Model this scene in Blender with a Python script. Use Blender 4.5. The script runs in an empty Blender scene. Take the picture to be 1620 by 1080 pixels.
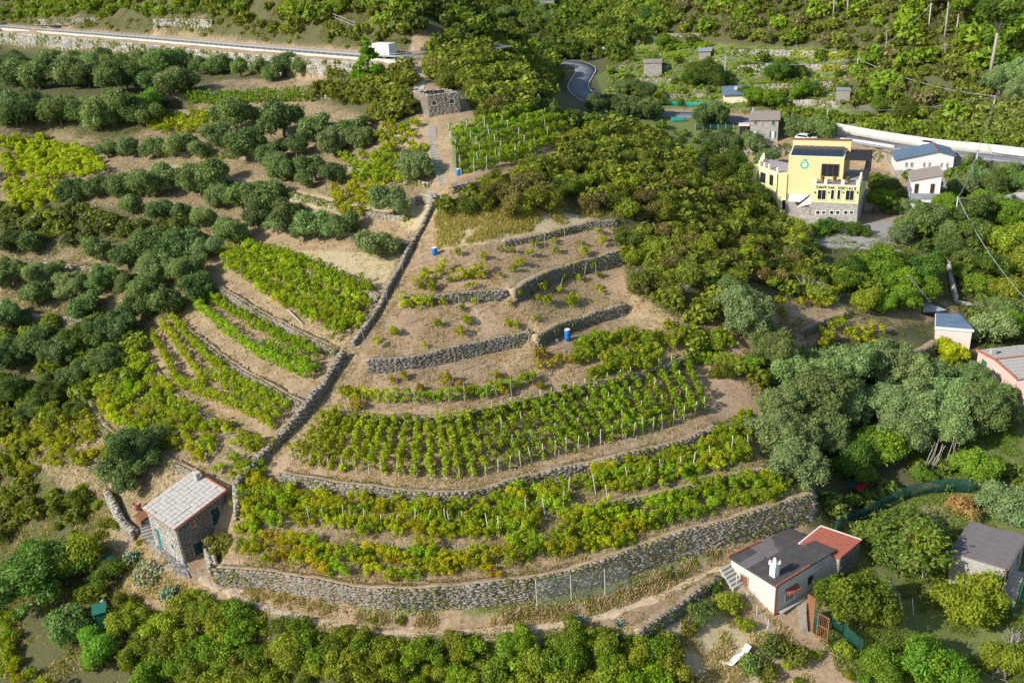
import bpy, math, random, time
import numpy as np
T0 = time.time()
rng = np.random.default_rng(7); random.seed(7)
SC = bpy.context.scene; COL = SC.collection
# ---------------------------------------------------------------- camera
F = 1500.0; TH = math.radians(25); PH = math.radians(4); ZC = 58.0      # focal length in photo pixels, pitch, roll, height
fw = np.array([0, math.cos(TH), -math.sin(TH)]); r0 = np.array([1., 0, 0]); u0 = np.array([0, math.sin(TH), math.cos(TH)])
RV = math.cos(PH)*r0 - math.sin(PH)*u0; UV = math.cos(PH)*u0 + math.sin(PH)*r0
CP = np.array([0, 0, ZC])
from mathutils import Matrix, Vector
cd = bpy.data.cameras.new('camera'); cam = bpy.data.objects.new('camera', cd); COL.objects.link(cam)
cd.sensor_width = 36; cd.sensor_fit = 'HORIZONTAL'; cd.lens = F/1620*36; cd.clip_start = 0.5; cd.clip_end = 6000
cam.matrix_world = Matrix(((RV[0], UV[0], -fw[0], 0), (RV[1], UV[1], -fw[1], 0), (RV[2], UV[2], -fw[2], ZC), (0, 0, 0, 1)))
SC.camera = cam
# ---------------------------------------------------------------- sky and sun
SUN_EL = math.radians(33); SUN_AZ = math.radians(26)     # light travels towards +X, turned 26 degrees to +Y
SUN_STRENGTH = 4.2; SKY_STRENGTH = 0.13; EXPOSURE = 0.5
w = bpy.data.worlds.new('World'); SC.world = w; w.use_nodes = True
nt = w.node_tree; bg = nt.nodes['Background']; sky = nt.nodes.new('ShaderNodeTexSky'); sky.sky_type = 'NISHITA'
sky.sun_disc = False; sky.sun_elevation = SUN_EL
sdir = np.array([-math.cos(SUN_AZ)*math.cos(SUN_EL), -math.sin(SUN_AZ)*math.cos(SUN_EL), math.sin(SUN_EL)])   # towards the sun
sky.sun_rotation = math.atan2(sdir[0], sdir[1])
nt.links.new(sky.outputs[0], bg.inputs[0]); bg.inputs[1].default_value = SKY_STRENGTH
sl = bpy.data.lights.new('sun', 'SUN'); sl.energy = SUN_STRENGTH; sl.angle = math.radians(0.53); sl.color = (1, 0.945, 0.85)
so = bpy.data.objects.new('sun', sl); COL.objects.link(so); so.rotation_euler = Vector(sdir).to_track_quat('Z', 'Y').to_euler()
SC.view_settings.view_transform = 'Standard'; SC.view_settings.look = 'None'; SC.view_settings.exposure = EXPOSURE; SC.view_settings.gamma = 1
SC.view_settings.use_curve_mapping = False
SC.cycles.max_bounces = 5; SC.cycles.diffuse_bounces = 3; SC.cycles.transmission_bounces = 4; SC.cycles.glossy_bounces = 2

# ---------------------------------------------------------------- photo pixel <-> place
def rays(px, py):
    px = np.asarray(px, float)[..., None]; py = np.asarray(py, float)[..., None]
    return fw + RV*(px-810)/F - UV*(py-540)/F
def P(px, py, z):
    d = rays(px, py); return CP + d*((z-ZC)/d[..., 2:3] if d.ndim > 1 else (z-ZC)/d[2])
def proj(p):
    v = np.asarray(p, float)-CP; q = v@fw
    return 810+F*(v@RV)/q, 540-F*(v@UV)/q

# ---------------------------------------------------------------- terrain
def smooth_line(pts, n=3):
    p = np.array(pts, float)
    for _ in range(n):
        q = [p[0]]
        for a, b in zip(p[:-1], p[1:]): q += [a*.75+b*.25, a*.25+b*.75]
        q.append(p[-1]); p = np.array(q)
    return p
def resample(p, step):
    d = np.r_[0, np.cumsum(np.linalg.norm(np.diff(p[:, :2], axis=0), axis=1))]
    n = max(2, int(round(d[-1]/step))+1); s = np.linspace(0, d[-1], n)
    return np.stack([np.interp(s, d, p[:, k]) for k in range(p.shape[1])], 1)
def left_normals(p):
    t = np.gradient(p[:, :2], axis=0); t /= np.linalg.norm(t, axis=1)[:, None]+1e-9
    return np.stack([-t[:, 1], t[:, 0]], 1)
# terrace walls: key -> (photo points of the top edge, z at start, z at end, height at start, height at end)
WALLS = {
 'W1': ([(346,890),(400,894),(470,903),(540,918),(620,926),(700,922),(780,914),(850,905),(900,893),(950,878),(1000,860),(1060,838),(1120,822),(1200,800),(1282,772)], 2.5, 4.2, 1.7, 3.1),
 'W2': ([(448,742),(520,756),(620,768),(700,775),(760,768),(820,750),(880,735),(950,722),(1020,705),(1080,690),(1130,668)], 6.3, 6.3, 1.0, 1.3),
 'W2b': ([(885,800),(960,790),(1060,770),(1150,745),(1210,735)], 5.3, 5.2, .5, .6),
 'W3': ([(532,650),(600,655),(680,657),(740,648),(800,635),(860,618),(920,607),(990,592),(1050,572),(1115,548)], 9.4, 9.4, .9, 1.3),
 'W4': ([(581,566),(640,562),(700,550),(760,535),(838,520)], 12.8, 12.8, 1.5, 1.7),
 'W4b': ([(842,530),(870,514),(905,501),(945,489),(985,478)], 13.0, 12.9, 1.5, 1.4),
 'W5': ([(636,467),(700,462),(760,458),(802,456)], 16.3, 16.3, 1.0, 1.3),
 'W5b': ([(806,457),(850,432),(900,413),(982,393)], 16.5, 16.5, 1.6, 2.0),
 'W6': ([(793,380),(840,370),(880,362),(920,350),(975,345)], 19.0, 19.0, .8, 1.0),
 'W7': ([(712,292),(760,283),(800,272),(850,250),(895,232),(914,216)], 24.0, 24.0, 1.0, 1.2),
 'L0': ([(232,548),(268,612),(330,655),(425,697)], 7.8, 7.8, .7, .7),
 'L1': ([(303,518),(360,562),(420,599),(486,634)], 10.3, 10.3, .9, 1.1),
 'L2': ([(352,452),(420,492),(480,522),(538,549)], 13.0, 13.0, 1.5, 1.3),
 'L3': ([(420,387),(480,421),(540,442),(604,463)], 16.0, 16.2, 1.0, 1.1),
 'L4': ([(380,312),(460,337),(540,360),(600,375),(650,382)], 18.3, 18.6, .6, .8),
 'L5': ([(150,277),(250,272),(340,280),(420,292),(500,312),(570,332),(650,340)], 20.4, 20.4, .7, .8),
 'L6': ([(60,224),(180,235),(330,240),(450,246),(560,262),(685,287)], 22.5, 22.5, .7, .8),
 'L7': ([(230,168),(350,178),(440,181),(500,187),(570,203),(645,214)], 26.0, 26.0, .8, 1.3),
 'L8': ([(0,160),(100,156),(220,151),(330,144),(480,147),(555,152)], 28.4, 28.6, .6, .7),
 'Lm1': ([(140,622),(165,667),(200,695),(290,728),(368,770)], 5.4, 5.4, .7, .7),
 'Lm2': ([(72,682),(120,715),(175,745)], 3.0, 2.8, .6, .6),
 'RD': ([(0,51),(100,58),(200,67),(300,77),(400,86),(500,94),(560,98),(600,99)], 32.9, 32.9, 4.2, 3.2),
 'PW': ([(1000,992),(1050,962),(1090,932),(1130,905)], -.1, -.1, 1.2, 1.2),
 'V1': ([(1010,57),(1060,53),(1110,52)], 23.6, 23.9, 1.0, 1.0),
 'V2': ([(960,78),(1000,76),(1050,78)], 20.2, 20.6, .9, .9),
 'V3': ([(985,103),(1020,102),(1060,104)], 18.8, 19.1, .9, .9),
 'V4': ([(1085,108),(1120,106),(1150,107)], 18.6, 18.8, .9, .9),
 'V5': ([(1050,150),(1100,148),(1130,149)], 15.4, 15.5, .9, .9),
 'L9': ([(0,412),(60,410),(130,418),(200,428)], 12.0, 12.2, .6, .7),
 'L10': ([(0,490),(80,495),(160,503),(230,508)], 8.1, 8.9, .6, .7),
 'TW': ([(247,30),(290,29),(338,31)], 37.0, 37.2, 2.0, 2.0),
 'TV': ([(58,31),(110,30),(165,27)], 35.9, 35.8, 1.2, 1.3),
 'G1': ([(1265,520),(1300,502),(1340,488)], 8.2, 8.2, .9, .9),
 'G2': ([(1420,560),(1450,552),(1478,535)], 4.6, 4.6, 1.5, 1.5),
 'U1': ([(1170,103),(1250,100),(1340,103)], 19.8, 20.3, 1.6, 1.6),
 'U2': ([(1160,78),(1230,78),(1330,82)], 22.1, 22.3, 1.7, 1.7),
 'U3': ([(1190,134),(1260,131),(1335,128)], 17.1, 17.7, 1.4, 1.4),
 'U4': ([(1248,157),(1290,157),(1335,160)], 15.0, 15.3, 1.7, 1.7),
 'U5': ([(1000,124),(1040,123),(1085,124)], 17.0, 17.2, 1.0, 1.0),
 'RW': ([(1130,225),(1200,232),(1250,226),(1330,232),(1400,238),(1432,252)], 10.6, 10.6, 2.6, 2.6),
}
# free points (photo x, y, z)
FREE = [(600,1000,0),(700,999,0),(800,996,0),(900,985,0),(960,972,0),(1010,955,0),(1060,932,0),(1100,910,0),(1150,893,0),(480,975,0),(400,955,0),(330,925,0),(293,893,0),(240,850,.1),(262,905,-.1),
 (560,1000,-.6),(800,1030,-1.4),(700,1075,-3),(900,1075,-3),(400,1000,-2.4),(300,1070,-4.5),(500,1070,-3.6),(1040,1070,-3.6),(1100,1000,-2.7),(1180,1030,-3.4),(1226,990,-3),(1150,940,-2.2),(1290,1000,-3.4),
 (1400,1060,-4.6),(1400,920,-3.2),(1420,1000,-4.0),(1500,960,-4.8),(1600,1060,-6),(1590,960,-3.6),(1500,800,-1.4),(1400,810,-1.6),(1330,850,-2.2),(1300,900,-2.8),(1380,860,-2.3),(1450,790,-1.4),(1560,780,-.8),(1620,800,-.8),
 (1310,770,-.3),(1340,790,-1.0),(1200,640,6.0),(1180,690,4.6),(1250,740,2.2),(1230,700,2.8),(1300,680,1.6),(1400,660,1.0),(1350,720,.4),(1440,740,-.3),(1500,700,-.1),(1580,720,0),(1600,660,.5),(1540,640,1.0),(1500,590,2.0),(1560,560,2.4),(1480,540,3.0),(1600,500,2),
 (1210,590,7.8),(1280,580,5.5),(1340,560,5.2),(1240,520,9),(1160,560,9.3),(1180,480,12),(1100,500,13.0),(1080,440,15.5),(1250,440,9.0),(1330,450,7.4),(1420,480,5.6),(1470,450,5.5),(1400,400,7.4),(1500,420,6.2),(1540,460,4),(1600,420,4),(1600,340,5.5),
 (1290,365,8),(1220,345,9.5),(1290,400,8),(1400,370,8),(1440,340,8),(1200,380,9.5),(1370,330,8),(1480,350,7.7),(1380,290,8.2),(1440,290,8.4),(1530,300,8.6),(1560,270,8.4),(1600,300,7),(1250,290,8.4),(1300,270,8.4),
 (1030,340,18.0),(1080,300,17.0),(1000,260,19.5),(1150,330,14.0),(940,230,22.5),(1050,380,16),(1120,280,14.6),(870,180,25.5),(800,150,28),(740,110,31.5),(700,90,33.0),(760,205,27.2),(850,320,21.8),(720,330,21.7),(780,300,23.2),(1000,310,19.5),(930,290,21.0),(960,250,21),
 (640,95,33),(670,135,30.6),(655,165,28.6),(700,190,27.5),(720,200,26.8),(680,240,24.8),(690,320,20.9),(650,400,17.8),
 (620,95,33),(570,85,33),(400,74,33),(200,56,33),(0,40,33),
 (640,70,35),(640,40,37.7),(640,20,39.6),(640,0,41.6),(560,60,35.4),(560,20,39.3),(450,50,36),(450,20,39.1),(450,0,41.3),(300,55,34.3),(300,30,37.1),(300,0,40.8),(150,45,34.1),(150,20,37.3),(150,0,40),(0,35,34),(0,20,36.2),(0,0,39.2),
 (560,130,30.2),(480,120,29.4),(480,210,24.5),(600,170,28.5),
 (0,100,30.6),(0,210,25.0),(0,270,20),(0,340,16.0),(0,420,11.5),(0,520,6.5),(0,620,2.0),(0,720,-1.5),(0,820,-3.6),(0,920,-5.0),(0,1070,-6.4),
 (150,340,17.3),(150,420,12.5),(150,500,8.4),(150,580,5.2),(300,360,16.4),(300,440,13.2),(240,480,10.8),(330,480,12.2),(90,640,2.4),(110,800,-1.0),(60,760,-1.6),(180,790,.3),(170,850,-.9),(200,900,-1.6),(130,940,-3.6),(220,990,-3.6),(100,1030,-5),(215,760,2.4),(230,800,1.6),
 # valley and far side
 (960,180,12.0),(1100,178,13.2),(1060,205,11.2),(1100,250,9.6),(1180,260,9.4),(1140,230,9.8),(1000,205,11),(930,130,17),(905,100,19),(885,160,14),(940,105,18.8),
 (1200,188,12.4),(1330,212,11.2),(1400,225,11.0),(1500,236,11.0),(1620,250,11.0),(1200,205,11.0),(1260,206,10.8),
 (1500,205,13.2),(1500,160,16.6),(1500,100,21.7),(1500,50,26.4),(1500,0,31.6),(1600,215,13.4),(1600,170,16.6),(1600,100,22.3),(1600,50,26.8),(1600,0,31.8),
 (1400,200,12.8),(1400,160,16),(1400,100,21.2),(1400,50,26.2),(1400,0,31.6),(1290,50,25.2),(1290,0,30.9),(1180,160,14.7),(1180,50,25.1),(1180,0,31.0),(1100,150,15.2),(1100,124,17.3),(1100,80,21.2),(1100,50,24.3),(1100,0,30.1),
 (1000,0,27.5),(1000,50,22.5),(1030,100,19.6),
 (860,20,25),(800,60,22),(870,80,20),(780,20,25),(720,40,25),(950,50,22),(900,0,27),(1000,80,20.5),(760,90,20),(820,110,17.5)]
# points away from the picture (x, y, z)
WORLD = [(-45,235,56),(-30,255,54),(-80,290,66),(-28,215,47),(-120,330,62),(-170,330,60),(-200,260,44),(-200,200,30),(-200,150,16),(-190,100,2),(-120,90,-4),(-120,50,-10),(-60,40,-12),(0,40,-11),(60,40,-12),(120,40,-8),(190,60,4),(190,120,12),(160,160,18),(150,200,34),(160,260,56),(100,300,56),(60,340,45),(100,330,66),(10,349,34),(-40,345,60),(110,120,4),(120,80,0)]
GX0, GX1, GY0, GY1, G = -210., 210., 34., 350., .5
def wall_samples(k, step=.25):
    pts, z0, z1, h0, h1 = WALLS[k]
    n = len(pts); zz = np.linspace(z0, z1, n); hh = np.linspace(h0, h1, n)
    p = P(np.array([q[0] for q in pts]), np.array([q[1] for q in pts]), zz[:, None])
    q = smooth_line(np.c_[p, hh], 2)
    q = resample(q, step); 
    t = np.linspace(0, 1, len(q)); fade = np.clip(np.minimum(t, 1-t)*len(q)*step/1.5, .25, 1)
    q[:, 3] = q[:, 3]
    return q
wl = {k: wall_samples(k) for k in WALLS}
cps = []
for k, q in wl.items():
    s = q[::max(1, len(q)//10)]
    cps += [(a[0], a[1], a[2]-a[3]/2) for a in s]
fp = np.array(FREE, float); pf = P(fp[:, 0], fp[:, 1], fp[:, 2:3]); cps += [tuple(a) for a in pf]; cps += WORLD
cps = np.array(cps); NC = len(cps)
def ker(d): return d
D = np.linalg.norm(cps[:, None, :2]-cps[None, :, :2], axis=2)
A = np.zeros((NC+3, NC+3)); A[:NC, :NC] = ker(D)-np.eye(NC)*1.2; A[:NC, NC] = 1; A[:NC, NC+1:] = cps[:, :2]; A[NC, :NC] = 1; A[NC+1:, :NC] = cps[:, :2].T
sol = np.linalg.solve(A, np.r_[cps[:, 2], 0, 0, 0])
cxs = np.arange(GX0, GX1+.1, 2.); cys = np.arange(GY0, GY1+.1, 2.)
gx, gy = np.meshgrid(cxs, cys)
q2 = np.stack([gx.ravel(), gy.ravel()], 1); zc = np.zeros(len(q2))
for i in range(0, len(q2), 4000):
    d = np.linalg.norm(q2[i:i+4000, None]-cps[None, :, :2], axis=2); zc[i:i+4000] = d@sol[:NC]+sol[NC]+q2[i:i+4000]@sol[NC+1:]
zc = zc.reshape(gx.shape)
xs = np.arange(GX0, GX1+.01, G); ys = np.arange(GY0, GY1+.01, G)
def bil(Z, x, y, x0, y0, g):
    u = np.clip((x-x0)/g, 0, Z.shape[1]-1.001); v = np.clip((y-y0)/g, 0, Z.shape[0]-1.001)
    i = u.astype(int); j = v.astype(int); a = u-i; b = v-j
    return (Z[j, i]*(1-a)+Z[j, i+1]*a)*(1-b)+(Z[j+1, i]*(1-a)+Z[j+1, i+1]*a)*b
X, Y = np.meshgrid(xs, ys)
BASE = bil(zc, X, Y, GX0, GY0, 2.)
for _ in range(6):
    BASE[1:-1, 1:-1] = (BASE[:-2, 1:-1]+BASE[2:, 1:-1]+BASE[1:-1, :-2]+BASE[1:-1, 2:])/4
# residual: terraces
fixed = np.zeros(X.shape, bool); acc = np.zeros(X.shape); cnt = np.zeros(X.shape)
STEP = .85
for k, q in wl.items():
    nrm = left_normals(q)
    for off, dz in ((0., 0.), (.5, 0.), (-STEP, -1.), (-STEP-.5, -1.)):
        xy = q[:, :2]+nrm*off; z = q[:, 2]+q[:, 3]*dz
        i = np.round((xy[:, 0]-GX0)/G).astype(int); j = np.round((xy[:, 1]-GY0)/G).astype(int)
        ok = (i >= 0) & (i < X.shape[1]) & (j >= 0) & (j < X.shape[0])
        np.add.at(acc, (j[ok], i[ok]), z[ok]); np.add.at(cnt, (j[ok], i[ok]), 1)
# flat pads and paths: (photo points, z, half width)
PADS = [([(310,905),(330,925),(400,955),(480,975),(560,992),(620,1000),(720,999),(800,996),(900,985),(960,972),(1010,955),(1060,932),(1100,910),(1150,893)], 0, .6),
        ([(0,43),(100,50),(200,58),(300,67),(400,76),(500,84),(600,92),(640,94)], 32.9, 2.2),
        ([(1640,256),(1500,240),(1400,229),(1330,217),(1230,200),(1130,184),(1060,181),(1010,180),(960,170),(925,152),(912,138),(922,122),(930,108),(905,99),(860,99)], [11,11,11,11.1,11.9,13,13.6,14.4,15.2,16,16.6,17.4,18.2,19,19.4], 2.6),
        ([(297,896),(312,892),(326,888),(338,874)], 0.05, .7), ([(240,853),(262,876),(290,900)], 0.0, .9),
        ([(1215,335),(1290,340),(1360,340),(1400,350)], 8.0, 5.)]
for pts, z, hw in PADS:
    a = np.array(pts, float); q = resample(smooth_line(P(a[:, 0], a[:, 1], np.broadcast_to(np.array(z, float), len(a))[:, None]), 2), .25); nrm = left_normals(q)
    for off in np.arange(-hw, hw+.01, .25):
        xy = q[:, :2]+nrm*off
        i = np.round((xy[:, 0]-GX0)/G).astype(int); j = np.round((xy[:, 1]-GY0)/G).astype(int)
        ok = (i >= 0) & (i < X.shape[1]) & (j >= 0) & (j < X.shape[0])
        np.add.at(acc, (j[ok], i[ok]), q[ok, 2]); np.add.at(cnt, (j[ok], i[ok]), 1)
fixed = cnt > 0
val = np.where(fixed, acc/np.maximum(cnt, 1)-BASE, 0)
kk = 1/(9.0**2)
def relax(r, f, v, g, n):
    for _ in range(n):
        a = np.empty_like(r); a[:] = r
        a[1:-1, 1:-1] = (r[:-2, 1:-1]+r[2:, 1:-1]+r[1:-1, :-2]+r[1:-1, 2:])/(4+kk*g*g)
        r = np.where(f, v, a)
    return r
r = None
for lv in (8, 4, 2, 1):
    if lv == 1: f, v = fixed, val
    else:
        h_, w_ = (fixed.shape[0]//lv)*lv, (fixed.shape[1]//lv)*lv
        c = fixed[:h_, :w_].reshape(h_//lv, lv, w_//lv, lv).sum((1, 3)); s = val[:h_, :w_].reshape(h_//lv, lv, w_//lv, lv).sum((1, 3))
        f = c > 0; v = s/np.maximum(c, 1)
    if r is None: r = np.where(f, v, 0.)
    else:
        r = np.repeat(np.repeat(r, 2, 0), 2, 1); r = np.pad(r, ((0, max(0, f.shape[0]-r.shape[0])), (0, max(0, f.shape[1]-r.shape[1]))), 'edge')[:f.shape[0], :f.shape[1]]
    r = relax(r, f, v, G*lv, 60 if lv > 1 else 40)
Z = BASE+r
def vnoise(x, y, s, seed=0):
    rg = np.random.default_rng(seed); T = rg.random((64, 64)); u = x/s; v = y/s
    i = np.floor(u).astype(int); j = np.floor(v).astype(int); a = u-i; b = v-j; a = a*a*(3-2*a); b = b*b*(3-2*b)
    return (T[j % 64, i % 64]*(1-a)+T[j % 64, (i+1) % 64]*a)*(1-b)+(T[(j+1) % 64, i % 64]*(1-a)+T[(j+1) % 64, (i+1) % 64]*a)*b-.5
amp = np.where(fixed, .0, 1.)
Z += amp*(vnoise(X, Y, 3.1, 1)*.22+vnoise(X, Y, 1.3, 2)*.12+vnoise(X, Y, 9, 3)*.3)
def H(x, y):
    x = np.asarray(x, float); y = np.asarray(y, float)
    z = bil(Z, x, y, GX0, GY0, G)
    dl = np.maximum(GX0-x, 0)+np.maximum(x-GX1, 0); db = np.maximum(y-GY1, 0); df = np.maximum(GY0-y, 0)
    d = np.hypot(dl, db)
    return z+np.minimum(d*.32, 60+.12*d)*(d > 0)-df*.15+(d > 0)*(vnoise(x, y, 60, 5)*np.minimum(d*.2, 30))
def ground(px, py, zoff=0.):
    """where the sight line of a photo pixel first meets the ground"""
    px = np.atleast_1d(np.asarray(px, float)); py = np.atleast_1d(np.asarray(py, float)); d = rays(px, py)
    t = np.full(len(px), 40.); hit = np.full(len(px), -1.)
    while True:
        p = CP+d*t[:, None]; below = p[:, 2] < H(p[:, 0], p[:, 1])+zoff
        hit = np.where(below & (hit < 0), t, hit)
        if (hit > 0).all() or t.max() > 420: break
        t = t+.6
    hit = np.where(hit < 0, 420, hit); lo = hit-.6; hi = hit.copy()
    for _ in range(8):
        m = (lo+hi)/2; p = CP+d*m[:, None]; b = p[:, 2] < H(p[:, 0], p[:, 1])+zoff
        hi = np.where(b, m, hi); lo = np.where(b, lo, m)
    p = CP+d*hi[:, None]; p[:, 2] = H(p[:, 0], p[:, 1]); return p
def visible(p):
    """True where no ground stands between the camera and the point"""
    p = np.atleast_2d(p); v = p-CP; ok = np.ones(len(p), bool)
    for s in np.linspace(.25, .985, 60):
        q = CP+v*s; ok &= q[:, 2] > H(q[:, 0], q[:, 1])-.3
    return ok
def axis(lo, hi, core, a, far):
    """grid lines: fine inside the core, coarser outside, very coarse to the horizon"""
    c0, c1 = core; m = list(np.arange(c0, c1+1e-6, a)); 
    x = c0; s = a; out = []
    while x > lo: s = min(s*1.12, 1.6); x -= s; out.append(x)
    while x > -far: s *= 1.35; x -= s; out.append(x)
    res = out[::-1]+m; x = c1; s = a
    while x < hi: s = min(s*1.12, 1.6); x += s; res.append(x)
    while x < far: s *= 1.35; x += s; res.append(x)
    return np.array(res)
tx = axis(GX0, GX1, (-48, 40), .62, 1500.); ty = axis(GY0, GY1, (62, 130), .62, 1500.)
# ---------------------------------------------------------------- mesh helpers
def mesh_np(name, V, Fc, mats, smooth=False, attr=None, midx=None):
    """V (n,3); Fc (m,3) or (m,4); attr: dict of float point attributes"""
    me = bpy.data.meshes.new(name); V = np.ascontiguousarray(V, np.float32); Fc = np.ascontiguousarray(Fc, np.int32); k = Fc.shape[1]
    me.vertices.add(len(V)); me.vertices.foreach_set('co', V.ravel())
    me.loops.add(Fc.size); me.loops.foreach_set('vertex_index', Fc.ravel())
    me.polygons.add(len(Fc)); me.polygons.foreach_set('loop_start', np.arange(0, Fc.size, k, dtype=np.int32))
    if smooth: me.polygons.foreach_set('use_smooth', np.ones(len(Fc), bool))
    for m in (mats if isinstance(mats, (list, tuple)) else [mats]): me.materials.append(m)
    if midx is not None: me.polygons.foreach_set('material_index', np.asarray(midx, np.int32))
    for a, v in (attr or {}).items():
        at = me.attributes.new(a, 'FLOAT', 'POINT'); at.data.foreach_set('value', np.ascontiguousarray(v, np.float32))
    me.update(calc_edges=True); return me
def link(name, me, parent=None, **kw):
    o = bpy.data.objects.new(name, me); COL.objects.link(o)
    if parent is not None: o.parent = parent
    for k, v in kw.items(): o[k] = v
    return o
def clip16(l):
    w_ = l.split()
    while len(w_) > 16 and 'the' in w_: i = len(w_)-1-w_[::-1].index('the'); w_.pop(i)
    return ' '.join(w_[:16])
def thing(name, label, cat, loc=(0, 0, 0), rz=0., group=None, me=None):
    o = bpy.data.objects.new(name, me); COL.objects.link(o); o.location = [float(c) for c in loc]; o.rotation_euler = (0, 0, float(rz))
    o['label'] = clip16(label); o['category'] = cat
    if group: o['group'] = group
    return o
# ---------------------------------------------------------------- materials
class NT:
    def __init__(s, name):
        s.m = bpy.data.materials.new(name); s.m.use_nodes = True; s.t = s.m.node_tree; s.b = s.t.nodes['Principled BSDF']; s.out = s.t.nodes['Material Output']
        s.b.inputs['Roughness'].default_value = .85; s.b.inputs['Specular IOR Level'].default_value = .25
    def n(s, ty, **kw):
        x = s.t.nodes.new(ty)
        for k, v in kw.items():
            if k in x.inputs.keys(): s.put(x.inputs[k], v)
            else: setattr(x, k, v)
        return x
    def put(s, inp, v):
        if hasattr(v, 'is_output') or isinstance(v, bpy.types.NodeSocket): s.t.links.new(v, inp)
        else: inp.default_value = v
    def obj(s): return s.n('ShaderNodeTexCoord').outputs['Object']
    def pos(s): return s.n('ShaderNodeNewGeometry').outputs['Position']
    def noise(s, sc, vec=None, det=4, rough=.6):
        x = s.n('ShaderNodeTexNoise'); x.inputs['Scale'].default_value = sc; x.inputs['Detail'].default_value = det; x.inputs['Roughness'].default_value = rough
        if vec is not None: s.t.links.new(vec, x.inputs['Vector'])
        return x.outputs['Fac']
    def ramp(s, f, lo, hi, a=0., b=1.):
        x = s.n('ShaderNodeMapRange'); s.put(x.inputs[0], f)
        for i, v in zip((1, 2, 3, 4), (lo, hi, a, b)): x.inputs[i].default_value = v
        return x.outputs[0]
    def mix(s, f, a, b, mode='MIX'):
        x = s.n('ShaderNodeMix'); x.data_type = 'RGBA'; x.blend_type = mode; s.put(x.inputs[0], f)
        s.put(x.inputs[6], a if not isinstance(a, tuple) else (*a[:3], 1)); s.put(x.inputs[7], b if not isinstance(b, tuple) else (*b[:3], 1)); return x.outputs[2]
    def math(s, op, a, b=0.):
        x = s.n('ShaderNodeMath'); x.operation = op; s.put(x.inputs[0], a); s.put(x.inputs[1], b); return x.outputs[0]
    def attr(s, name): 
        x = s.n('ShaderNodeAttribute'); x.attribute_name = name; return x.outputs['Fac']
    def bump(s, h, d=.05, st=1.):
        x = s.n('ShaderNodeBump'); s.put(x.inputs['Height'], h); x.inputs['Distance'].default_value = d; x.inputs['Strength'].default_value = st; s.t.links.new(x.outputs[0], s.b.inputs['Normal'])
    def col(s, c): s.put(s.b.inputs['Base Color'], c if not isinstance(c, tuple) else (*c[:3], 1))
def m_plain(name, c, rough=.7, metal=0., var=.15, sc=3.):
    t = NT(name); t.b.inputs['Roughness'].default_value = rough; t.b.inputs['Metallic'].default_value = metal
    k = t.ramp(t.noise(sc, t.obj(), 5, .65), .3, .7, 1-var, 1+var*.6); x = t.mix(1., tuple(c), (1, 1, 1), 'MULTIPLY')
    g = t.n('ShaderNodeCombineColor'); 
    for i in range(3): t.t.links.new(k, g.inputs[i])
    t.col(t.mix(1., tuple(c), g.outputs[0], 'MULTIPLY')); t.t.nodes.remove(x.node); return t.m
def m_plaster(name, c, dirt=(.25, .22, .18), amt=.5, sc=.9, streak=True):
    t = NT(name); o = t.obj(); mp = t.n('ShaderNodeMapping'); t.t.links.new(o, mp.inputs[0]); mp.inputs['Scale'].default_value = (1, 1, .35)
    a = t.ramp(t.noise(sc, mp.outputs[0], 6, .7), .5, .75); b = t.ramp(t.noise(9, o, 4), .35, .7, .88, 1.05)
    x = t.mix(t.math('MULTIPLY', a, amt), tuple(c), dirt); g = t.n('ShaderNodeCombineColor')
    for i in range(3): t.t.links.new(b, g.inputs[i])
    t.col(t.mix(1., x, g.outputs[0], 'MULTIPLY')); t.bump(t.noise(25, o, 3), .015); return t.m
def m_masonry(name, c1, c2, joint, sc=3., flat=.45):
    t = NT(name); o = t.obj(); mp = t.n('ShaderNodeMapping'); t.t.links.new(o, mp.inputs[0]); mp.inputs['Scale'].default_value = (1, 1, 1/flat)
    v = t.n('ShaderNodeTexVoronoi'); t.t.links.new(mp.outputs[0], v.inputs['Vector']); v.inputs['Scale'].default_value = sc
    e = t.n('ShaderNodeTexVoronoi', feature='DISTANCE_TO_EDGE'); t.t.links.new(mp.outputs[0], e.inputs['Vector']); e.inputs['Scale'].default_value = sc
    sp = t.n('ShaderNodeSeparateColor'); t.t.links.new(v.outputs['Color'], sp.inputs[0])
    f = t.ramp(e.outputs['Distance'], .02, .12); base = t.mix(sp.outputs[0], tuple(c1), tuple(c2)); t.col(t.mix(f, tuple(joint), base))
    t.bump(t.math('ADD', f, t.noise(20, o, 3)), .03); return t.m
def m_stone(name, c1, c2, c3=(.30, .24, .16)):
    """for built stones: every stone has its own tint"""
    t = NT(name); a = t.attr('tint'); o = t.obj(); x = t.mix(a, tuple(c1), tuple(c2)); x = t.mix(t.ramp(t.noise(.6, t.pos(), 4), .42, .62, 0, .8), x, tuple(c3)); x = t.mix(t.ramp(t.noise(.25, t.pos(), 3), .45, .65, 0, .35), x, (.15, .15, .07))
    x = t.mix(t.ramp(t.noise(14, t.pos(), 4), .35, .7, .55, 0), x, (.09, .085, .075)); t.col(x); t.bump(t.noise(9, t.pos(), 4), .04); t.b.inputs['Roughness'].default_value = .92; return t.m
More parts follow.
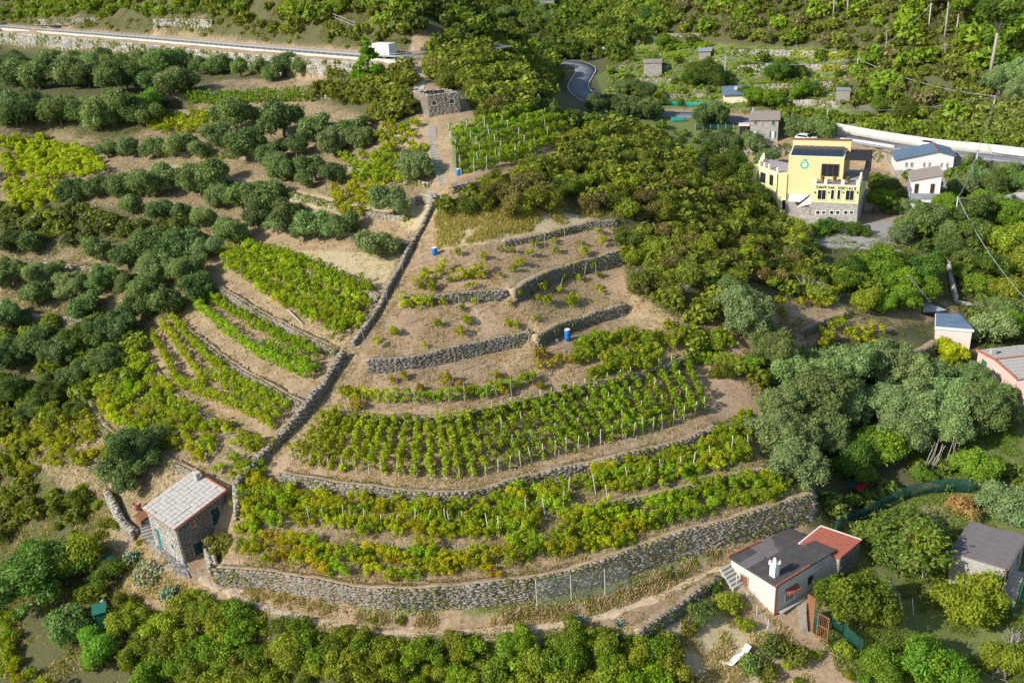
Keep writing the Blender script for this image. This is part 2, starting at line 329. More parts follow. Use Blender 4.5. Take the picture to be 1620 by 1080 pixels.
def m_leaf(name, yel=(.30, .34, .02), trans=.35, brown=(.20, .10, .03)):
    t = NT(name); oi = t.n('ShaderNodeObjectInfo'); a = t.attr('tint'); h = t.attr('hue')
    k = t.ramp(a, 0, 1, .55, 1.35); g = t.n('ShaderNodeCombineColor')
    for i in range(3): t.t.links.new(k, g.inputs[i])
    base = t.mix(h, oi.outputs['Color'], tuple(yel)); base = t.mix(t.ramp(h, .93, 1., 0, .8), base, tuple(brown)); base = t.mix(1., base, g.outputs[0], 'MULTIPLY')
    hs = t.n('ShaderNodeHueSaturation'); t.t.links.new(base, hs.inputs['Color']); t.put(hs.inputs['Hue'], t.ramp(oi.outputs['Random'], 0, 1, .49, .512)); t.put(hs.inputs['Value'], t.ramp(oi.outputs['Random'], 0, 1, .85, 1.2))
    c = hs.outputs[0]; t.col(c); t.b.inputs['Roughness'].default_value = .55; t.b.inputs['Specular IOR Level'].default_value = .18
    tr = t.n('ShaderNodeBsdfTranslucent'); t.t.links.new(t.mix(1., c, (1.5, 1.45, .55), 'MULTIPLY'), tr.inputs[0])
    mx = t.n('ShaderNodeMixShader'); mx.inputs[0].default_value = trans; t.t.links.new(t.b.outputs[0], mx.inputs[1]); t.t.links.new(tr.outputs[0], mx.inputs[2]); t.t.links.new(mx.outputs[0], t.out.inputs[0]); return t.m
def m_ground():
    t = NT('ground'); p = t.pos(); 
    n1 = t.noise(.35, p, 5, .6); n2 = t.noise(2.2, p, 6, .7); n3 = t.noise(11, p, 5, .75)
    n4 = t.noise(.12, p, 4, .6); n5 = t.noise(38, p, 3, .8)
    dirt = t.mix(t.ramp(n1, .35, .65), (.275, .185, .11), (.42, .305, .185)); dirt = t.mix(t.ramp(n2, .42, .62, 0, .6), dirt, (.215, .145, .085)); dirt = t.mix(t.ramp(n3, .5, .7, 0, .7), dirt, (.52, .42, .28)); dirt = t.mix(t.ramp(n5, .55, .75, 0, .5), dirt, (.18, .13, .08)); dirt = t.mix(t.ramp(t.math('ADD', n4, t.math('MULTIPLY', n2, .5)), .78, .92, 0, .5), dirt, (.22, .21, .09))
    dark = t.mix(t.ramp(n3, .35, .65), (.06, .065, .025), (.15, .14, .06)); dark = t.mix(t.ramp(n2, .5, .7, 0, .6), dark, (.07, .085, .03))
    gr = t.mix(t.ramp(n3, .35, .65), (.085, .125, .03), (.19, .22, .07)); gr = t.mix(t.ramp(n2, .5, .72, 0, .7), gr, (.27, .24, .1))
    straw = t.mix(t.ramp(n3, .35, .65), (.36, .29, .16), (.52, .44, .27)); straw = t.mix(t.ramp(n2, .52, .7, 0, .7), straw, (.17, .16, .06))
    pav = t.mix(t.ramp(n3, .35, .65), (.25, .24, .22), (.38, .36, .33))
    w = t.math('MULTIPLY', t.math('SUBTRACT', n2, .5), .9)
    def f(a): return t.ramp(t.math('ADD', t.attr(a), w), .35, .65)
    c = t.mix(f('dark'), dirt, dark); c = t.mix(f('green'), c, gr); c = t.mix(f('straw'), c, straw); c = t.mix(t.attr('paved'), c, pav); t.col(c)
    t.b.inputs['Roughness'].default_value = .95; t.bump(t.math('ADD', t.math('MULTIPLY', n3, .5), n2), .12, .8); return t.m
M = {}
M['ground'] = m_ground()
M['leaf'] = m_leaf('foliage'); M['leaf2'] = m_leaf('vine_foliage', (.44, .45, .02), .42, (.32, .12, .03)); M['olive'] = m_leaf('olive_foliage', (.24, .30, .12), .32)
M['bark'] = m_plain('bark', (.16, .13, .10), .9, 0, .4, 6); M['palebark'] = m_plain('pale_bark', (.34, .31, .27), .9, 0, .3, 6); M['deadwood'] = m_plain('dead_wood', (.38, .34, .30), .9, 0, .3, 6)
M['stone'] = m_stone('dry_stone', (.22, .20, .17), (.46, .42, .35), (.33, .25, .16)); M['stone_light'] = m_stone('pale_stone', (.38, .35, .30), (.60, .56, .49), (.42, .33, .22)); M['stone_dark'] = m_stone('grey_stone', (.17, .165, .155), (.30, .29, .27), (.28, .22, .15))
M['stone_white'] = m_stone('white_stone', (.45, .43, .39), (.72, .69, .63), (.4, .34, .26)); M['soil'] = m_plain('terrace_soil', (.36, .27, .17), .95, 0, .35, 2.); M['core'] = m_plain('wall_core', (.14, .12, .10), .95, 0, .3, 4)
M['asphalt'] = m_plain('asphalt', (.16, .17, .19), .85, 0, .2, .6); M['asphalt2'] = m_plain('pale_asphalt', (.16, .165, .17), .85, 0, .25, .5)
M['white'] = m_plain('white_paint', (.70, .70, .67), .5, 0, .06); M['steel'] = m_plain('galvanised_steel', (.55, .57, .6), .4, .6, .12); M['concrete'] = m_plaster('concrete', (.55, .52, .46), (.25, .23, .2), .6, .5)
M['postwood'] = m_plain('weathered_post', (.33, .30, .27), .9, 0, .3, 5); M['postwhite'] = m_plain('concrete_post', (.62, .61, .58), .85, 0, .15, 5)
M['straw'] = m_leaf('dry_grass', (.55, .44, .2), .3)
# ---------------------------------------------------------------- polygons in the photo -> ground cover
def inpoly(px, py, poly):
    r = np.zeros(px.shape, bool); n = len(poly)
    for i in range(n):
        x1, y1 = poly[i]; x2, y2 = poly[(i+1) % n]
        if y1 == y2: continue
        c = ((y1 > py) != (y2 > py)) & (px < (x2-x1)*(py-y1)/(y2-y1)+x1); r ^= c
    return r
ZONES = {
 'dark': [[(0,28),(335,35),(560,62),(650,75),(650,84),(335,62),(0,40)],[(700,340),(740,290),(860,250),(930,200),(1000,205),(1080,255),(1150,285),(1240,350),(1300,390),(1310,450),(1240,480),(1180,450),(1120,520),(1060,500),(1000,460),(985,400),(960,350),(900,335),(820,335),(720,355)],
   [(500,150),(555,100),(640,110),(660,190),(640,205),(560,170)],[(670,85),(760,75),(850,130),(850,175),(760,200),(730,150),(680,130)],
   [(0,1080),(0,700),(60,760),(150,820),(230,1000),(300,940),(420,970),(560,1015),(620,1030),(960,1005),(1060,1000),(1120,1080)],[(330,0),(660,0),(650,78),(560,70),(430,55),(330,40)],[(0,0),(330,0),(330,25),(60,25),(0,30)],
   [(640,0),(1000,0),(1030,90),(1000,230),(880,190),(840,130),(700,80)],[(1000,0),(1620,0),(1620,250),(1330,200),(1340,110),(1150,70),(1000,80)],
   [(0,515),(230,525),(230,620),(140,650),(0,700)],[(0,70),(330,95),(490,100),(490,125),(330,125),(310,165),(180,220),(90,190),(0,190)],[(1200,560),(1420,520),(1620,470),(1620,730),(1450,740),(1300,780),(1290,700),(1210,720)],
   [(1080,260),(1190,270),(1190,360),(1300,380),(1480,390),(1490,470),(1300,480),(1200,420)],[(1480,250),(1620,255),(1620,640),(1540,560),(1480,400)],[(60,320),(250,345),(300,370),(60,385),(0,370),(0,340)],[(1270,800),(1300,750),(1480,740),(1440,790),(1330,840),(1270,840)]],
 'green': [[(1300,800),(1340,830),(1460,770),(1620,770),(1620,1080),(1380,1080),(1290,1000),(1330,900)],[(1430,690),(1620,670),(1620,760),(1440,750)],[(1000,60),(1150,70),(1340,80),(1340,180),(1200,175),(960,170),(940,120),(1000,100)],
   [(960,170),(1180,190),(1190,260),(1100,270),(1010,230)],[(1330,180),(1480,190),(1480,215),(1330,205)],[(715,210),(850,175),(905,200),(850,240),(720,280)],[(560,940),(720,935),(860,935),(1040,890),(1130,840),(1140,880),(860,970),(560,970)]],
 'straw': [[(680,350),(900,335),(960,360),(880,370),(700,395)],[(1040,990),(1130,930),(1200,980),(1240,1040),(1200,1080),(1060,1060)],[(420,395),(600,400),(640,380),(610,450),(560,445)],[(600,330),(690,300),(690,340),(650,370)],[(1440,800),(1500,790),(1500,830),(1450,850)],[(230,250),(600,330),(600,345),(230,280)]],
 'paved': [[(225,845),(262,838),(300,905),(270,905)],[(1180,340),(1360,352),(1420,345),(1480,330),(1480,360),(1420,385),(1360,395),(1300,390),(1190,372)],[(1190,180),(1320,195),(1330,225),(1190,205)],[(1480,260),(1540,250),(1540,290),(1490,300)]],
}
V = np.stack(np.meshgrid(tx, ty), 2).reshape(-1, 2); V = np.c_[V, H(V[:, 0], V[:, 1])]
nx, ny = len(tx), len(ty); I = np.arange(nx*ny).reshape(ny, nx)
Fc = np.stack([I[:-1, :-1], I[:-1, 1:], I[1:, 1:], I[1:, :-1]], 2).reshape(-1, 4)
ppx, ppy = proj(V); front = ((V-CP)@fw > 5)
inside = front & (ppx > -40) & (ppx < 1660) & (ppy > -40) & (ppy < 1120)
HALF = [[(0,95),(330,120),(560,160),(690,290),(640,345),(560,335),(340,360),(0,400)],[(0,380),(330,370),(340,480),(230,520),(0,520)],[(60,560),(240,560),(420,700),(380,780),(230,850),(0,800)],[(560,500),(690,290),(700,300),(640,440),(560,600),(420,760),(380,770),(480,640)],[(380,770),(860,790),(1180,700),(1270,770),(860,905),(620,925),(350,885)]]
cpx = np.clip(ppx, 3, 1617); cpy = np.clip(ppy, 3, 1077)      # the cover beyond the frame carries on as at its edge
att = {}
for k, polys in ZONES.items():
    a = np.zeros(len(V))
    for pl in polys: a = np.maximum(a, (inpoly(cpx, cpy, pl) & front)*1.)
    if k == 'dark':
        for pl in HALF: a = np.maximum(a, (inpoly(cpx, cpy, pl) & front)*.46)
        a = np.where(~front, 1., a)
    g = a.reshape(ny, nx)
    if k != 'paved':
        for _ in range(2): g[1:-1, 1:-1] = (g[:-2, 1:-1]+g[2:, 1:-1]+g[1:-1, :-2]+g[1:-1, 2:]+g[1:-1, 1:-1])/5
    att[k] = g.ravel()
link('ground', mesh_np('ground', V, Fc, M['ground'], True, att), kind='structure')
# ---------------------------------------------------------------- dry stone walls
CUBE = np.array([(-.5,-.5,-.5),(.5,-.5,-.5),(.5,.5,-.5),(-.5,.5,-.5),(-.5,-.5,.5),(.5,-.5,.5),(.5,.5,.5),(-.5,.5,.5)])
CF = np.array([(0,3,2,1),(4,5,6,7),(0,1,5,4),(1,2,6,5),(2,3,7,6),(3,0,4,7)])
def stones_mesh(name, C, T, N, L, D_, Hh, mat, jit=.11):
    """C centres (n,3), T tangent (n,2), N normal (n,2) pointing out, sizes"""
    n = len(C); c = np.repeat(CUBE[None], n, 0)+rng.uniform(-jit, jit, (n, 8, 3))*np.array([1, 1, .8])
    ex = np.c_[T, np.zeros(n)]; ey = np.c_[N, np.zeros(n)]
    V_ = C[:, None]+c[..., 0:1]*(ex*L[:, None])[:, None]+c[..., 1:2]*(ey*D_[:, None])[:, None]+c[..., 2:3]*(np.array([0, 0, 1.])*Hh[:, None])[:, None]
    Fq = (CF[None]+8*np.arange(n)[:, None, None]).reshape(-1, 4); ti = np.repeat(rng.random(n), 8)
    return mesh_np(name, V_.reshape(-1, 3), Fq, mat, False, {'tint': ti})
def face_stones(q, side, off_t, off_b, zt, zb, sh=.2, slen=.42, cap=True, deep=.3):
    """q polyline (n,2+), returns arrays of stones along one face; zt, zb arrays"""
    d = np.r_[0, np.cumsum(np.linalg.norm(np.diff(q[:, :2], axis=0), axis=1))]; nr = left_normals(q)*side; tot = d[-1]
    out = []; hmax = (zt-zb).max(); nrow = max(1, int(round(hmax/sh)))
    for r_ in range(nrow+(1 if cap else 0)):
        s = -rng.random()*slen
        while s < tot:
            l = slen*rng.uniform(.45, 1.9); m = s+l/2; s += l
            if m < 0 or m > tot: continue
            i = np.interp(m, d, np.arange(len(d))); i0 = int(min(i, len(d)-2)); a = i-i0
            pxy = q[i0, :2]*(1-a)+q[i0+1, :2]*a; n_ = nr[i0]; t_ = np.array([n_[1], -n_[0]]); zt_ = zt[i0]*(1-a)+zt[i0+1]*a; zb_ = zb[i0]*(1-a)+zb[i0+1]*a
            f = (r_+.5)/nrow; z = zt_-(zt_-zb_)*f if r_ < nrow else zt_+sh*.25
            o = off_t+(off_b-off_t)*min(f, 1) if r_ < nrow else off_t-.1
            hh = (zt_-zb_)/nrow*rng.uniform(.85, 1.12)*(1.5 if rng.random() < .08 else 1)
            if hh < .05: continue
            out.append((pxy[0]+n_[0]*(o+rng.uniform(-.05, .05)), pxy[1]+n_[1]*(o+rng.uniform(-.05, .05)), z+rng.uniform(-.02, .02), t_[0], t_[1], n_[0], n_[1], l*.97, deep*rng.uniform(.85, 1.12)*(1.6 if r_ == nrow else 1), hh if r_ < nrow else sh*.6))
    return out
def core_strip(q, side, o0, o1t, o1b, zt, zb, name='wall_core', mat=None):
    nr = left_normals(q)*side; n = len(q); 
    a = np.c_[q[:, :2]+nr*o0, zb-.3]; b = np.c_[q[:, :2]+nr*o1b, zb-.3]; c = np.c_[q[:, :2]+nr*o1t, zt]; e = np.c_[q[:, :2]+nr*o0, zt]
    V_ = np.r_[a, b, c, e]; i = np.arange(n-1); Fq = []
    for k in range(4): k2 = (k+1) % 4; Fq.append(np.stack([k*n+i, k*n+i+1, k2*n+i+1, k2*n+i], 1))
    Fq.append(np.array([[0, n, 2*n, 3*n], [n-1, 4*n-1, 3*n-1, 2*n-1]])); return mesh_np(name, V_, np.concatenate(Fq), mat or M['core'])
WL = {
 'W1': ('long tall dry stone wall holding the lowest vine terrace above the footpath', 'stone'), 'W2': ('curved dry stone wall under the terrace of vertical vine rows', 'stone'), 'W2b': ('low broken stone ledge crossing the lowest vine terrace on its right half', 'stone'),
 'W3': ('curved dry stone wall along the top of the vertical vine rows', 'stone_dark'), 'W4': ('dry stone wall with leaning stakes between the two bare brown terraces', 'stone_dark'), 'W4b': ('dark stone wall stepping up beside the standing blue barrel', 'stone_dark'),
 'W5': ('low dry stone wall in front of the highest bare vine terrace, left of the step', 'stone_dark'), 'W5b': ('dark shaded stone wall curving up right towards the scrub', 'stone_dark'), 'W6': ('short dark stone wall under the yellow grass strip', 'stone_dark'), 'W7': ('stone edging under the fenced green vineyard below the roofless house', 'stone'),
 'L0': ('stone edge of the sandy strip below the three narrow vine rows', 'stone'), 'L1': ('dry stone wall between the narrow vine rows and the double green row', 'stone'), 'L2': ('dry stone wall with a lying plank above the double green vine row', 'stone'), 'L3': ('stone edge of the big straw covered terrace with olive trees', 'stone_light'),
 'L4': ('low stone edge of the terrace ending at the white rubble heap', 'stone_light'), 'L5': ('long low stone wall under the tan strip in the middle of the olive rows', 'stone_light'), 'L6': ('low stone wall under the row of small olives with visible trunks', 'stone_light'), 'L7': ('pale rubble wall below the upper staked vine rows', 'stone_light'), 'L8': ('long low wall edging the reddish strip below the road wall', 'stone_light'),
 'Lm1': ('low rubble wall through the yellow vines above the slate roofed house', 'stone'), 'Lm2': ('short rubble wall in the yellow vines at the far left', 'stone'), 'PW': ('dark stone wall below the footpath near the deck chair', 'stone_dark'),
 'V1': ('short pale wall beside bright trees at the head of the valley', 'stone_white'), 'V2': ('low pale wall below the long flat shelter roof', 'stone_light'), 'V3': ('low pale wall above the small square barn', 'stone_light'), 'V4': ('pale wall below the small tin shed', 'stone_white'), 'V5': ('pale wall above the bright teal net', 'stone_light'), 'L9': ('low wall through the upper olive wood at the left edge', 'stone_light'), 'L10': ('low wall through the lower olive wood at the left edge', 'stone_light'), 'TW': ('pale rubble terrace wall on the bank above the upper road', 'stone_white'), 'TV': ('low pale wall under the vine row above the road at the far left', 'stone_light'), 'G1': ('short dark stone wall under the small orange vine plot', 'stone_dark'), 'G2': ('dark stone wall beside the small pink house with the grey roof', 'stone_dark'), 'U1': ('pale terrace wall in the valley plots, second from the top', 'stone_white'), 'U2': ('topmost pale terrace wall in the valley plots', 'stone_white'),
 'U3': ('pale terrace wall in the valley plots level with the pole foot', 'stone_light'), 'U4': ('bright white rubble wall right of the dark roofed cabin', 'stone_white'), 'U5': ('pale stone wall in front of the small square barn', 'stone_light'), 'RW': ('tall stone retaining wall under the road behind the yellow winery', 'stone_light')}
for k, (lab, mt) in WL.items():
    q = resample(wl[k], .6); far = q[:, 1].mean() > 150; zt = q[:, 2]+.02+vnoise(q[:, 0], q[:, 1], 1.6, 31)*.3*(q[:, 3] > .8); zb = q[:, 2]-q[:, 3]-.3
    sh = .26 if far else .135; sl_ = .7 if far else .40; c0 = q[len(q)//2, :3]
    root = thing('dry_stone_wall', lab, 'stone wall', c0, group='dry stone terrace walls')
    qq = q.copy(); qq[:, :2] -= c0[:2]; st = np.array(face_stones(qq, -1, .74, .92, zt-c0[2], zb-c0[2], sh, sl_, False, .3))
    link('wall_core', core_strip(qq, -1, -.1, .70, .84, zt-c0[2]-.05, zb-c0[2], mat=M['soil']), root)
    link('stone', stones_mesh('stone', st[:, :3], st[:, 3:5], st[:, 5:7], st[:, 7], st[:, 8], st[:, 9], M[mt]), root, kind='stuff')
def on_ground(pts, step=.5, it=2):
    a = np.array(pts, float); p = ground(a[:, 0], a[:, 1]); q = resample(smooth_line(p, it), step); q[:, 2] = H(q[:, 0], q[:, 1]); return q
def free_wall(pts, lab, h=.85, th=.5, mt='stone', name='dry_stone_wall'):
    q = on_ground(pts, .5); c0 = q[len(q)//2].copy(); root = thing(name, lab, 'stone wall', c0, group='free standing stone walls'); qq = q-c0; zt = qq[:, 2]+h*np.clip(1+.2*np.sin(np.arange(len(q))*.4), .7, 1.2); zb = qq[:, 2]-.25
    s = face_stones(qq, -1, th/2-.08, th/2+.02, zt, zb, .2, .4, True)+face_stones(qq, 1, th/2-.08, th/2+.02, zt, zb, .2, .4, True); st = np.array(s)
    link('wall_core', core_strip(qq, -1, -th/2+.07, th/2-.07, th/2-.04, zt-.04, zb), root)
    link('stone', stones_mesh('stone', st[:, :3], st[:, 3:5], st[:, 5:7], st[:, 7], st[:, 8], st[:, 9], M[mt]), root, kind='stuff')
free_wall([(374,778),(392,755),(420,722),(450,692),(478,662),(500,632),(520,602),(545,568)], 'free standing stone wall climbing the crest from the slate roofed house', .85, .6)
free_wall([(560,548),(585,515),(612,470),(635,425),(652,390),(672,355),(690,318)], 'narrow stone wall climbing the crest between bare terraces and olives', .55, .4)
free_wall([(375,780),(377,800),(378,822)], 'short stone wall behind the bush right of the slate roofed house', .9, .5, 'stone_light')
free_wall([(172,785),(185,812),(200,838),(215,850)], 'pale curved rubble wall left of the slate roofed house', .9, .6, 'stone_light')
free_wall([(165,958),(172,978),(184,1005)], 'short plastered pale wall beside the narrow dark green shed', .7, .35, 'stone_light')
free_wall([(332,878),(336,890),(340,905)], 'jagged rock pile at the left end of the long wall', .9, .8, 'stone_light')
free_wall([(660,322),(672,318),(688,320)], 'white rubble heap at the foot of the upper olive terrace', .8, .9, 'stone_light')
print('walls', time.time()-T0)
# ---------------------------------------------------------------- roads
def strip(pts_w, hw, dz, name, mat, z=None, off=0., uv=None):
    q = resample(smooth_line(pts_w, 2), 1.); nr = left_normals(q); zz = q[:, 2]+dz if z is None else np.full(len(q), z)
    V_ = np.r_[np.c_[q[:, :2]+nr*(off-hw), zz], np.c_[q[:, :2]+nr*(off+hw), zz]]; n = len(q); i = np.arange(n-1)
    return mesh_np(name, V_, np.stack([i, i+1, i+1+n, i+n], 1), mat), q, nr
def box_strip(q, nr, o0, o1, z0, z1):
    n = len(q); V_ = np.r_[np.c_[q[:, :2]+nr*o0, q[:, 2]+z0], np.c_[q[:, :2]+nr*o1, q[:, 2]+z0], np.c_[q[:, :2]+nr*o1, q[:, 2]+z1], np.c_[q[:, :2]+nr*o0, q[:, 2]+z1]]; i = np.arange(n-1); Fq = []
    for k in range(4): k2 = (k+1) % 4; Fq.append(np.stack([k*n+i, k*n+i+1, k2*n+i+1, k2*n+i], 1))
    Fq.append(np.array([[0, n, 2*n, 3*n], [n-1, 4*n-1, 3*n-1, 2*n-1]])); return V_, np.concatenate(Fq)
class MB:
    """collects shapes in world coordinates, builds ONE mesh"""
    def __init__(s): s.v = []; s.f = []
    def add(s, V_, F_):
        b = len(s.v); s.v += [tuple(map(float, p)) for p in V_]; s.f += [tuple(int(i)+b for i in f) for f in F_]; return s
    def box(s, O, ex, ey, a0, a1, b0, b1, c0, c1):
        O = np.asarray(O, float); ex = np.asarray(ex, float); ey = np.asarray(ey, float); ez = np.array([0, 0, 1.]); 
        if len(ex) == 2: ex = np.r_[ex, 0]
        if len(ey) == 2: ey = np.r_[ey, 0]
        P8 = [O+ex*a+ey*b+ez*c for c in (c0, c1) for a, b in ((a0, b0), (a1, b0), (a1, b1), (a0, b1))]
        return s.add(P8, [(0, 3, 2, 1), (4, 5, 6, 7), (0, 1, 5, 4), (1, 2, 6, 5), (2, 3, 7, 6), (3, 0, 4, 7)])
    def prism(s, poly, z0, z1):
        n = len(poly); z0 = np.broadcast_to(z0, n); z1 = np.broadcast_to(z1, n)
        V_ = [(p[0], p[1], a) for p, a in zip(poly, z0)]+[(p[0], p[1], a) for p, a in zip(poly, z1)]
        return s.add(V_, [tuple(range(n))[::-1], tuple(range(n, 2*n))]+[(i, (i+1) % n, n+(i+1) % n, n+i) for i in range(n)])
    def slab(s, pts, th):
        """thick sheet through 3-D corner points, thickness downwards"""
        p = [np.asarray(a, float) for a in pts]; n = len(p); return s.add([a-np.array([0, 0, th]) for a in p]+p, [tuple(range(n))[::-1], tuple(range(n, 2*n))]+[(i, (i+1) % n, n+(i+1) % n, n+i) for i in range(n)])
    def tube(s, path, r, k=6, r1=None):
        path = [np.asarray(p, float) for p in path]; b = len(s.v); m = len(path)
        for i, p in enumerate(path):
            t = path[min(i+1, m-1)]-path[max(i-1, 0)]; t = t/(np.linalg.norm(t)+1e-9); a = np.cross(t, (0, 0, 1.)); 
            if np.linalg.norm(a) < .05: a = np.cross(t, (0, 1., 0))
            a /= np.linalg.norm(a); c = np.cross(t, a); rr = r if r1 is None else r+(r1-r)*i/(m-1)
            for j in range(k): s.v.append(tuple(p+rr*(a*math.cos(j*2*math.pi/k)+c*math.sin(j*2*math.pi/k))))
        for i in range(m-1):
            for j in range(k): s.f.append((b+i*k+j, b+i*k+(j+1) % k, b+(i+1)*k+(j+1) % k, b+(i+1)*k+j))
        s.f.append(tuple(b+j for j in range(k))[::-1]); s.f.append(tuple(b+(m-1)*k+j for j in range(k))); return s
    def build(s, name, mat, parent=None, smooth=False, **kw):
        me = bpy.data.meshes.new(name); o0 = np.array(parent_world(parent)) if parent is not None else np.zeros(3)
        me.from_pydata([tuple(np.array(v)-o0) for v in s.v], [], s.f); me.materials.append(M[mat] if isinstance(mat, str) else mat)
        if smooth: me.polygons.foreach_set('use_smooth', [True]*len(me.polygons))
        me.update(); return link(name, me, parent, **kw)
def parent_world(o):
    c = np.zeros(3)
    while o is not None: c += np.array(o.location); o = o.parent
    return c
def tag(o, label, cat, group=None):
    o['label'] = label; o['category'] = cat
    if group: o['group'] = group
    return o
def shift_origin(o, p):
    """move an object's origin to p without moving its mesh"""
    p = np.array(p, float); o.data.transform(Matrix.Translation(Vector(-(p-np.array(o.location))))); o.location = p; return o
def P1(px, py, z): return P(px, py, z)
# upper road
ra = np.array([(-60,40),(0,45),(100,53),(200,61),(300,69.5),(400,78.5),(500,87),(600,95),(640,97)], float); rw = P(ra[:, 0], ra[:, 1], np.full((len(ra), 1), 33.0))
rw = np.r_[rw, [[-6, 180, 33.0], [4, 186, 32.6]]]
me, q, nr = strip(rw, 2.6, .03, 'road', M['asphalt2'], off=2.2); link('road', me, kind='structure')
par = MB().add(*box_strip(q[:-16], nr[:-16], -.62, -.40, -.5, .3)).build('road_parapet', 'concrete'); tag(par, 'low concrete kerb wall carrying the guardrail of the upper road', 'parapet')
shift_origin(par, q[30])
qr = q[:-16]; gr_ = thing('guardrail', 'long galvanised guardrail with top handrail along the upper road at the left', 'guardrail', qr[len(qr)//2]); d = resample(qr, 1.0); nn = left_normals(d)
MB().add(*box_strip(d, nn, -.60, -.54, .72, 1.02)).build('beam', 'steel', gr_); MB().add(*box_strip(d, nn, -.56, -.50, 1.28, 1.35)).build('top_rail', 'steel', gr_)
pm = MB().box((0, 0, 0), (1, 0), (0, 1), -.06, .06, -.06, .06, .3, 1.33)
post0 = None
for i in range(0, len(d), 2):
    if post0 is None: post0 = pm.build('post', 'steel'); post0.parent = gr_
    o = post0 if i == 0 else post0.copy()
    if i: COL.objects.link(o)
    o.location = Vector(d[i]+np.r_[nn[i]*-.50, 0]-parent_world(gr_))
pm_ = m_plain('path_dirt', (.50, .39, .26), .95, 0, .25, 1.5); fpx = np.array([(318,912),(335,925),(400,955),(480,976),(560,992),(620,1001),(720,1000),(800,997),(900,986),(960,973),(1010,956),(1060,936),(1100,911),(1148,896)], float); fq = resample(smooth_line(ground(fpx[:, 0], fpx[:, 1]), 2), .5); fn_ = left_normals(fq); hw_ = .42+.14*np.sin(np.arange(len(fq))*.7)+rng.uniform(-.08, .08, len(fq)); cols_ = []
for o_ in (-1, -.5, 0, .5, 1): a_ = fq[:, :2]+fn_*(o_*hw_)[:, None]; cols_.append(np.c_[a_, H(a_[:, 0], a_[:, 1])+(.035 if abs(o_) < 1 else .0)])
n_ = len(fq); i_ = np.arange(n_-1); link('footpath', mesh_np('footpath', np.concatenate(cols_), np.concatenate([np.stack([k*n_+i_, k*n_+i_+1, (k+1)*n_+i_+1, (k+1)*n_+i_], 1) for k in range(4)]), pm_, True), kind='structure')
# road retaining wall, stone built
q = resample(wl['RD'], .7); c0 = q[len(q)//2, :3]; root = thing('retaining_wall', 'long white stone retaining wall under the upper road at the left', 'retaining wall', c0); qq = q.copy(); qq[:, :2] -= c0[:2]; zt = qq[:, 2]-c0[2]+.02; zb = zt-qq[:, 3]-.1
st = np.array(face_stones(qq, -1, .62, .9, zt, zb, .34, .6, False)); link('wall_core', core_strip(qq, -1, -.1, .60, .84, zt, zb, mat=M['concrete']), root)
link('stone', stones_mesh('stone', st[:, :3], st[:, 3:5], st[:, 5:7], st[:, 7], st[:, 8], st[:, 9], M['stone_white'], .1), root, kind='stuff')
# valley road
va = [(1640,256,11),(1500,240,11),(1400,229,11),(1330,217,11.1),(1230,200,11.9),(1130,184,13),(1060,181,13.6),(1010,180,14.4),(960,170,15.2),(925,152,16.0),(912,138,16.6),(922,122,17.4),(930,108,18.2),(905,99,19.0),(860,99,19.4)]
vw = np.array([P(a, b, c) for a, b, c in va]); me, q, nr = strip(vw[::-1], 2.3, .12, 'road', M['asphalt2']); 
q[:, 2] = np.maximum(q[:, 2], H(q[:, 0], q[:, 1])+.03)
for _ in range(3): q[1:-1, 2] = (q[:-2, 2]+q[2:, 2]+q[1:-1, 2]*2)/4
V_, F_ = box_strip(q, nr, -2.6, 2.6, -.3, .12); me = mesh_np('road', V_, F_, M['asphalt']); link('road', me, kind='structure')
for s_ in (-1, 1):
    V_, F_ = box_strip(q, nr, s_*2.45-.07, s_*2.45+.07, .10, .126); link('edge_line', mesh_np('edge_line', V_, F_, M['white']), kind='structure')
# ---------------------------------------------------------------- building materials
M['slate'] = m_plain('pale_slate', (.44, .415, .375), .8, 0, .22, 2.5); M['red'] = m_plain('red_tile_edge', (.38, .11, .065), .8, 0, .25, 4); M['rooftile'] = m_plain('red_roof_tile', (.34, .105, .07), .85, 0, .35, 5)
M['teal'] = m_plain('teal_paint', (.03, .17, .20), .6, 0, .15); M['darkgreen'] = m_plain('dark_green_paint', (.012, .05, .05), .6, 0, .2); M['green'] = m_plain('green_paint', (.02, .14, .09), .6, 0, .15)
M['glass_and_void'] = m_plain('dark_glass_and_void', (.02, .025, .03), .15, 0, .1); M['glass_and_void'].node_tree.nodes['Principled BSDF'].inputs['Specular IOR Level'].default_value = .5
M['blackroof'] = m_plaster('bitumen', (.075, .068, .066), (.15, .14, .135), .7, .8); M['greyroof'] = m_plaster('grey_roof_felt', (.16, .14, .14), (.24, .22, .21), .6, .8); M['plaster'] = m_plaster('white_plaster', (.56, .54, .50), (.30, .27, .23), .7, .7)
M['greyplaster'] = m_plaster('grey_plaster', (.42, .40, .36), (.2, .18, .16), .7, .9); M['pink'] = m_plaster('pink_plaster', (.72, .46, .40), (.4, .3, .26), .35, .6); M['palepink'] = m_plaster('pale_pink_plaster', (.78, .62, .56), (.45, .36, .3), .35, .6)
M['yellow'] = m_plaster('yellow_plaster', (.70, .68, .34), (.5, .42, .2), .2, .3); M['orange'] = m_plaster('apricot_plaster', (.76, .58, .30), (.6, .4, .2), .2, .3); M['cream'] = m_plaster('cream_trim', (.80, .74, .52), (.5, .45, .35), .2, .5)
M['masonry'] = m_masonry('rubble_masonry', (.30, .28, .25), (.55, .51, .45), (.38, .35, .31), 2.6); M['bluesheet'] = m_plain('blue_grey_roof', (.12, .18, .25), .5, 0, .25, 1.); M['brownroof'] = m_plain('brown_roof', (.30, .25, .21), .8, 0, .3, 2.)
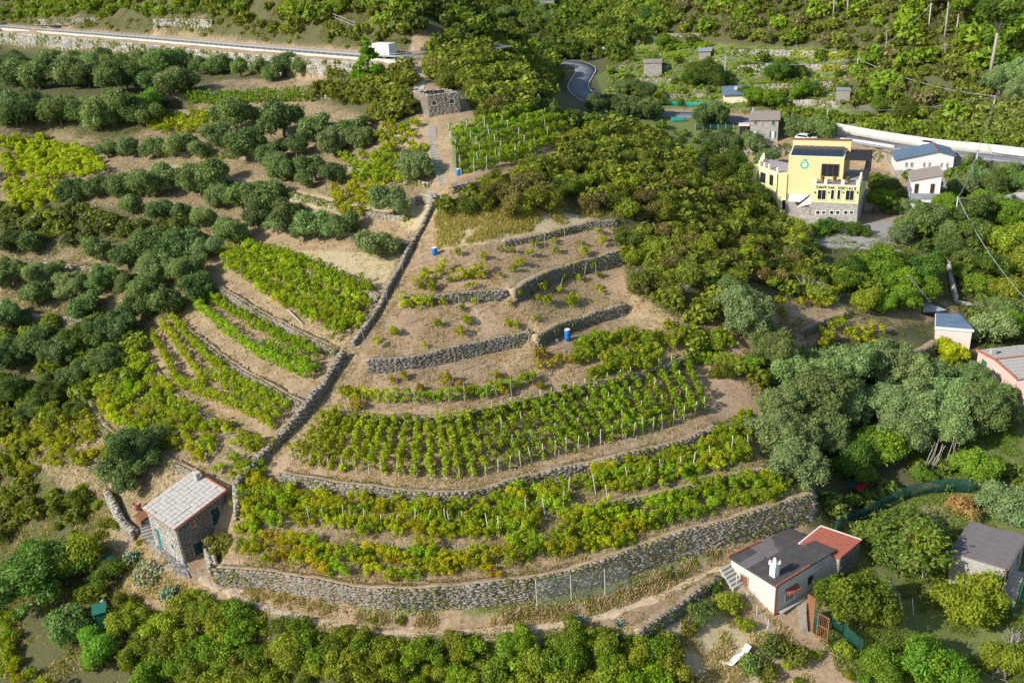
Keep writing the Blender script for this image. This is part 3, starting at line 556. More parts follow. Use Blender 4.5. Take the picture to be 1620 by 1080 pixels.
M['solar'] = m_plain('solar_glass', (.012, .03, .05), .2, 0, .2); M['rust'] = m_plain('rusty_metal', (.25, .115, .06), .8, 0, .5, 5); M['lattice'] = m_plain('dark_metal', (.03, .03, .035), .6, 0, .2); M['redsheet'] = m_plain('dark_red_sheet', (.22, .018, .02), .5, 0, .2)
M['terracotta'] = m_plain('terracotta', (.4, .2, .15), .8, 0, .15); M['cloth'] = m_plain('white_canvas', (.85, .84, .8), .9, 0, .05); M['emblem'] = m_plain('green_emblem', (.05, .45, .28), .7, 0, .1); M['letter'] = m_plain('black_letter', (.02, .02, .02), .6, 0, .1)
M['barrel'] = m_plain('blue_barrel', (.02, .16, .5), .4, 0, .15); M['deck'] = m_plain('deck_tile', (.34, .30, .32), .8, 0, .15); M['paving'] = m_masonry('slate_paving', (.22, .22, .22), (.42, .41, .39), (.12, .11, .1), 1.6, 1.); M['rubber'] = m_plain('rubber', (.03, .03, .03), .8)
def m_net(name, c):
    t = NT(name); t.col(c); tr = t.n('ShaderNodeBsdfTransparent'); mx = t.n('ShaderNodeMixShader'); mx.inputs[0].default_value = .52
    t.t.links.new(tr.outputs[0], mx.inputs[1]); t.t.links.new(t.b.outputs[0], mx.inputs[2]); t.t.links.new(mx.outputs[0], t.out.inputs[0]); return t.m
M['net'] = m_net('green_shade_net', (.015, .075, .055)); M['tealnet'] = m_net('teal_shade_net', (.01, .42, .33)); M['wire'] = m_net('wire_mesh', (.45, .46, .46)); M['wire'].node_tree.nodes['Mix Shader'].inputs[0].default_value = .08
def unit(v): v = np.asarray(v, float); return v/np.linalg.norm(v)
def yaw(d): return np.array([math.cos(math.radians(d)), math.sin(math.radians(d))])
class Fac:
    """a vertical wall face from A to B (plan points); s along it, z up, n outwards (towards the camera side)"""
    def __init__(s, A, B):
        s.A = np.array(A[:2], float); s.B = np.array(B[:2], float); s.L = np.linalg.norm(s.B-s.A); s.t = (s.B-s.A)/s.L; s.n = np.array([s.t[1], -s.t[0]])
        if s.n@(-s.A) < 0: s.n = -s.n
    def at(s, px, py):
        d = rays(px, py); a = np.array([[d[0], -s.t[0]], [d[1], -s.t[1]]]); k, m = np.linalg.solve(a, s.A-CP[:2]); return m, CP[2]+k*d[2]
    def rect(s, bl, br, top):
        a, za = s.at(*bl); b, zb = s.at(*br); c, zt = s.at(*top); return min(a, b), max(a, b), min(za, zb) if abs(za-zb) < .6 else (za+zb)/2, zt
    def box(s, mb, s0, s1, z0, z1, d0, d1): return mb.box(np.r_[s.A, 0], s.t, s.n, s0, s1, d0, d1, z0, z1)
def opening(root, f, r, name, mat, fmat='cream', fw_=.07, sill=True, bars=0, label=None, gapd=.03, shutter=None):
    s0, s1, z0, z1 = r; m = MB(); f.box(m, s0, s1, z0, z1, -.05, gapd); o = m.build(name, mat, root)
    if label: o['label'] = label
    if fmat:
        m = MB(); g = fw_; f.box(m, s0-g, s0, z0, z1, 0, .075); f.box(m, s1, s1+g, z0, z1, 0, .075); f.box(m, s0-g, s1+g, z1, z1+g, 0, .078)
        if sill: f.box(m, s0-g*1.3, s1+g*1.3, z0-g, z0, 0, .13)
        for i in range(bars): x = s0+(s1-s0)*(i+1)/(bars+1); f.box(m, x-.02, x+.02, z0, z1, gapd, .06)
        m.build('frame', fmat, o)
    if shutter:
        for a, b in ((s0-(s1-s0)*.55, s0-g), (s1+g, s1+(s1-s0)*.55)):
            m = MB(); f.box(m, a, b, z0, z1, .01, .06); m.build('shutter', shutter, root)
    return o
def wall_stones(root, f, s0, s1, z0, ztop, holes, mat, sh=.2, sl_=.42, jit=.18, dep=.22, off=0.):
    st = []; z = z0; 
    while z < max(ztop(s0), ztop(s1)):
        h = sh*rng.uniform(.7, 1.25); s = s0-rng.random()*sl_*.5
        while s < s1:
            l = sl_*rng.uniform(.5, 1.5); a, b = max(s, s0), min(s+l, s1); s += l; zc_ = z+h/2; sc = (a+b)/2
            if b-a < .08 or zc_+h*.3 > ztop(sc): continue
            if any(h0-.05 < sc < h1+.05 and h2-.05 < zc_ < h3+.05 for h0, h1, h2, h3 in holes): continue
            p = f.A+f.t*sc+f.n*(off+rng.uniform(-.01, .03)); st.append((*p, zc_, f.t[0], f.t[1], f.n[0], f.n[1], (b-a)*.94, dep, h*.92))
        z += h
    st = np.array(st); st[:, :3] -= parent_world(root); link('stone', stones_mesh('stone', st[:, :3], st[:, 3:5], st[:, 5:7], st[:, 7], st[:, 8], st[:, 9], mat, jit), root, kind='stuff')
def grid_on(c00, c10, c11, c01, nu, nv, gap=.03, lift=.05, th=.05, jit=.0):
    """yields the corner points of nu x nv tiles on a quad"""
    c00, c10, c11, c01 = [np.array(c, float) for c in (c00, c10, c11, c01)]
    for i in range(nu):
        for j in range(nv):
            u0, u1 = i/nu+gap/nu, (i+1)/nu-gap/nu; v0, v1 = j/nv+gap/nv, (j+1)/nv-gap/nv
            g = lambda u, v: (c00*(1-u)+c10*u)*(1-v)+(c01*(1-u)+c11*u)*v+np.array([0, 0, lift])
            yield i, j, [g(u0, v0), g(u1, v0), g(u1, v1), g(u0, v1)]
def tile_objects(name, mat, root, quad, nu, nv, gap=.03, lift=.06, th=.05, jit=.02, tilt=0.):
    first = None; w0 = parent_world(root)
    for i, j, c in grid_on(*quad, nu, nv, gap, lift):
        ctr = sum(c)/4
        if first is None: m = MB(); m.slab([p-ctr for p in c], th); first = m.build(name, mat); first.parent = root; o = first
        else: o = first.copy(); COL.objects.link(o)
        o.location = Vector(ctr-w0+np.array([rng.uniform(-jit, jit), rng.uniform(-jit, jit), rng.uniform(0, jit)])); o.rotation_euler = (tilt*rng.uniform(-1, 1), tilt*rng.uniform(-1, 1), rng.uniform(-1, 1)*tilt)
z3 = lambda xy, z: np.array([xy[0], xy[1], z], float)
# ---------------------------------------------------------------- stone house with slate roof
O = P(292.6, 892, 0); a = yaw(136.5); b = yaw(46.5); LA, LB = 5.7, 5.6; HL, HR = 4.45, 5.6
h1 = thing('stone_house', 'small stone house with pale slate roof edged in red, beside the crest wall', 'house', O)
A0 = O[:2]; A1 = A0+a*LA; B1 = A0+b*LB; AB = A1+b*LB
MB().prism([A0, B1, AB, A1], -1.5, [HL-.05, HR-.05, HR-.05, HL-.05]).build('wall', 'core', h1)
fl = Fac(A0, A1); fr = Fac(A0, B1); Q = lambda x, y: (150+x/4.907, 700+y/4.907)
ops_r = [(fr.rect(Q(785, 905), Q(860, 870), Q(800, 765)), 'darkgreen', 'door'), (fr.rect(Q(917, 635), Q(985, 605), Q(925, 505)), 'darkgreen', 'door'), (fr.rect(Q(747, 652), Q(776, 640), Q(760, 606)), 'red', 'window')]
ops_l = [(fl.rect(Q(515, 830), Q(545, 842), Q(497, 675)), 'teal', 'door'), (fl.rect(Q(468, 592), Q(487, 606), Q(470, 548)), 'teal', 'window'), (fl.rect(Q(588, 687), Q(607, 700), Q(590, 645)), 'teal', 'window'), (fl.rect(Q(603, 812), Q(622, 826), Q(612, 790)), 'green', 'window')]
for f, ops in ((fr, ops_r), (fl, ops_l)):
    for r, mt, nm in ops: opening(h1, f, r, nm, mt, 'greyplaster', .1, True, 0, gapd=.06)
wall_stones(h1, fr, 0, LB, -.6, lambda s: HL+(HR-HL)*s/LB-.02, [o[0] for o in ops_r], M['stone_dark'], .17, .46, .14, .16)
wall_stones(h1, fl, 0, LA, -1., lambda s: HL-.02, [o[0] for o in ops_l], M['stone_white'], .2, .42, .1, .12)  # left wall gets whiter stone than the gable: sunlit brightness put into colour
def rz(s, t): return z3(A0+a*s+b*t, HL+(HR-HL)*t/LB)
RC = [rz(-.3, -.3), rz(LA+.3, -.3), rz(LA+.3, LB+.3), rz(-.3, LB+.3)]
rf = MB().slab(RC, .12).build('roof', 'greyplaster', h1)
tile_objects('slate', 'slate', rf, RC, 9, 13, .05, .05, .045, .03, .012)
m = MB(); m.tube([RC[0]+[0, 0, .08], RC[3]+[0, 0, .08]], .1, 6); m.tube([RC[3]+[0, 0, .08], RC[2]+[0, 0, .08]], .1, 6); m.tube([RC[0]+[0, 0, .0], RC[1]+[0, 0, .0]], .035, 6).build('red_trim', 'red', rf)
cp = P(*Q(800, 285), 5.6)[:2]; m = MB(); m.box(z3(cp, 0), a, b, -.25, .25, -.22, .22, 5.2, 6.35); ch = m.build('chimney', 'greyplaster', rf); MB().box(z3(cp, 0), a, b, -.33, .33, -.3, .3, 6.38, 6.46).build('chimney_cap', 'concrete', ch)
# its steps, patio, planter, pot
def steps(name, label, p0, p1, n, wd, mat='greyplaster', cat='steps', th=.5):
    p0 = np.array(p0, float); p1 = np.array(p1, float); r = thing(name, label, cat, p0); t = unit((p1-p0)[:2]); nn = np.array([-t[1], t[0]]); L = np.linalg.norm((p1-p0)[:2])/n; dz = (p1[2]-p0[2])/n
    for i in range(n):
        m = MB(); c = p0+(p1-p0)*(i/n); m.box(z3(c[:2], 0), t, nn, 0, L*.98, -wd/2, wd/2, c[2]+dz-th if dz > 0 else c[2]-th, max(c[2], c[2]+dz)-.01*i*0); m.build('step', mat, r)
    return r
s1 = ground(*Q(420, 745))[0]; s2 = P(*Q(385, 600), s1[2]+1.5); steps('stone_steps', 'grey slab steps along the left wall of the slate roofed house', s1, s2, 6, 1.2)
m = MB(); pc = [P(236, 850, .12), P(250, 838, .12), P(294, 893, .12), P(300, 912, .12), P(278, 905, .12)]; pt = thing('patio', 'grey slate paved patio in front of the bright left wall of the house', 'patio', pc[0]); MB().slab(pc, .6).build('paving', 'paving', pt)
ps = ground(305, 918)[0]; steps('stone_steps', 'short dark stone steps going down from the patio to the cactus bed', P(290, 900, .1), P(298, 935, -1.1), 5, 1.1, 'greyplaster')
def lathe(mb, c, prof, k=14):
    b_ = len(mb.v); 
    for r_, z in prof:
        for j in range(k): mb.v.append((c[0]+r_*math.cos(j*2*math.pi/k), c[1]+r_*math.sin(j*2*math.pi/k), c[2]+z))
    for i in range(len(prof)-1):
        for j in range(k): mb.f.append((b_+i*k+j, b_+i*k+(j+1) % k, b_+(i+1)*k+(j+1) % k, b_+(i+1)*k+j))
    mb.f.append(tuple(b_+j for j in range(k))[::-1]); mb.f.append(tuple(b_+(len(prof)-1)*k+j for j in range(k))); return mb
tz = P(222, 812, 1.6); m = MB(); m.slab([P(213, 815, 1.75), P(222, 825, 1.75), P(240, 812, 1.75), P(228, 798, 1.75)], 1.9); tr_ = tag(m.build('terrace_slab', 'rust'), 'small brown paved terrace at the far left corner of the slate roofed house', 'terrace'); shift_origin(tr_, tz)
pp = P(218, 806, 1.75); pot = thing('plant_pot', 'large round pink terracotta pot on the small terrace', 'plant pot', pp); lathe(MB(), pp, [(.2, 0), (.42, .25), (.48, .5), (.38, .75), (.42, .82), (.36, .8), (.3, .7)]).build('pot', 'terracotta', pot, True)
up = P(268, 742, 3.2); um = thing('parasol', 'folded beige garden parasol behind the slate roofed house', 'parasol', up-[0, 0, 2.2]); MB().tube([up-[0, 0, 2.4], up+[0, 0, .1]], .03).build('pole', 'postwood', um)
m = MB(); k = 8; pts = [up+[math.cos(j*math.pi/4)*1.5, math.sin(j*math.pi/4)*1.5, -.35] for j in range(k)]; m.add([up+[0, 0, .15]]+pts+[up+[0, 0, .1]]+[p-[0, 0, .03] for p in pts], [(0, 1+j, 1+(j+1) % k) for j in range(k)]+[(9, 10+(j+1) % k, 10+j) for j in range(k)]); m.build('canopy', M['cloth2'] if 'cloth2' in M else 'slate', um)
# ---------------------------------------------------------------- white house with dark flat roof (lower right)
q = lambda x, y: (1120+x/4.153, 800+y/4.153)
F_, L_, K_, R_ = P(*q(450, 530), 1.05), P(*q(135, 335), 1.1), P(*q(535, 145), 1.3), P(*q(840, 290), 1.15)
h2 = thing('white_house', 'white plastered house with dark felt roof and white chimney at the path end', 'house', (F_[0], F_[1], -3))
cen = (F_+L_+K_+R_)/4; ins = lambda p, k=.25: (p+unit((cen-p)[:2]).tolist()[0]*np.array([k, 0, 0])+unit((cen-p)[:2]).tolist()[1]*np.array([0, k, 0]))
wp = [ins(p)[:2] for p in (F_, R_, K_, L_)]; MB().prism(wp, -5, [F_[2]-.14, R_[2]-.14, K_[2]-.14, L_[2]-.14]).build('wall', 'plaster', h2)
rf = MB().slab([F_, R_, K_, L_], .16).build('roof', 'blackroof', h2); tile_objects('felt_sheet', 'blackroof', rf, [F_, R_, K_, L_], 3, 5, .02, .02, .02, .004)
for i_, o_ in enumerate([c for c in rf.children if c.name.startswith('felt_sheet')]):
    if i_ in (3, 8, 9): o_.data = o_.data.copy(); o_.data.materials[0] = M['greyroof']
mid = F_*.45+R_*.55; m = MB().tube([F_+[0, 0, .1], mid+[0, 0, .1]], .1); m.tube([L_+[0, 0, .1], (L_*.5+K_*.5)+[0, 0, .1]], .09); m.build('tile_edge', 'rooftile', rf)
cc = P(*q(435, 455), 1.1); m = MB(); ax, ay = unit((R_-F_)[:2]), unit((L_-F_)[:2]); m.box(z3(cc[:2], 0), ax, ay, -.3, .3, -.3, .3, 1.0, 2.35); m.box(z3(cc[:2], 0), ax, ay, -.4, .4, -.4, .4, 2.35, 2.5); ch = m.build('chimney', 'white', rf); m = MB()
for i, j in ((-1, -1), (1, -1), (-1, 1), (1, 1)): m.box(z3(cc[:2], 0), ax, ay, i*.3-.07, i*.3+.07, j*.3-.07, j*.3+.07, 2.5, 2.75)
lathe(m, cc+[0, 0, 1.45], [(.16, 0), (.16, .3), (.05, .5)]); m.build('chimney_pot', 'white', ch)
f2l, f2r = Fac(wp[0], wp[3]), Fac(wp[0], wp[1])
opening(h2, f2l, f2l.rect(q(210, 578), q(257, 605), q(232, 450)), 'door', 'rust', 'greyplaster', .08, True, label='rusty brown door')
w = opening(h2, f2r, f2r.rect(q(505, 625), q(555, 598), q(530, 572)), 'window', 'glass_and_void', 'white', .07, True, 3)
r = f2r.rect(q(505, 575), q(580, 535), q(545, 535)); sa, sb, zz = r[0], r[1]+.1, r[3]
aw = MB().slab([z3(f2r.A+f2r.t*sa, zz+.1), z3(f2r.A+f2r.t*sb, zz+.1), z3(f2r.A+f2r.t*sb+f2r.n*.55, zz-.15), z3(f2r.A+f2r.t*sa+f2r.n*.55, zz-.15)], .04).build('awning', 'rooftile', h2)
m = MB()
for i in range(7): s = sa+(sb-sa)*(i+.5)/7; m.tube([z3(f2r.A+f2r.t*s, zz+.13), z3(f2r.A+f2r.t*s+f2r.n*.58, zz-.12)], .065)
m.build('tile_row', 'rooftile', aw)
opening(h2, f2r, f2r.rect(q(525, 800), q(590, 790), q(555, 745)), 'door', 'teal', 'greyplaster', .08, False, label='pale blue basement door'); opening(h2, f2r, f2r.rect(q(650, 520), q(685, 500), q(668, 460)), 'window', 'glass_and_void', 'greyplaster', .06)
m = MB(); s0 = f2r.at(*q(452, 770))[0]; f2r.box(m, s0, s0+3.4, -2.15, -2.05, 0, .5); m.build('ledge', 'greyplaster', h2)
m = MB(); e = f2l.A+f2l.n*.07; m.tube([z3(e, .9), z3(e, -3)], .05); e = f2r.A+f2r.t*.1+f2r.n*.06; m.tube([z3(e, .9), z3(e, -3)], .045).build('drainpipe', 'rust', h2)
# annex with red tiles
g = [P(*q(870, 345), .55), P(*q(1008, 228), .75), P(*q(742, 138), 1.35), P(*q(590, 165), 1.25)]
g[3] = g[2]+(g[0]-g[1])*1.02; h3 = thing('tiled_annex', 'low stone annex with bright red tiled roof behind the white house', 'annex', (g[0][0], g[0][1], -3)); cen = sum(g)/4
wp2 = [ins(p, .2)[:2] for p in g]; MB().prism(wp2, -4.5, [p[2]-.13 for p in g]).build('wall', 'masonry', h3); rf = MB().slab(g, .12).build('roof', 'rooftile', h3); m0 = None
for i in range(17):
    u = (i+.5)/17; pa, pb = g[0]*(1-u)+g[1]*u, g[3]*(1-u)+g[2]*u; m = MB().tube([pa+[0, 0, .05], pb+[0, 0, .05]], .11, 6); o = m.build('roof_tile_row', 'rooftile', rf)
m = MB(); m.tube([g[1]+[0, 0, .1], g[2]+[0, 0, .1]], .1); m.tube([g[3]+[0, 0, .1], g[2]+[0, 0, .1]], .12); m.build('ridge_cap', 'palepink', rf); fa = Fac(wp2[0], wp2[1]); wall_stones(h3, fa, 0, fa.L, -3.6, lambda s: .45, [], M['stone_dark'], .19, .38, .16, .12, .03)
# gate, doors, red sheet, white board, netting fence
def board(name, label, cat, p0, p1, z0, z1, mat, th=.06):
    p0 = np.asarray(p0[:2], float); p1 = np.asarray(p1[:2], float); t = unit(p1-p0); n_ = np.array([-t[1], t[0]]); o = MB().box(z3(p0, 0), t, n_, 0, np.linalg.norm(p1-p0), -th/2, th/2, z0, z1).build(name, mat); tag(o, label, cat); return shift_origin(o, z3(p0, z0))
ga = P(*q(640, 790), -3.0); gb = P(*q(690, 830), -3.1); board('metal_door', 'tall rusty orange and white metal door leaning near the white house', 'metal door', ga, gb, -3.1, .7, 'rust', .08)
gc = P(*q(715, 850), -3.1); gd = P(*q(783, 895), -3.2); gt = thing('garden_gate', 'rusty barred garden gate beside the shade net fence', 'gate', gc); t = unit((gd-gc)[:2]); Lg = np.linalg.norm((gd-gc)[:2]); nn_ = np.array([-t[1], t[0]]); m = MB()
for s in (0, Lg): m.box(z3(gc[:2], 0), t, nn_, s-.05, s+.05, -.05, .05, -3.3, -.5)
for z in (-.62, -1.9, -3.1): m.box(z3(gc[:2], 0), t, nn_, .05, Lg-.05, -.03, .03, z, z+.1)
m.build('frame', 'rust', gt)
for i in range(5): s = Lg*(i+1)/6; MB().box(z3(gc[:2], 0), t, nn_, s-.02, s+.02, -.02, .02, -3.0, -.62).build('bar', 'rust', gt)
board('sheet_panel', 'teal sheet panel between the rusty door and the barred gate', 'panel', gb, gc, -3.1, -.5, 'net', .05)
rs = [P(*q(930, 475), -2.0), P(*q(1155, 560), -2.0), P(*q(1110, 622), -2.2), P(*q(925, 570), -2.2)]; sh_ = thing('red_lean_to', 'dark red sheet roof of a low lean-to behind the dark bush', 'lean-to', rs[3]-[0, 0, 1]); MB().slab(rs, .06).build('roof', 'redsheet', sh_); m = MB()
for p in rs: m.tube([p-[0, 0, 1.4], p-[0, 0, .03]], .05)
m.build('leg', 'postwood', sh_)
board('white_board', 'upright white sheet standing by the red lean-to', 'sheet', P(*q(880, 590), -3), P(*q(925, 600), -3), -3.1, -.9, 'white')
for i in range(9): pass
pl = thing('plank_stack', 'bundle of grey planks leaning on the white house corner near the rusty door', 'planks', P(*q(625, 830), -3.0))
for i in range(7): c = P(*q(605+8*i, 825), -3.0); MB().tube([c, c+np.r_[f2r.n*-.5, 3.0+rng.uniform(-.4, .4)]], .05, 4).build('plank', 'postwood', pl)
# path side steps, railing
s0 = ground(1143, 893)[0]; steps('concrete_steps', 'concrete steps from the footpath down to the rusty door', ground(1168, 930)[0]+[0, 0, .1], ground(1146, 898)[0]+[0, 0, .25], 6, 1.3, 'greyplaster')
# ---------------------------------------------------------------- right hand shed house
q = lambda x, y: (1380+x/4.908, 780+y/4.908)
g = [P(*q(1060, 590), .2), P(*q(1215, 330), .5), P(*q(755, 220), .55), P(*q(597, 450), .25)]; h4 = thing('plastered_house', 'beige plastered house with grey brown strip roof at the right edge', 'house', (g[0][0], g[0][1], -4.6)); cen = sum(g)/4
wp = [ins(p, .3)[:2] for p in g]; MB().prism(wp, -7, [p[2]-.14 for p in g]).build('wall', 'greyplaster', h4); rf = MB().slab(g, .14).build('roof', 'greyroof', h4); tile_objects('roof_sheet', 'greyroof', rf, [g[3], g[0], g[1], g[2]], 1, 6, .03, .03, .03, .006, .003)
fa, fb = Fac(wp[0], wp[3]), Fac(wp[0], wp[1]); opening(h4, fb, fb.rect(q(1015, 700), q(1048, 640), q(1030, 600)), 'window', 'glass_and_void', 'rust', .06); opening(h4, fb, fb.rect(q(1112, 560), q(1128, 530), q(1120, 490)), 'door', 'glass_and_void', 'greyplaster', .06); opening(h4, fa, fa.rect(q(915, 900), q(950, 910), q(930, 810)), 'door', 'glass_and_void', 'greyplaster', .06, False)
m = MB(); e = fa.A+fa.n*.1; m.tube([z3(e, .1), z3(e, -5)], .06); m.build('drainpipe', 'white', h4)
st0 = P(*q(1010, 1015), -5.0); st1 = P(*q(1130, 600), -1.6); steps('stone_steps', 'flight of grey steps climbing along the right wall of the beige house', st0, st1, 15, 1.1, 'greyplaster')
m = MB(); t = unit((st1-st0)[:2]); n_ = np.array([t[1], -t[0]]); pa = st0+np.r_[n_*.75, 0]; pb = st1+np.r_[n_*.75, 0]; r_ = thing('hand_railing', 'green railing along the steps of the beige house', 'railing', pa); MB().tube([pa+[0, 0, .9], pb+[0, 0, 1.]], .04).build('rail', 'green', r_)
for u in np.linspace(0, 1, 7): c = pa*(1-u)+pb*u; MB().tube([c-[0, 0, .5], c+[0, 0, .9]], .03, 5).build('post', 'green', r_)
# ---------------------------------------------------------------- pink houses
q = lambda x, y: (1300+x/5.0625, 400+y/5.0625); zt = 5.6
g = [P(*q(1222, 615), zt), P(*q(1110, 490), zt+.3), P(*q(910, 482), zt+.3), P(*q(906, 590), zt)]; h5 = thing('pink_hut', 'small pale pink house with flat blue grey roof and a vine on its front', 'house', (g[0][0], g[0][1], 2.3)); cen = sum(g)/4
wp = [ins(p, .25)[:2] for p in g]; MB().prism(wp, .5, [p[2]-.3 for p in g]).build('wall', 'palepink', h5); MB().slab([p+[0, 0, -.02] for p in g], .32).build('cornice', 'white', h5); MB().slab([p+(cen-p)*.04+[0, 0, .08] for p in g], .09).build('roof', 'bluesheet', h5)
g = [P(*q(815, 385), 5.4), P(*q(1000, 455), 5.3), P(*q(905, 470), 5.0), P(*q(810, 470), 5.0)]; t5 = thing('tool_shed', 'dark open tool shed with corrugated tin roof beside the small pink house', 'shed', (g[3][0], g[3][1], 3)); MB().slab(g, .06).build('roof', 'steel', t5); MB().prism([p[:2] for p in g], 2.5, [p[2]-.1 for p in g]).build('wall', 'lattice', t5)
pq = P(*q(870, 395), 5.6); m = MB().tube([pq, P(*q(695, 180), 10.2)], .1); o = tag(m.build('slanted_pole', 'steel'), 'long slanted pale metal pole rising from the tin roofed shed', 'pole'); shift_origin(o, pq)
q = lambda x, y: (1500+x/6.75, 520+y/6.75); EL, RF_, ER = P(*q(300, 230), 4.7), P(*q(495, 335), 5.1), P(*q(725, 535), 4.5); BR_ = P(*q(812, 298), 5.1); dv = np.r_[unit((BR_-RF_)[:2])*9, 0]
h6 = thing('pink_house', 'pink house with grey slate roof edged in red tiles, cut by the right edge', 'house', (RF_[0], RF_[1], 1.2)); pl_ = [EL[:2], RF_[:2], ER[:2], (ER+dv)[:2], (RF_+dv)[:2], (EL+dv)[:2]]; cen = (EL+ER+dv)/2; 
MB().prism([(np.array(p)+unit(cen[:2]-p)*.25) for p in pl_], 0, [4.5, 4.9, 4.3, 4.3, 4.9, 4.5]).build('wall', 'pink', h6)
r1 = MB().slab([EL, RF_, RF_+dv, EL+dv], .12).build('roof', 'slate', h6); r2 = MB().slab([RF_, ER, ER+dv, RF_+dv], .12).build('roof', 'slate', h6)
tile_objects('slate', 'slate2' if 'slate2' in M else 'greyplaster', r1, [EL, RF_, RF_+dv, EL+dv], 5, 14, .04, .04, .04, .02, .01); tile_objects('slate', 'greyplaster', r2, [RF_, ER, ER+dv, RF_+dv], 6, 14, .04, .04, .04, .02, .01)
m = MB(); m.tube([EL+[0, 0, .12], RF_+[0, 0, .12]], .12); m.tube([RF_+[0, 0, .12], ER+[0, 0, .12]], .12); m.tube([RF_+[0, 0, .12], RF_+dv+[0, 0, .12]], .1).build('red_trim', 'red', r2); cc = P(*q(475, 270), 4.9); MB().box(cc, (1, 0), (0, 1), -.3, .3, -.25, .25, 0, .7).build('chimney', 'greyplaster', r1)
f6 = Fac(EL[:2]+unit(cen[:2]-EL[:2])*.22, ER[:2]+unit(cen[:2]-ER[:2])*.22); opening(h6, f6, f6.rect(q(345, 440), q(400, 465), q(365, 320)), 'shutter_door', 'green', None); opening(h6, f6, f6.rect(q(465, 480), q(530, 510), q(500, 425)), 'window', 'glass_and_void', 'white', .07, True, 2)
ex = [ER, ER+dv, ER+dv+np.r_[f6.t*2.4, -1.2], ER+np.r_[f6.t*2.4, -1.2]]; e6 = thing('lean_to_roof', 'rose pink lower roof below the grey roofed pink house', 'annex', (ex[3][0], ex[3][1], 0)); MB().slab([p-[0, 0, .3] for p in ex], .12).build('roof', 'pink', e6); MB().prism([p[:2]+unit((sum(ex)/4-p)[:2])*.2 for p in ex], -1., [p[2]-.45 for p in ex]).build('wall', 'pink', e6)
# ---------------------------------------------------------------- yellow winery
q = lambda x, y: (1170+x/6.352, 200+y/6.352); zt = 15.3; FR, FL = P(1361, 286.5, zt), P(1285.7, 283.4, zt); ux = unit((FR-FL)[:2]); uy = np.array([-ux[1], ux[0]]); W = np.linalg.norm((FR-FL)[:2])
hc = thing('winery', 'yellow and apricot winery with solar roof, emblem and black letters over its windows', 'winery', (FL[0], FL[1], 8)); fl2 = FL[:2]; C2 = lambda u, v: fl2+ux*u+uy*v
ff = Fac(C2(0, 0), C2(W, 0)); zb_ = ff.at(1320, 321)[1]
MB().prism([C2(0, 0), C2(W, 0), C2(W+.6, 9), C2(0, 9)], zb_, zt-.75).build('upper_wall', 'yellow', hc); MB().prism([C2(0, -.03), C2(W+.03, -.03), C2(W+.63, 9), C2(0, 9)], 3.5, zb_-.01).build('stone_wall', 'masonry', hc)
MB().prism([C2(.1, .1), C2(W-.1, .1), C2(W+.5, 8.9), C2(.1, 8.9)], zt-.74, zt-.70).build('deck_floor', 'deck', hc)
m = MB(); f0 = ff
for u0, u1 in ((-.02, .62), (1.75, 2.2), (4.25, 4.75), (W-.55, W)): m.box(z3(fl2, 0), ux, uy, u0, u1, -.02, .35, zt-.75, zt+.05)
m.box(z3(fl2, 0), ux, uy, -.04, W+.04, -.05, .3, zt-.95, zt-.74); v_ = .9
while v_ < 8.5: m.box(z3(fl2+ux*(W-.3), 0), ux, uy, 0, .3, v_, v_+.4, zt-.75, zt+.02); v_ += 1.9
m.box(z3(fl2+ux*(W-.3), 0), ux, uy, .0, .35, .3, 9, zt-.95, zt-.74); m.build('parapet', 'cream', hc)
m = MB(); m.box(z3(fl2, 0), ux, uy, .6, W-.5, .12, .16, zt-.05, zt); 
for i in range(40): u = .6+i*(W-1.1)/39; m.box(z3(fl2, 0), ux, uy, u-.012, u+.012, .12, .15, zt-.75, zt-.05)
m.build('balustrade', 'lattice', hc)
def rx(f, x0, y0, x1, y1): s0, z0 = f.at(x0, y1); s1, z1 = f.at(x1, y0); return (s0, s1, z0, z1)
for x0, y0, x1, y1, b_ in ((782, 640, 870, 730, 1), (915, 640, 952, 730, 0), (980, 640, 1015, 730, 0), (1063, 645, 1152, 738, 1)): opening(hc, ff, rx(ff, *q(x0, y0), *q(x1, y1)), 'window', 'glass_and_void', 'cream', .1, True, b_)
for x0 in (770, 828, 908, 968, 1050, 1108): opening(hc, ff, rx(ff, *q(x0, 850), *q(x0+36, 880)), 'window', 'glass_and_void', 'white', .09, True)
for i, x0 in enumerate((757, 895, 1040, 1182)):
    s, z = ff.at(*q(x0, 660)); m = MB(); m.box(z3(ff.A+ff.t*s, 0), ff.t, ff.n, -.08, .08, .02, .2, z-.1, z+.1); m.build('wall_lamp', 'lattice', hc)
def text3d(txt, root, f, s0, s1, zc_, h, mat='letter'):
    n = len(txt)
    for i, chh in enumerate(txt):
        if chh == ' ': continue
        cu = bpy.data.curves.new('letter', 'FONT'); cu.body = chh; cu.size = h*1.38; cu.extrude = .025; cu.offset = .014; cu.align_x = 'CENTER'; tmp = bpy.data.objects.new('tmp', cu); COL.objects.link(tmp)
        dg = bpy.context.evaluated_depsgraph_get(); me = bpy.data.meshes.new_from_object(tmp.evaluated_get(dg)); bpy.data.objects.remove(tmp)
        me.materials.clear(); me.materials.append(M[mat]); s = s0+(s1-s0)*i/(n-1); mw = Matrix(((f.t[0], 0, f.n[0], 0), (f.t[1], 0, f.n[1], 0), (0, 1, 0, 0), (0, 0, 0, 1))); me.transform(mw)
        o = link('letter', me, root); o.location = Vector(z3(f.A+f.t*s+f.n*.05, zc_-h/2)-parent_world(root))
sa, za = ff.at(*q(783, 608)); sb, zb2 = ff.at(*q(1162, 612)); text3d('CANTINA SOCIALE', hc, ff, sa, sb, min(za, zt-1.2), .40)
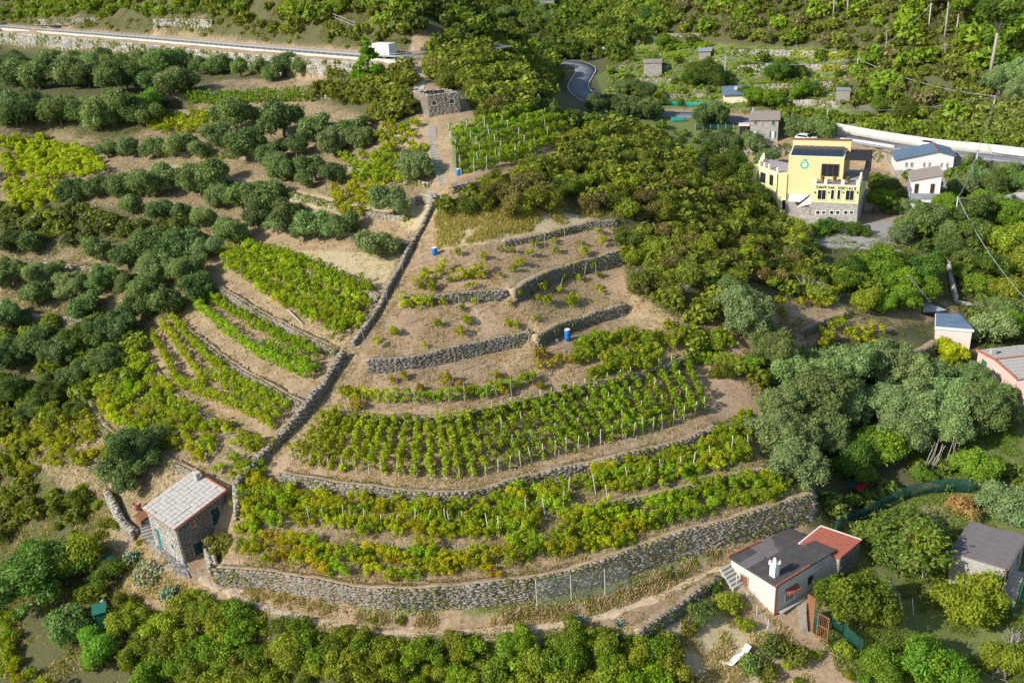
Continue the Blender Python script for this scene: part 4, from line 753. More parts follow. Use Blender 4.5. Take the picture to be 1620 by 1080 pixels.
# tower
ft = Fac(C2(-6, 2.4), C2(6, 2.4)); 
if ft.t@ux < 0: pass
ul = lambda x, y: ft.at(x, y)
(sl0, zt1), (sr0, zt2) = ul(1248, 247.5), ul(1336, 248.2); zT = (zt1+zt2)/2; TA, TB = ft.A+ft.t*sl0, ft.A+ft.t*sr0; TW = sr0-sl0
MB().prism([TA, TB, TB+uy*4.6, TA+uy*4.6], ft.at(1262, 307)[1], [zT-.1]*4).build('tower_wall', 'orange', hc); MB().prism([TA+uy*4.6, TB+uy*4.6+ux*.6, TB+uy*5.4+ux*.6, TA+uy*5.4], 9, zT+1.5).build('back_wall', 'orange', hc)
MB().prism([TA+uy*4.5-ux*.1, TB+uy*4.5+ux*.7, TB+uy*5.5+ux*.7, TA+uy*5.5-ux*.1], zT+1.5, zT+1.56).build('roof_edge', 'rust', hc)
MB().prism([TA-ux*.04-uy*.04, TB+ux*.04-uy*.04, TB+ux*.04+uy*4.6, TA-ux*.04+uy*4.6], zT-.1, zT+.02).build('roof', 'cream', hc)
qd = [z3(TA+ux*.25+uy*.15, zT), z3(TB-ux*.25+uy*.15, zT), z3(TB-ux*.25+uy*4.4, zT+.55), z3(TA+ux*.25+uy*4.4, zT+.55)]; tile_objects('solar_panel', 'solar', hc, qd, 7, 1, .025, .1, .05, 0)
wr = rx(ft, *q(822, 385), *q(1000, 500)); opening(hc, ft, wr, 'glass_door', 'glass_and_void', 'rust', .09, False, 2)
(se, ze) = ft.at(*q(653, 385)); er = .58; c = ft.A+ft.t*se
def disc(name, mat, f, s, z, r, d0, d1, k=24, a0=0, a1=360, hole=0.):
    m = MB(); N_ = k; pts = []
    for i in range(N_+1): an = math.radians(a0+(a1-a0)*i/N_); pts.append((math.cos(an), math.sin(an)))
    for (ca, sa_), (cb, sb_) in zip(pts[:-1], pts[1:]):
        P_ = []
        for d in (d0, d1):
            for rr, (x, y) in ((hole*r, (ca, sa_)), (r, (ca, sa_)), (r, (cb, sb_)), (hole*r, (cb, sb_))): P_.append(z3(f.A+f.t*(s+x*rr)+f.n*d, z+y*rr))
        m.add(P_, [(0, 3, 2, 1), (4, 5, 6, 7), (0, 1, 5, 4), (2, 3, 7, 6), (1, 2, 6, 5)])
    return m.build(name, mat, hc)
disc('emblem', 'emblem', ft, se, ze-.02, .66, 0, .03, 28, -235, 60, .62); disc('emblem', 'emblem', ft, se+.02, ze+.52, .42, .0, .03, 16, 20, 160, .0); m = MB(); ft.box(m, se-.42, se+.42, ze+.28, ze+.42, 0, .03); m.build('emblem', 'emblem', hc)
m = MB(); pts = [(-.42, .3), (.42, .3), (.36, .0), (.0, -.5), (-.36, .0)]; P_ = [z3(ft.A+ft.t*(se+x)+ft.n*d, ze+y-.05) for d in (.0, .028) for x, y in pts]; m.add(P_, [(4, 3, 2, 1, 0), (5, 6, 7, 8, 9)]+[(i, (i+1) % 5, 5+(i+1) % 5, 5+i) for i in range(5)]); m.build('emblem_grape', 'white', hc)
# pergola on the deck
m = MB(); pz = zT-.25; sp = ft.A+ft.t*(sr0+.1)
for v_ in np.linspace(0, 5.6, 13): m.box(z3(sp, 0), ux, uy, 0, 3.7, v_, v_+.16, pz, pz+.12)
m.box(z3(sp, 0), ux, uy, 0, 3.7, -.1, .06, pz-.14, pz+.02); m.box(z3(sp, 0), ux, uy, 3.6, 3.75, 0, 5.8, pz-.15, pz); m.box(z3(sp, 0), ux, uy, 0, .12, 0, 5.8, pz-.15, pz)
for u_, v_ in ((3.6, 0), (3.6, 5.6), (0.0, 5.6)): m.box(z3(sp, 0), ux, uy, u_, u_+.14, v_, v_+.14, zt-.7, pz-.1)
m.build('pergola', 'lattice', hc); m = MB(); m.box(z3(sp, 0), ux, uy, 2.9, 3.6, .3, 5.5, zt-.7, zt+1.1); m.build('dark_screen', 'lattice', hc)
# left wing
fw2 = Fac(C2(-8, 2.3), C2(2, 2.3)); k1 = fw2.at(1230.3, 274); zW = k1[1]; K1 = fw2.A+fw2.t*k1[0]; K0 = TA.copy(); K2 = P(1200, 262, zW)[:2]; K3 = P(1186, 270, zW-.6)[:2]
MB().prism([K1, K0-uy*.05, K0+uy*6, K2+uy*5, K2], 3.5, zW).build('wing_wall', 'yellow', hc); MB().prism([K2, K2+uy*4.5, K3+uy*4, K3], 3.5, zW-.7).build('wing_wall', 'yellow', hc)
MB().prism([K1+uy*.35, K0+uy*.35, K0+uy*5.9, K2+uy*4.9, K2+ux*.2], zW+.004, zW+.03).build('wing_terrace_floor', 'deck', hc)
f_a, f_b = Fac(K2, K1), Fac(K3, K2); m = MB(); f_a.box(m, -.05, f_a.L+.05, zW-.16, zW+.02, -.3, .06); f_b.box(m, 0, f_b.L, zW-.86, zW-.68, -.3, .05)
for s in (.05, 1.45, 2.75, f_a.L-.35): f_a.box(m, s, s+.4, zW+.02, zW+.85, -.3, .03)
Fac(K2, K2+uy*5); fk = Fac(K2, K2+uy*5)
for s in (1.3, 2.7, 4.1): m.box(z3(K2, 0), ux, uy, 0, .35, s, s+.45, zW, zW+.95)
m.box(z3(K2, 0), ux, uy, -.02, .3, 0, 5, zW-.15, zW+.05); m.build('parapet', 'cream', hc)
for x0, y0, x1, y1 in ((208, 475, 268, 555), (300, 495, 345, 585)): opening(hc, f_a, rx(f_a, *q(x0, y0), *q(x1, y1)), 'window', 'glass_and_void', 'cream', .1, True)
for x0, y0, x1, y1 in ((205, 655, 222, 685), (232, 658, 250, 688), (300, 680, 312, 708), (317, 685, 330, 712)): opening(hc, f_a, rx(f_a, *q(x0, y0), *q(x1, y1)), 'window', 'glass_and_void', 'cream', .06, True)
for x0, y0, x1, y1 in ((128, 635, 143, 665), (155, 640, 172, 670)): opening(hc, f_b, rx(f_b, *q(x0, y0), *q(x1, y1)), 'window', 'glass_and_void', 'cream', .06, True)
fk0 = Fac(K1, K0-uy*.05); opening(hc, fk0, rx(fk0, *q(425, 740), *q(467, 832)), 'door', 'glass_and_void', 'cream', .07, False)
for P_, f in ((K1, fk0), (K2, f_a), (TA, ft)): m = MB(); e = P_+f.n*.06-uy*.02; m.tube([z3(e, zW-.2), z3(e, 6)], .05, 5); m.build('drainpipe', 'rust', hc)
# recessed entrance, awnings
m = MB(); m.box(z3(TA, 0), ux, uy, 0, TW, -1.6, -.02, 4, 7.7); m.build('entrance_terrace', 'masonry', hc); m = MB(); m.box(z3(TA, 0), ux, uy, .02, TW, .0, .5, 5, ft.at(1262, 307)[1]-.02); m.build('entrance_wall', 'masonry', hc)
zB = ft.at(1262, 307)[1]; SL = lambda px, py, d: (lambda k: z3(ft.A+ft.t*k[0]+ft.n*d, k[1]))(Fac(ft.A+ft.n*d, ft.B+ft.n*d).at(px, py)); q1 = [SL(*q(492, 750), 1.5), SL(*q(608, 756), 1.5), SL(*q(700, 684), .06), SL(*q(505, 678), .06)]; a1 = MB().slab(q1, .04).build('sail_awning', 'cloth'); tag(a1, 'white canvas awning over the winery entrance, left piece', 'awning'); shift_origin(a1, q1[0])
q2 = [SL(*q(575, 812), 2.1), SL(*q(731, 772), 1.9), SL(*q(733, 686), .08)]; a2 = MB().slab(q2, .04).build('sail_awning', 'cloth'); tag(a2, 'white triangular sail awning dipping to a point before the winery', 'awning'); shift_origin(a2, q2[0])
# ---------------------------------------------------------------- other houses of the valley
def simple_house(name, label, A, dyaw, L, D, h, mat, roofmat, rise=(0, 0, 0, 0), over=.25, extra=0., zb=-1.0, cat='house', th=.12, group=None):
    """A front right bottom corner, front runs to yaw dyaw; rise over the corners (front right, front left, back left, back right)"""
    t = yaw(dyaw); b_ = yaw(dyaw-90); A = np.array(A, float); r = thing(name, label, cat, A, group=group); c = [A[:2], A[:2]+t*L, A[:2]+t*L+b_*D, A[:2]+b_*D]
    MB().prism(c, A[2]+zb, [A[2]+h+k-.02 for k in rise]).build('wall', mat, r); ce = sum(c)/4
    cr = [z3(A[:2]-t*over-b_*over, A[2]+h+rise[0]), z3(A[:2]+t*(L+over)-b_*over, A[2]+h+rise[1]), z3(A[:2]+t*(L+over)+b_*(D+over), A[2]+h+rise[2]), z3(A[:2]-t*over+b_*(D+over), A[2]+h+rise[3])]
    rf = MB().slab([p+[0, 0, th] for p in cr], th).build('roof', roofmat, r); return r, Fac(c[0], c[1]), Fac(c[0], c[3]), rf, cr
q = lambda x, y: (1400+x/6.3545, 200+y/6.3545); A = P(*q(665, 545), 8.0); t = yaw(165); b_ = yaw(75)
hb = thing('white_house', 'white house with dark blue gable roof beside the road', 'house', A); fb = Fac(A[:2], A[:2]+t*9.6); zr = fb.at(*q(692, 300))[1]; zl = fb.at(*q(152, 338))[1]; sp_, zp = fb.at(*q(530, 252)); D_ = 5.5
cA, cB, cM = A[:2], A[:2]+t*9.5, A[:2]+t*sp_; MB().prism([cA, cM, cB, cB+b_*D_, cM+b_*D_, cA+b_*D_], 9.9, [zr, zp, zl, zl, zp, zr]).build('wall', 'white', hb); MB().prism([cA, cB, cB+b_*D_, cA+b_*D_], 6, 9.895).build('stone_base', 'masonry', hb)
for p0, z0, p1, z1 in ((cA-t*.3, zr, cM, zp), (cB+t*.3, zl, cM, zp)):
    MB().slab([z3(p0-b_*.35, z0+.12), z3(p1-b_*.35, z1+.16), z3(p1+b_*(D_+.3), z1+.16), z3(p0+b_*(D_+.3), z0+.12)], .14).build('roof', 'bluesheet', hb)
m = MB().tube([z3(cM-b_*.4, zp+.2), z3(cM+b_*(D_+.3), zp+.2)], .1); m.build('ridge_cap', 'rooftile', hb)
for x0, x1, y0, y1 in ((200, 230, 362, 402), (252, 285, 362, 404), (378, 408, 362, 405), (433, 463, 362, 405), (553, 583, 366, 406), (611, 641, 366, 408)): opening(hb, fb, rx(fb, *q(x0, y0), *q(x1, y1)), 'window', 'glass_and_void', 'white', .07, True, 1)
A = P(*q(527, 852), 7.9); fb = Fac(A[:2], A[:2]+yaw(163)*5); Lw = abs(fb.at(*q(250, 700))[0]); zr = fb.at(*q(556, 492))[1]; zl = fb.at(*q(256, 550))[1]
r, fb, fs, rf, cr = simple_house('white_house', 'narrow white house with brown sloping roof and two tall windows', A, 163, Lw, 5, zr-7.9, 'white', 'brownroof', (0, zl-zr, zl-zr+.1, .1), .2, zb=-2.5)
tile_objects('roof_sheet', 'brownroof', rf, [c+[0, 0, .12] for c in cr], 6, 4, .02, .02, .03, .01)
for x0, x1 in ((292, 342), (450, 502)): opening(r, fb, rx(fb, *q(x0, 580), *q(x1, 668)), 'window', 'glass_and_void', 'rust', .06, True, 1)
m = MB(); s0, z0 = fb.at(*q(250, 700)); fb.box(m, -.02, Lw+.02, fb.at(*q(400, 730))[1], fb.at(*q(400, 672))[1], 0, .12); m.build('grey_band', 'steel', r); opening(r, fb, rx(fb, *q(318, 765), *q(452, 815)), 'garage_opening', 'glass_and_void', None, sill=False)  # the opening is a dark sheet, shade of the garage inside painted in
A = P(*q(375, 905), 7.8); simple_house('white_outbuilding', 'low white cabin with small window at the foot of the narrow white house', A, 163, 2.6, 1.8, 1.9, 'white', 'white', cat='cabin', over=.02, zb=-2.5)
A = P(1230, 222, 11); r, f1, f2, rf, cr = simple_house('stone_house', 'two storey stone house with green shutters by the valley road', A, 163, 5.4, 4.6, 4.0, 'masonry', 'brownroof', (0, 0, .7, .7), .3, zb=-2.5); q = lambda x, y: (1060+x/8.1, 150+y/8.1)
for x0, x1, y0, y1 in ((1078, 1115, 322, 375), (1300, 1345, 325, 383)): opening(r, f1, rx(f1, *q(x0, y0), *q(x1, y1)), 'shutter_window', 'green', 'greyplaster', .05)
for x0, x1 in ((1042, 1068), (1110, 1132), (1272, 1295), (1338, 1362)): opening(r, f1, rx(f1, *q(x0, 470), *q(x1, 555 if x0 > 1200 else 530)), 'shutter', 'green', None)
for x0, x1 in ((1070, 1108), (1297, 1336)): opening(r, f1, rx(f1, *q(x0, 470), *q(x1, 560 if x0 > 1200 else 530)), 'door', 'white', None)
opening(r, f2, (1.5, 2.3, 13.2, 14.4), 'window', 'glass_and_void', 'greyplaster', .05); MB().box(cr[2]-[0, 0, .1], (1, 0), (0, 1), .3, .7, -.6, -.2, 0, .9).build('chimney', 'greyplaster', rf)
A = P(1183, 214, 11.2); simple_house('garden_porch', 'small porch roof at the left end of the two storey stone house', A, 163, 1.7, 2, 1.9, 'lattice', 'palepink', cat='porch')
A = ground(1047, 120)[0]; r, f1, f2, rf, cr = simple_house('stone_barn', 'small square stone barn with flat grey roof in the valley plots', A, 170, 4.3, 3.5, 3.0, 'masonry', 'brownroof', (0, 0, .3, .3), .15, cat='barn')
A = ground(1184, 161)[0]; r, f1, f2, rf, cr = simple_house('garden_cabin', 'low cabin with dark blue grey pitched roof and white chimney', A, 170, 5.2, 4, 1.6, 'cream', 'bluesheet', (0, 0, 1.0, 1.0), .45, cat='cabin'); c_ = (cr[0]+cr[2])/2+[0, 0, .2]; MB().box(c_, (1, 0), (0, 1), -.25, .25, -.25, .25, 0, .6).build('chimney', 'white', rf)
A = ground(1124, 92)[0]; simple_house('garden_shed', 'wooden shed with pale tin roof high in the valley plots', A, 165, 2.7, 2.2, 1.6, 'postwood', 'steel', (0, 0, .4, .4), .3, cat='shed')
A = ground(1344, 158)[0]; simple_house('garden_shed', 'leaning grey wooden shed at the right end of the white rubble wall', A, 165, 2.6, 1.8, 1.9, 'postwood', 'steel', (0, .2, .3, .1), .2, cat='shed')
A = ground(972, 86)[0]; simple_house('garden_shed', 'low shelter with long flat grey roof beside the valley road', A, 160, 3.6, 2, 1.1, 'postwood', 'concrete', (0, 0, .3, .3), .2, cat='shed')
A = P(877, 17, 25.2); r, f1, f2, rf, cr = simple_house('stone_house', 'stone house with two pale roof slabs at the top edge of the photo', A, 172, 4.4, 4, 3.2, 'masonry', 'slate', (0, 0, .5, .5), .2); opening(r, f1, (1, 1.6, 26.6, 27.5), 'window', 'glass_and_void', None); opening(r, f1, (2.8, 3.4, 26.6, 27.5), 'window', 'glass_and_void', None)
A = P(853, 12, 25.4); simple_house('stone_house', 'lower wing with pale roof left of the top edge stone house', A, 172, 3.4, 3, 2.2, 'masonry', 'slate', (0, 0, .4, .4), .2)
# ---------------------------------------------------------------- roofless house on the crest
O = P(680, 192, 27.0); rr = thing('roofless_house', 'roofless grey stone house on the crest above the green vineyard', 'ruin', O); c = [O[:2], O[:2]+yaw(6)*5.1]; aL = yaw(118)*5.2; c += [c[1]+aL, O[:2]+aL]; ce = sum(c)/4; top = 31.0
inn = [p+(ce-p)*.17 for p in c]
for i in range(4): j = (i+1) % 4; MB().prism([c[i], c[j], inn[j], inn[i]], 25.5, top-.15).build('wall', 'core', rr)
f1, f2 = Fac(c[0], c[1]), Fac(c[0], c[3]); q = lambda x, y: (540+x/3, y/3); hs = [rx(f1, *q(433, 480), *q(450, 500)), rx(f1, *q(515, 470), *q(533, 492)), rx(f1, *q(445, 548), *q(465, 590))]
for h in hs[:2]: opening(rr, f1, h, 'window', 'glass_and_void', 'stone_light' if False else 'greyplaster', .12)
opening(rr, f1, hs[2], 'doorway', 'glass_and_void', 'greyplaster', .1, False); hd = f2.rect(q(350, 505), q(365, 515), q(357, 470)); opening(rr, f2, hd, 'doorway', 'glass_and_void', None)  # dark panes fill the empty openings: unlit interior put into the colour
wall_stones(rr, f1, 0, f1.L, 25.6, lambda s: top-.1, hs, M['stone_dark'], .16, .55, .05, .12); wall_stones(rr, f2, 0, f2.L, 25.6, lambda s: top-.1, [hd], M['stone'], .16, .5, .05, .12)
st = []
for i in range(4):
    A_, B_ = c[i], c[(i+1) % 4]; L = np.linalg.norm(B_-A_); t = (B_-A_)/L; n_ = unit(ce-(A_+B_)/2)
    for s in np.arange(.1, L, .33):
        for o_ in (.1, .42):
            p = A_+t*s+n_*o_; st.append((p[0], p[1], top-.08+rng.uniform(-.05, .12), t[0], t[1], n_[0], n_[1], rng.uniform(.22, .4), rng.uniform(.2, .34), rng.uniform(.1, .2)))
st = np.array(st); st[:, :3] -= parent_world(rr); link('coping_stone', stones_mesh('coping_stone', st[:, :3], st[:, 3:5], st[:, 5:7], st[:, 7], st[:, 8], st[:, 9], M['stone_light'], .2), rr, kind='stuff')
pa = P(672, 188, 27.0); pb = P(655, 168, 28.6); steps('stone_steps', 'stone steps along the left wall of the roofless house', pa, pb, 9, 1.3)
# stepped path from the ruin to the road
pth = on_ground([(653,160),(660,145),(668,128),(658,112),(645,100)], .9); sr = thing('stone_stairway', 'pale stone stairway from the roofless house up to the road', 'stairway', pth[0])
for i in range(len(pth)-1): t = unit((pth[i+1]-pth[i])[:2]); MB().box(pth[i]+[0, 0, .1], t, (-t[1], t[0]), 0, .8, -1., 1., -.3, .06).build('step', 'concrete', sr)
pth = on_ground([(683,200),(685,230),(690,255),(697,280),(702,292)], .8); sr = thing('stone_stairway', 'worn stone stairway down the crest beside the fenced vineyard', 'stairway', pth[0])
for i in range(len(pth)-1): t = unit((pth[i+1]-pth[i])[:2]); MB().box(pth[i]+[0, 0, .05], t, (-t[1], t[0]), 0, .55, -.6, .6, -.25, .05).build('step', 'greyplaster', sr)
# parapet wall of the valley road
def wall_line(pts, z, name, label, mat, z0, z1, th=.3, cat='wall'):
    a_ = np.array(pts, float); p = P(a_[:, 0], a_[:, 1], np.full((len(a_), 1), z)) if z is not None else ground(a_[:, 0], a_[:, 1]); q_ = resample(smooth_line(p, 2), 1.); 
    V_, F_ = box_strip(q_, left_normals(q_), -th/2, th/2, z0, z1); o = link(name, mesh_np(name, V_, F_, M[mat])); tag(o, label, cat); shift_origin(o, q_[len(q_)//2]); return q_
wall_line([(1050,173),(1110,176),(1200,185),(1265,192),(1330,204),(1400,217),(1480,229),(1560,236),(1640,246)], 11.9, 'retaining_wall', 'long white concrete wall along the far side of the valley road', 'concrete', -1.2, 1.0, .35)
wall_line([(1240,216),(1300,219),(1360,226),(1415,235)], 11.0, 'road_parapet', 'low pale parapet of the road behind the winery', 'concrete', -.5, .6, .25)
qg = wall_line([(1545,240),(1580,247),(1640,254)], 11.1, 'guardrail', 'short steel guardrail at the right edge of the valley road', 'steel', .35, .75, .1, 'guardrail')
wall_line([(1575,345),(1590,322),(1625,318)], 7.0, 'culvert_wall', 'white concrete wall with round holes at the right edge', 'concrete', -1.5, 1.6, .4)
fcw = Fac(P(1600, 330, 7)[:2], P(1630, 328, 7)[:2])
# tennis-like grey walls below the winery, garden walls right
wall_line([(1290,392),(1350,395),(1420,400),(1475,412)], 7.2, 'retaining_wall', 'grey rubble wall below the winery forecourt', 'masonry', -1.8, .5, .5)
wall_line([(1500,420),(1505,450),(1512,480)], None, 'garden_wall', 'narrow stone wall running down beside the allotment steps', 'masonry', -1, .9, .5)
wall_line([(1515,432),(1540,438)], None, 'garden_wall', 'stone wall at the top of the small allotment on the right', 'masonry', -1.4, .9, .4); wall_line([(1512,480),(1545,486)], None, 'garden_wall', 'stone wall at the foot of the small allotment on the right', 'masonry', -1.6, .5, .4)
# ---------------------------------------------------------------- foliage
def leaves(C, N, size, aspect=1., tint=None, hue=None):
    n = len(C); N = N/(np.linalg.norm(N, axis=1)[:, None]+1e-9); a = np.cross(N, rng.normal(size=(n, 3))); a /= np.linalg.norm(a, axis=1)[:, None]+1e-9; b = np.cross(N, a)
    s = (size*rng.uniform(.65, 1.35, n))[:, None]; a = a*s*aspect; b = b*s*.62
    V_ = np.stack([C-a, C-b*.9+N*s*.12, C+a, C+b*.9+N*s*.12], 1)
    return V_.reshape(-1, 3), np.repeat(tint, 4), np.repeat(hue, 4)
def lobes_to_leaves(LC, LR, dens, size, aspect=1., up=.25, jit=.55, inner=.12, huem=.1, hues=.12, zs=.85, nmax=None):
    """leaf faces spread over the shells of many small lobes"""
    n = np.maximum(4, (dens*4*math.pi*LR**2).astype(int)); idx = np.repeat(np.arange(len(LC)), n); m = len(idx)
    d = rng.normal(size=(m, 3)); d[:, 2] += up; d /= np.linalg.norm(d, axis=1)[:, None]; rad = np.where(rng.random(m) < inner, rng.uniform(.3, .9, m), rng.normal(.97, .1, m)+(rng.random(m) < .24)*rng.uniform(0, .65, m))
    C = LC[idx]+d*(LR[idx]*rad)[:, None]*np.array([1, 1, zs]); N = d+rng.normal(size=(m, 3))*jit
    if len(LC) < 60:      # drop leaves buried in a neighbouring lobe
        dd = np.linalg.norm(C[:, None]-LC[None], axis=2)/LR[None]; k = (dd < .72).sum(1) < 1; k |= rng.random(m) < .12; C, N, idx = C[k], N[k], idx[k]; m = len(C)
    tint = np.clip(rng.normal(.5, .16, m)+rng.normal(0, .09, len(LC))[idx], 0, 1); hl = np.clip(rng.normal(huem, hues, len(LC)), 0, 1)
    hue = np.clip(hl[idx]+rng.normal(0, .07, m), 0, 1); hue = np.where(rng.random(m) < .01, 1., hue)
    return leaves(C, N, size, aspect, tint, hue)
def lm(name, mat, vt): V_, t, h = vt; Fq = np.arange(len(V_)).reshape(-1, 4); return mesh_np(name, V_, Fq, mat, False, {'tint': t, 'hue': h})
def crown_lobes(R, n, lr, squash=.8, zc_=1., shell=.62):
    m = rng.integers(3, 6); an = rng.uniform(0, 6.28)+np.arange(m)*6.28/m+rng.uniform(-.5, .5, m); lc = np.c_[np.cos(an)*R*rng.uniform(.25, .5, m), np.sin(an)*R*rng.uniform(.25, .5, m), rng.uniform(-.22, .3, m)*R]; k = rng.integers(0, m, n)
    d = rng.normal(size=(n, 3)); d /= np.linalg.norm(d, axis=1)[:, None]; d[:, 2] = np.where(d[:, 2] < -.6, -d[:, 2], d[:, 2]); rr = R*shell*.8*rng.uniform(.35, 1.15, n)*(rng.uniform(.75, 1.2, m))[k]
    c = (lc[k]+d*rr[:, None])*np.array([1, 1, squash]); c[:, 2] = np.maximum(c[:, 2]+zc_, R*lr*.5); return c, R*lr*rng.uniform(.5, 1.35, n)
def trunk_mesh(name, h, r, R, limbs=4, mat='bark', lean=.15, fork=None):
    m = MB(); l = rng.uniform(-lean, lean, 2); fork = fork or h*.55; m.tube([(0, 0, -.5), (l[0]*.4, l[1]*.4, fork*.5), (l[0], l[1], fork)], r*1.25, 7, r*.8)
    for i in range(limbs):
        an = i*2*math.pi/limbs+rng.uniform(-.4, .4); e = (l[0]+math.cos(an)*R*.55, l[1]+math.sin(an)*R*.55, h+rng.uniform(-.1, .5)*R); c = (l[0]+math.cos(an)*R*.22, l[1]+math.sin(an)*R*.22, (fork+e[2])/2+.1)
        m.tube([(l[0], l[1], fork-.1), c, e], r*.55, 5, r*.2)
    me = bpy.data.meshes.new(name); me.from_pydata(m.v, [], m.f); me.materials.append(M[mat]); me.polygons.foreach_set('use_smooth', [True]*len(me.polygons)); return me
PR = {}
def protos(kind, n, fn): PR[kind] = [fn(i) for i in range(n)]
def mk_tree(R, nl, lr, dens, size, aspect, mat, squash, hue, zc_, trunk_r, limbs=4, hues=.12, up=.25, bark='bark', jit=.55):
    def f(i):
        LC, LR = crown_lobes(R, nl, lr, squash, zc_); return R, lm('crown', M[mat], lobes_to_leaves(LC, LR, dens, size, aspect, up, jit, huem=hue, hues=hues)), trunk_mesh('trunk', zc_, trunk_r, R, limbs, bark)
    return f
protos('olive', 5, mk_tree(2.2, 34, .27, 96, .11, 1.5, 'olive', .8, .12, 1.65, .16, 4, up=.35, jit=.7))
protos('bigolive', 3, mk_tree(4.2, 105, .17, 62, .125, 1.5, 'olive', .85, .14, 2.9, .3, 5, up=.35, jit=.7))
protos('broadleaf', 4, mk_tree(2.6, 44, .24, 80, .12, 1.2, 'leaf', .85, .12, 2.1, .14, 4, jit=.7))
protos('citrus', 2, mk_tree(2.2, 52, .21, 110, .1, 1.2, 'leaf', .85, .2, 1.55, .12, 3, jit=.7))
protos('shrub', 9, mk_tree(1.5, 30, .25, 115, .085, 1.3, 'leaf', .75, .14, .7, .05, 3, jit=.7))
protos('lowshrub', 4, mk_tree(1.0, 14, .36, 85, .1, 1.2, 'leaf', .65, .14, .35, .03, 3, jit=.7))
protos('grass', 3, mk_tree(1.0, 14, .4, 60, .16, 2.2, 'leaf', .75, .14, .45, .02, 3, up=.9, jit=.9))
def mk_pine(i):
    R = 2.2; LC = []; LR = []
    for k in range(34):
        z = rng.uniform(.8, 7); rr = (1-(z/7.8))*2.1*rng.uniform(.35, 1); an = rng.uniform(0, 6.28); LC.append((math.cos(an)*rr, math.sin(an)*rr, z)); LR.append(.55*(1.15-z/9))
    return R, lm('crown', M['leaf'], lobes_to_leaves(np.array(LC), np.array(LR), 48, .18, 1.8, .8, .8, huem=.12, hues=.1)), trunk_mesh('trunk', 6.5, .15, .6, 3, fork=5)
protos('pine', 3, mk_pine)
def mk_tallpine(i):
    R = 2.6; LC, LR = crown_lobes(R, 26, .3, .6, 9.); return R, lm('crown', M['leaf'], lobes_to_leaves(LC, LR, 32, .22, 1.6, .6, .8, huem=.1, hues=.1)), trunk_mesh('trunk', 9, .2, R, 5, 'palebark', fork=6.5)
protos('tallpine', 2, mk_tallpine)
def mk_vine(i):
    n = 30; LC = np.c_[rng.uniform(-1.35, 1.35, n), rng.normal(0, .3, n), rng.uniform(.25, 1.3, n)]; LR = rng.uniform(.1, .29, n)
    return 1., lm('crown', M['leaf2'], lobes_to_leaves(LC, LR, 135, .075, 1.2, .5, .8, inner=.25, huem=.3, hues=.22)), trunk_mesh('trunk', 1., .035, .6, 2)
protos('vine', 8, mk_vine)
def mk_dead(i):
    m = MB()
    for k in range(26):
        an = rng.uniform(0, 6.28); el = rng.uniform(.3, 1.4); L = rng.uniform(1, 2.4); e = np.array([math.cos(an)*math.cos(el), math.sin(an)*math.cos(el), math.sin(el)])*L; m.tube([(0, 0, 0), tuple(e*.5+[0, 0, .15]), tuple(e)], .035, 3, .01)
        for j in range(3): f = e*rng.uniform(.4, .8); m.tube([tuple(f), tuple(f+rng.normal(size=3)*.4)], .015, 3, .006)
    me = bpy.data.meshes.new('twig'); me.from_pydata(m.v, [], m.f); me.materials.append(M['deadwood']); return 1.5, me, None
protos('dead', 2, mk_dead)
C_OL = (.145, .21, .06); C_OL2 = (.185, .25, .09); C_OLD = (.10, .155, .045)
C_MQ = (.14, .155, .024); C_MQ2 = (.09, .135, .022); C_YG = (.21, .25, .024); C_BR = (.17, .14, .05); C_DG = (.06, .13, .022); C_VN = (.18, .29, .014); C_VY = (.34, .37, .015); C_GR = (.13, .225, .02)
def var(c, a=.14): k = 1.24*(1+rng.uniform(-a, a)); return (c[0]*k*(1+rng.uniform(-.1, .1)), c[1]*k, c[2]*k*(1+rng.uniform(-.1, .1)), 1)
def contour_angle(p): gx_ = float(H(p[0]+2, p[1])-H(p[0]-2, p[1])); gy_ = float(H(p[0], p[1]+2)-H(p[0], p[1]-2)); return math.atan2(gx_, -gy_)
def plant(kind, name, label, cat, pos, r, col, group=None, sz=1., trunk=True):
    pk = PR[kind]; R, cm, tm = pk[rng.integers(len(pk))]; s = r/R; an_ = rng.uniform(0, 6.28) if kind != 'vine' else contour_angle(pos)+rng.normal(0, .22); e = thing(name, label, cat, pos-[0, 0, .05], an_, group); e.scale = (s*rng.uniform(.92, 1.08), s*rng.uniform(.92, 1.08), s*sz*rng.uniform(.9, 1.1))
    c = bpy.data.objects.new(cm.name.split('.')[0], cm); COL.objects.link(c); c.parent = e; c.color = col
    if tm is not None and trunk: t = bpy.data.objects.new('trunk', tm); COL.objects.link(t); t.parent = e
    return e
ORD = ['first', 'second', 'third', 'fourth', 'fifth', 'sixth', 'seventh', 'eighth', 'ninth', 'tenth', 'eleventh', 'twelfth', 'thirteenth', 'fourteenth', 'fifteenth', 'sixteenth', 'seventeenth', 'eighteenth', 'nineteenth', 'twentieth', 'twenty-first', 'twenty-second', 'twenty-third', 'twenty-fourth', 'twenty-fifth', 'twenty-sixth', 'twenty-seventh', 'twenty-eighth', 'twenty-ninth', 'thirtieth']
def foot(cx, cy, rp, k=.6):
    p = ground([cx], [cy+rp*k])[0]; return p, rp*((p-CP)@fw)/F
def trees(kind, name, cat, what, where, lst, cols, group, sz=1., k=.6):
    """lst of (x, y, radius) of crowns in the photo; labelled from the left"""
    lst = sorted(lst)
    for i, (x, y, rp) in enumerate(lst):
        p, r = foot(x, y, rp, k); r *= (1.3 if name == 'olive_tree' and rp < 30 else 1.16); plant(kind, name, f'{what}, {ORD[i]} from left {where}' if len(lst) > 1 else f'{what} {where}', cat, p, r, var(cols[rng.integers(len(cols))]), group if len(lst) > 1 else None, sz)
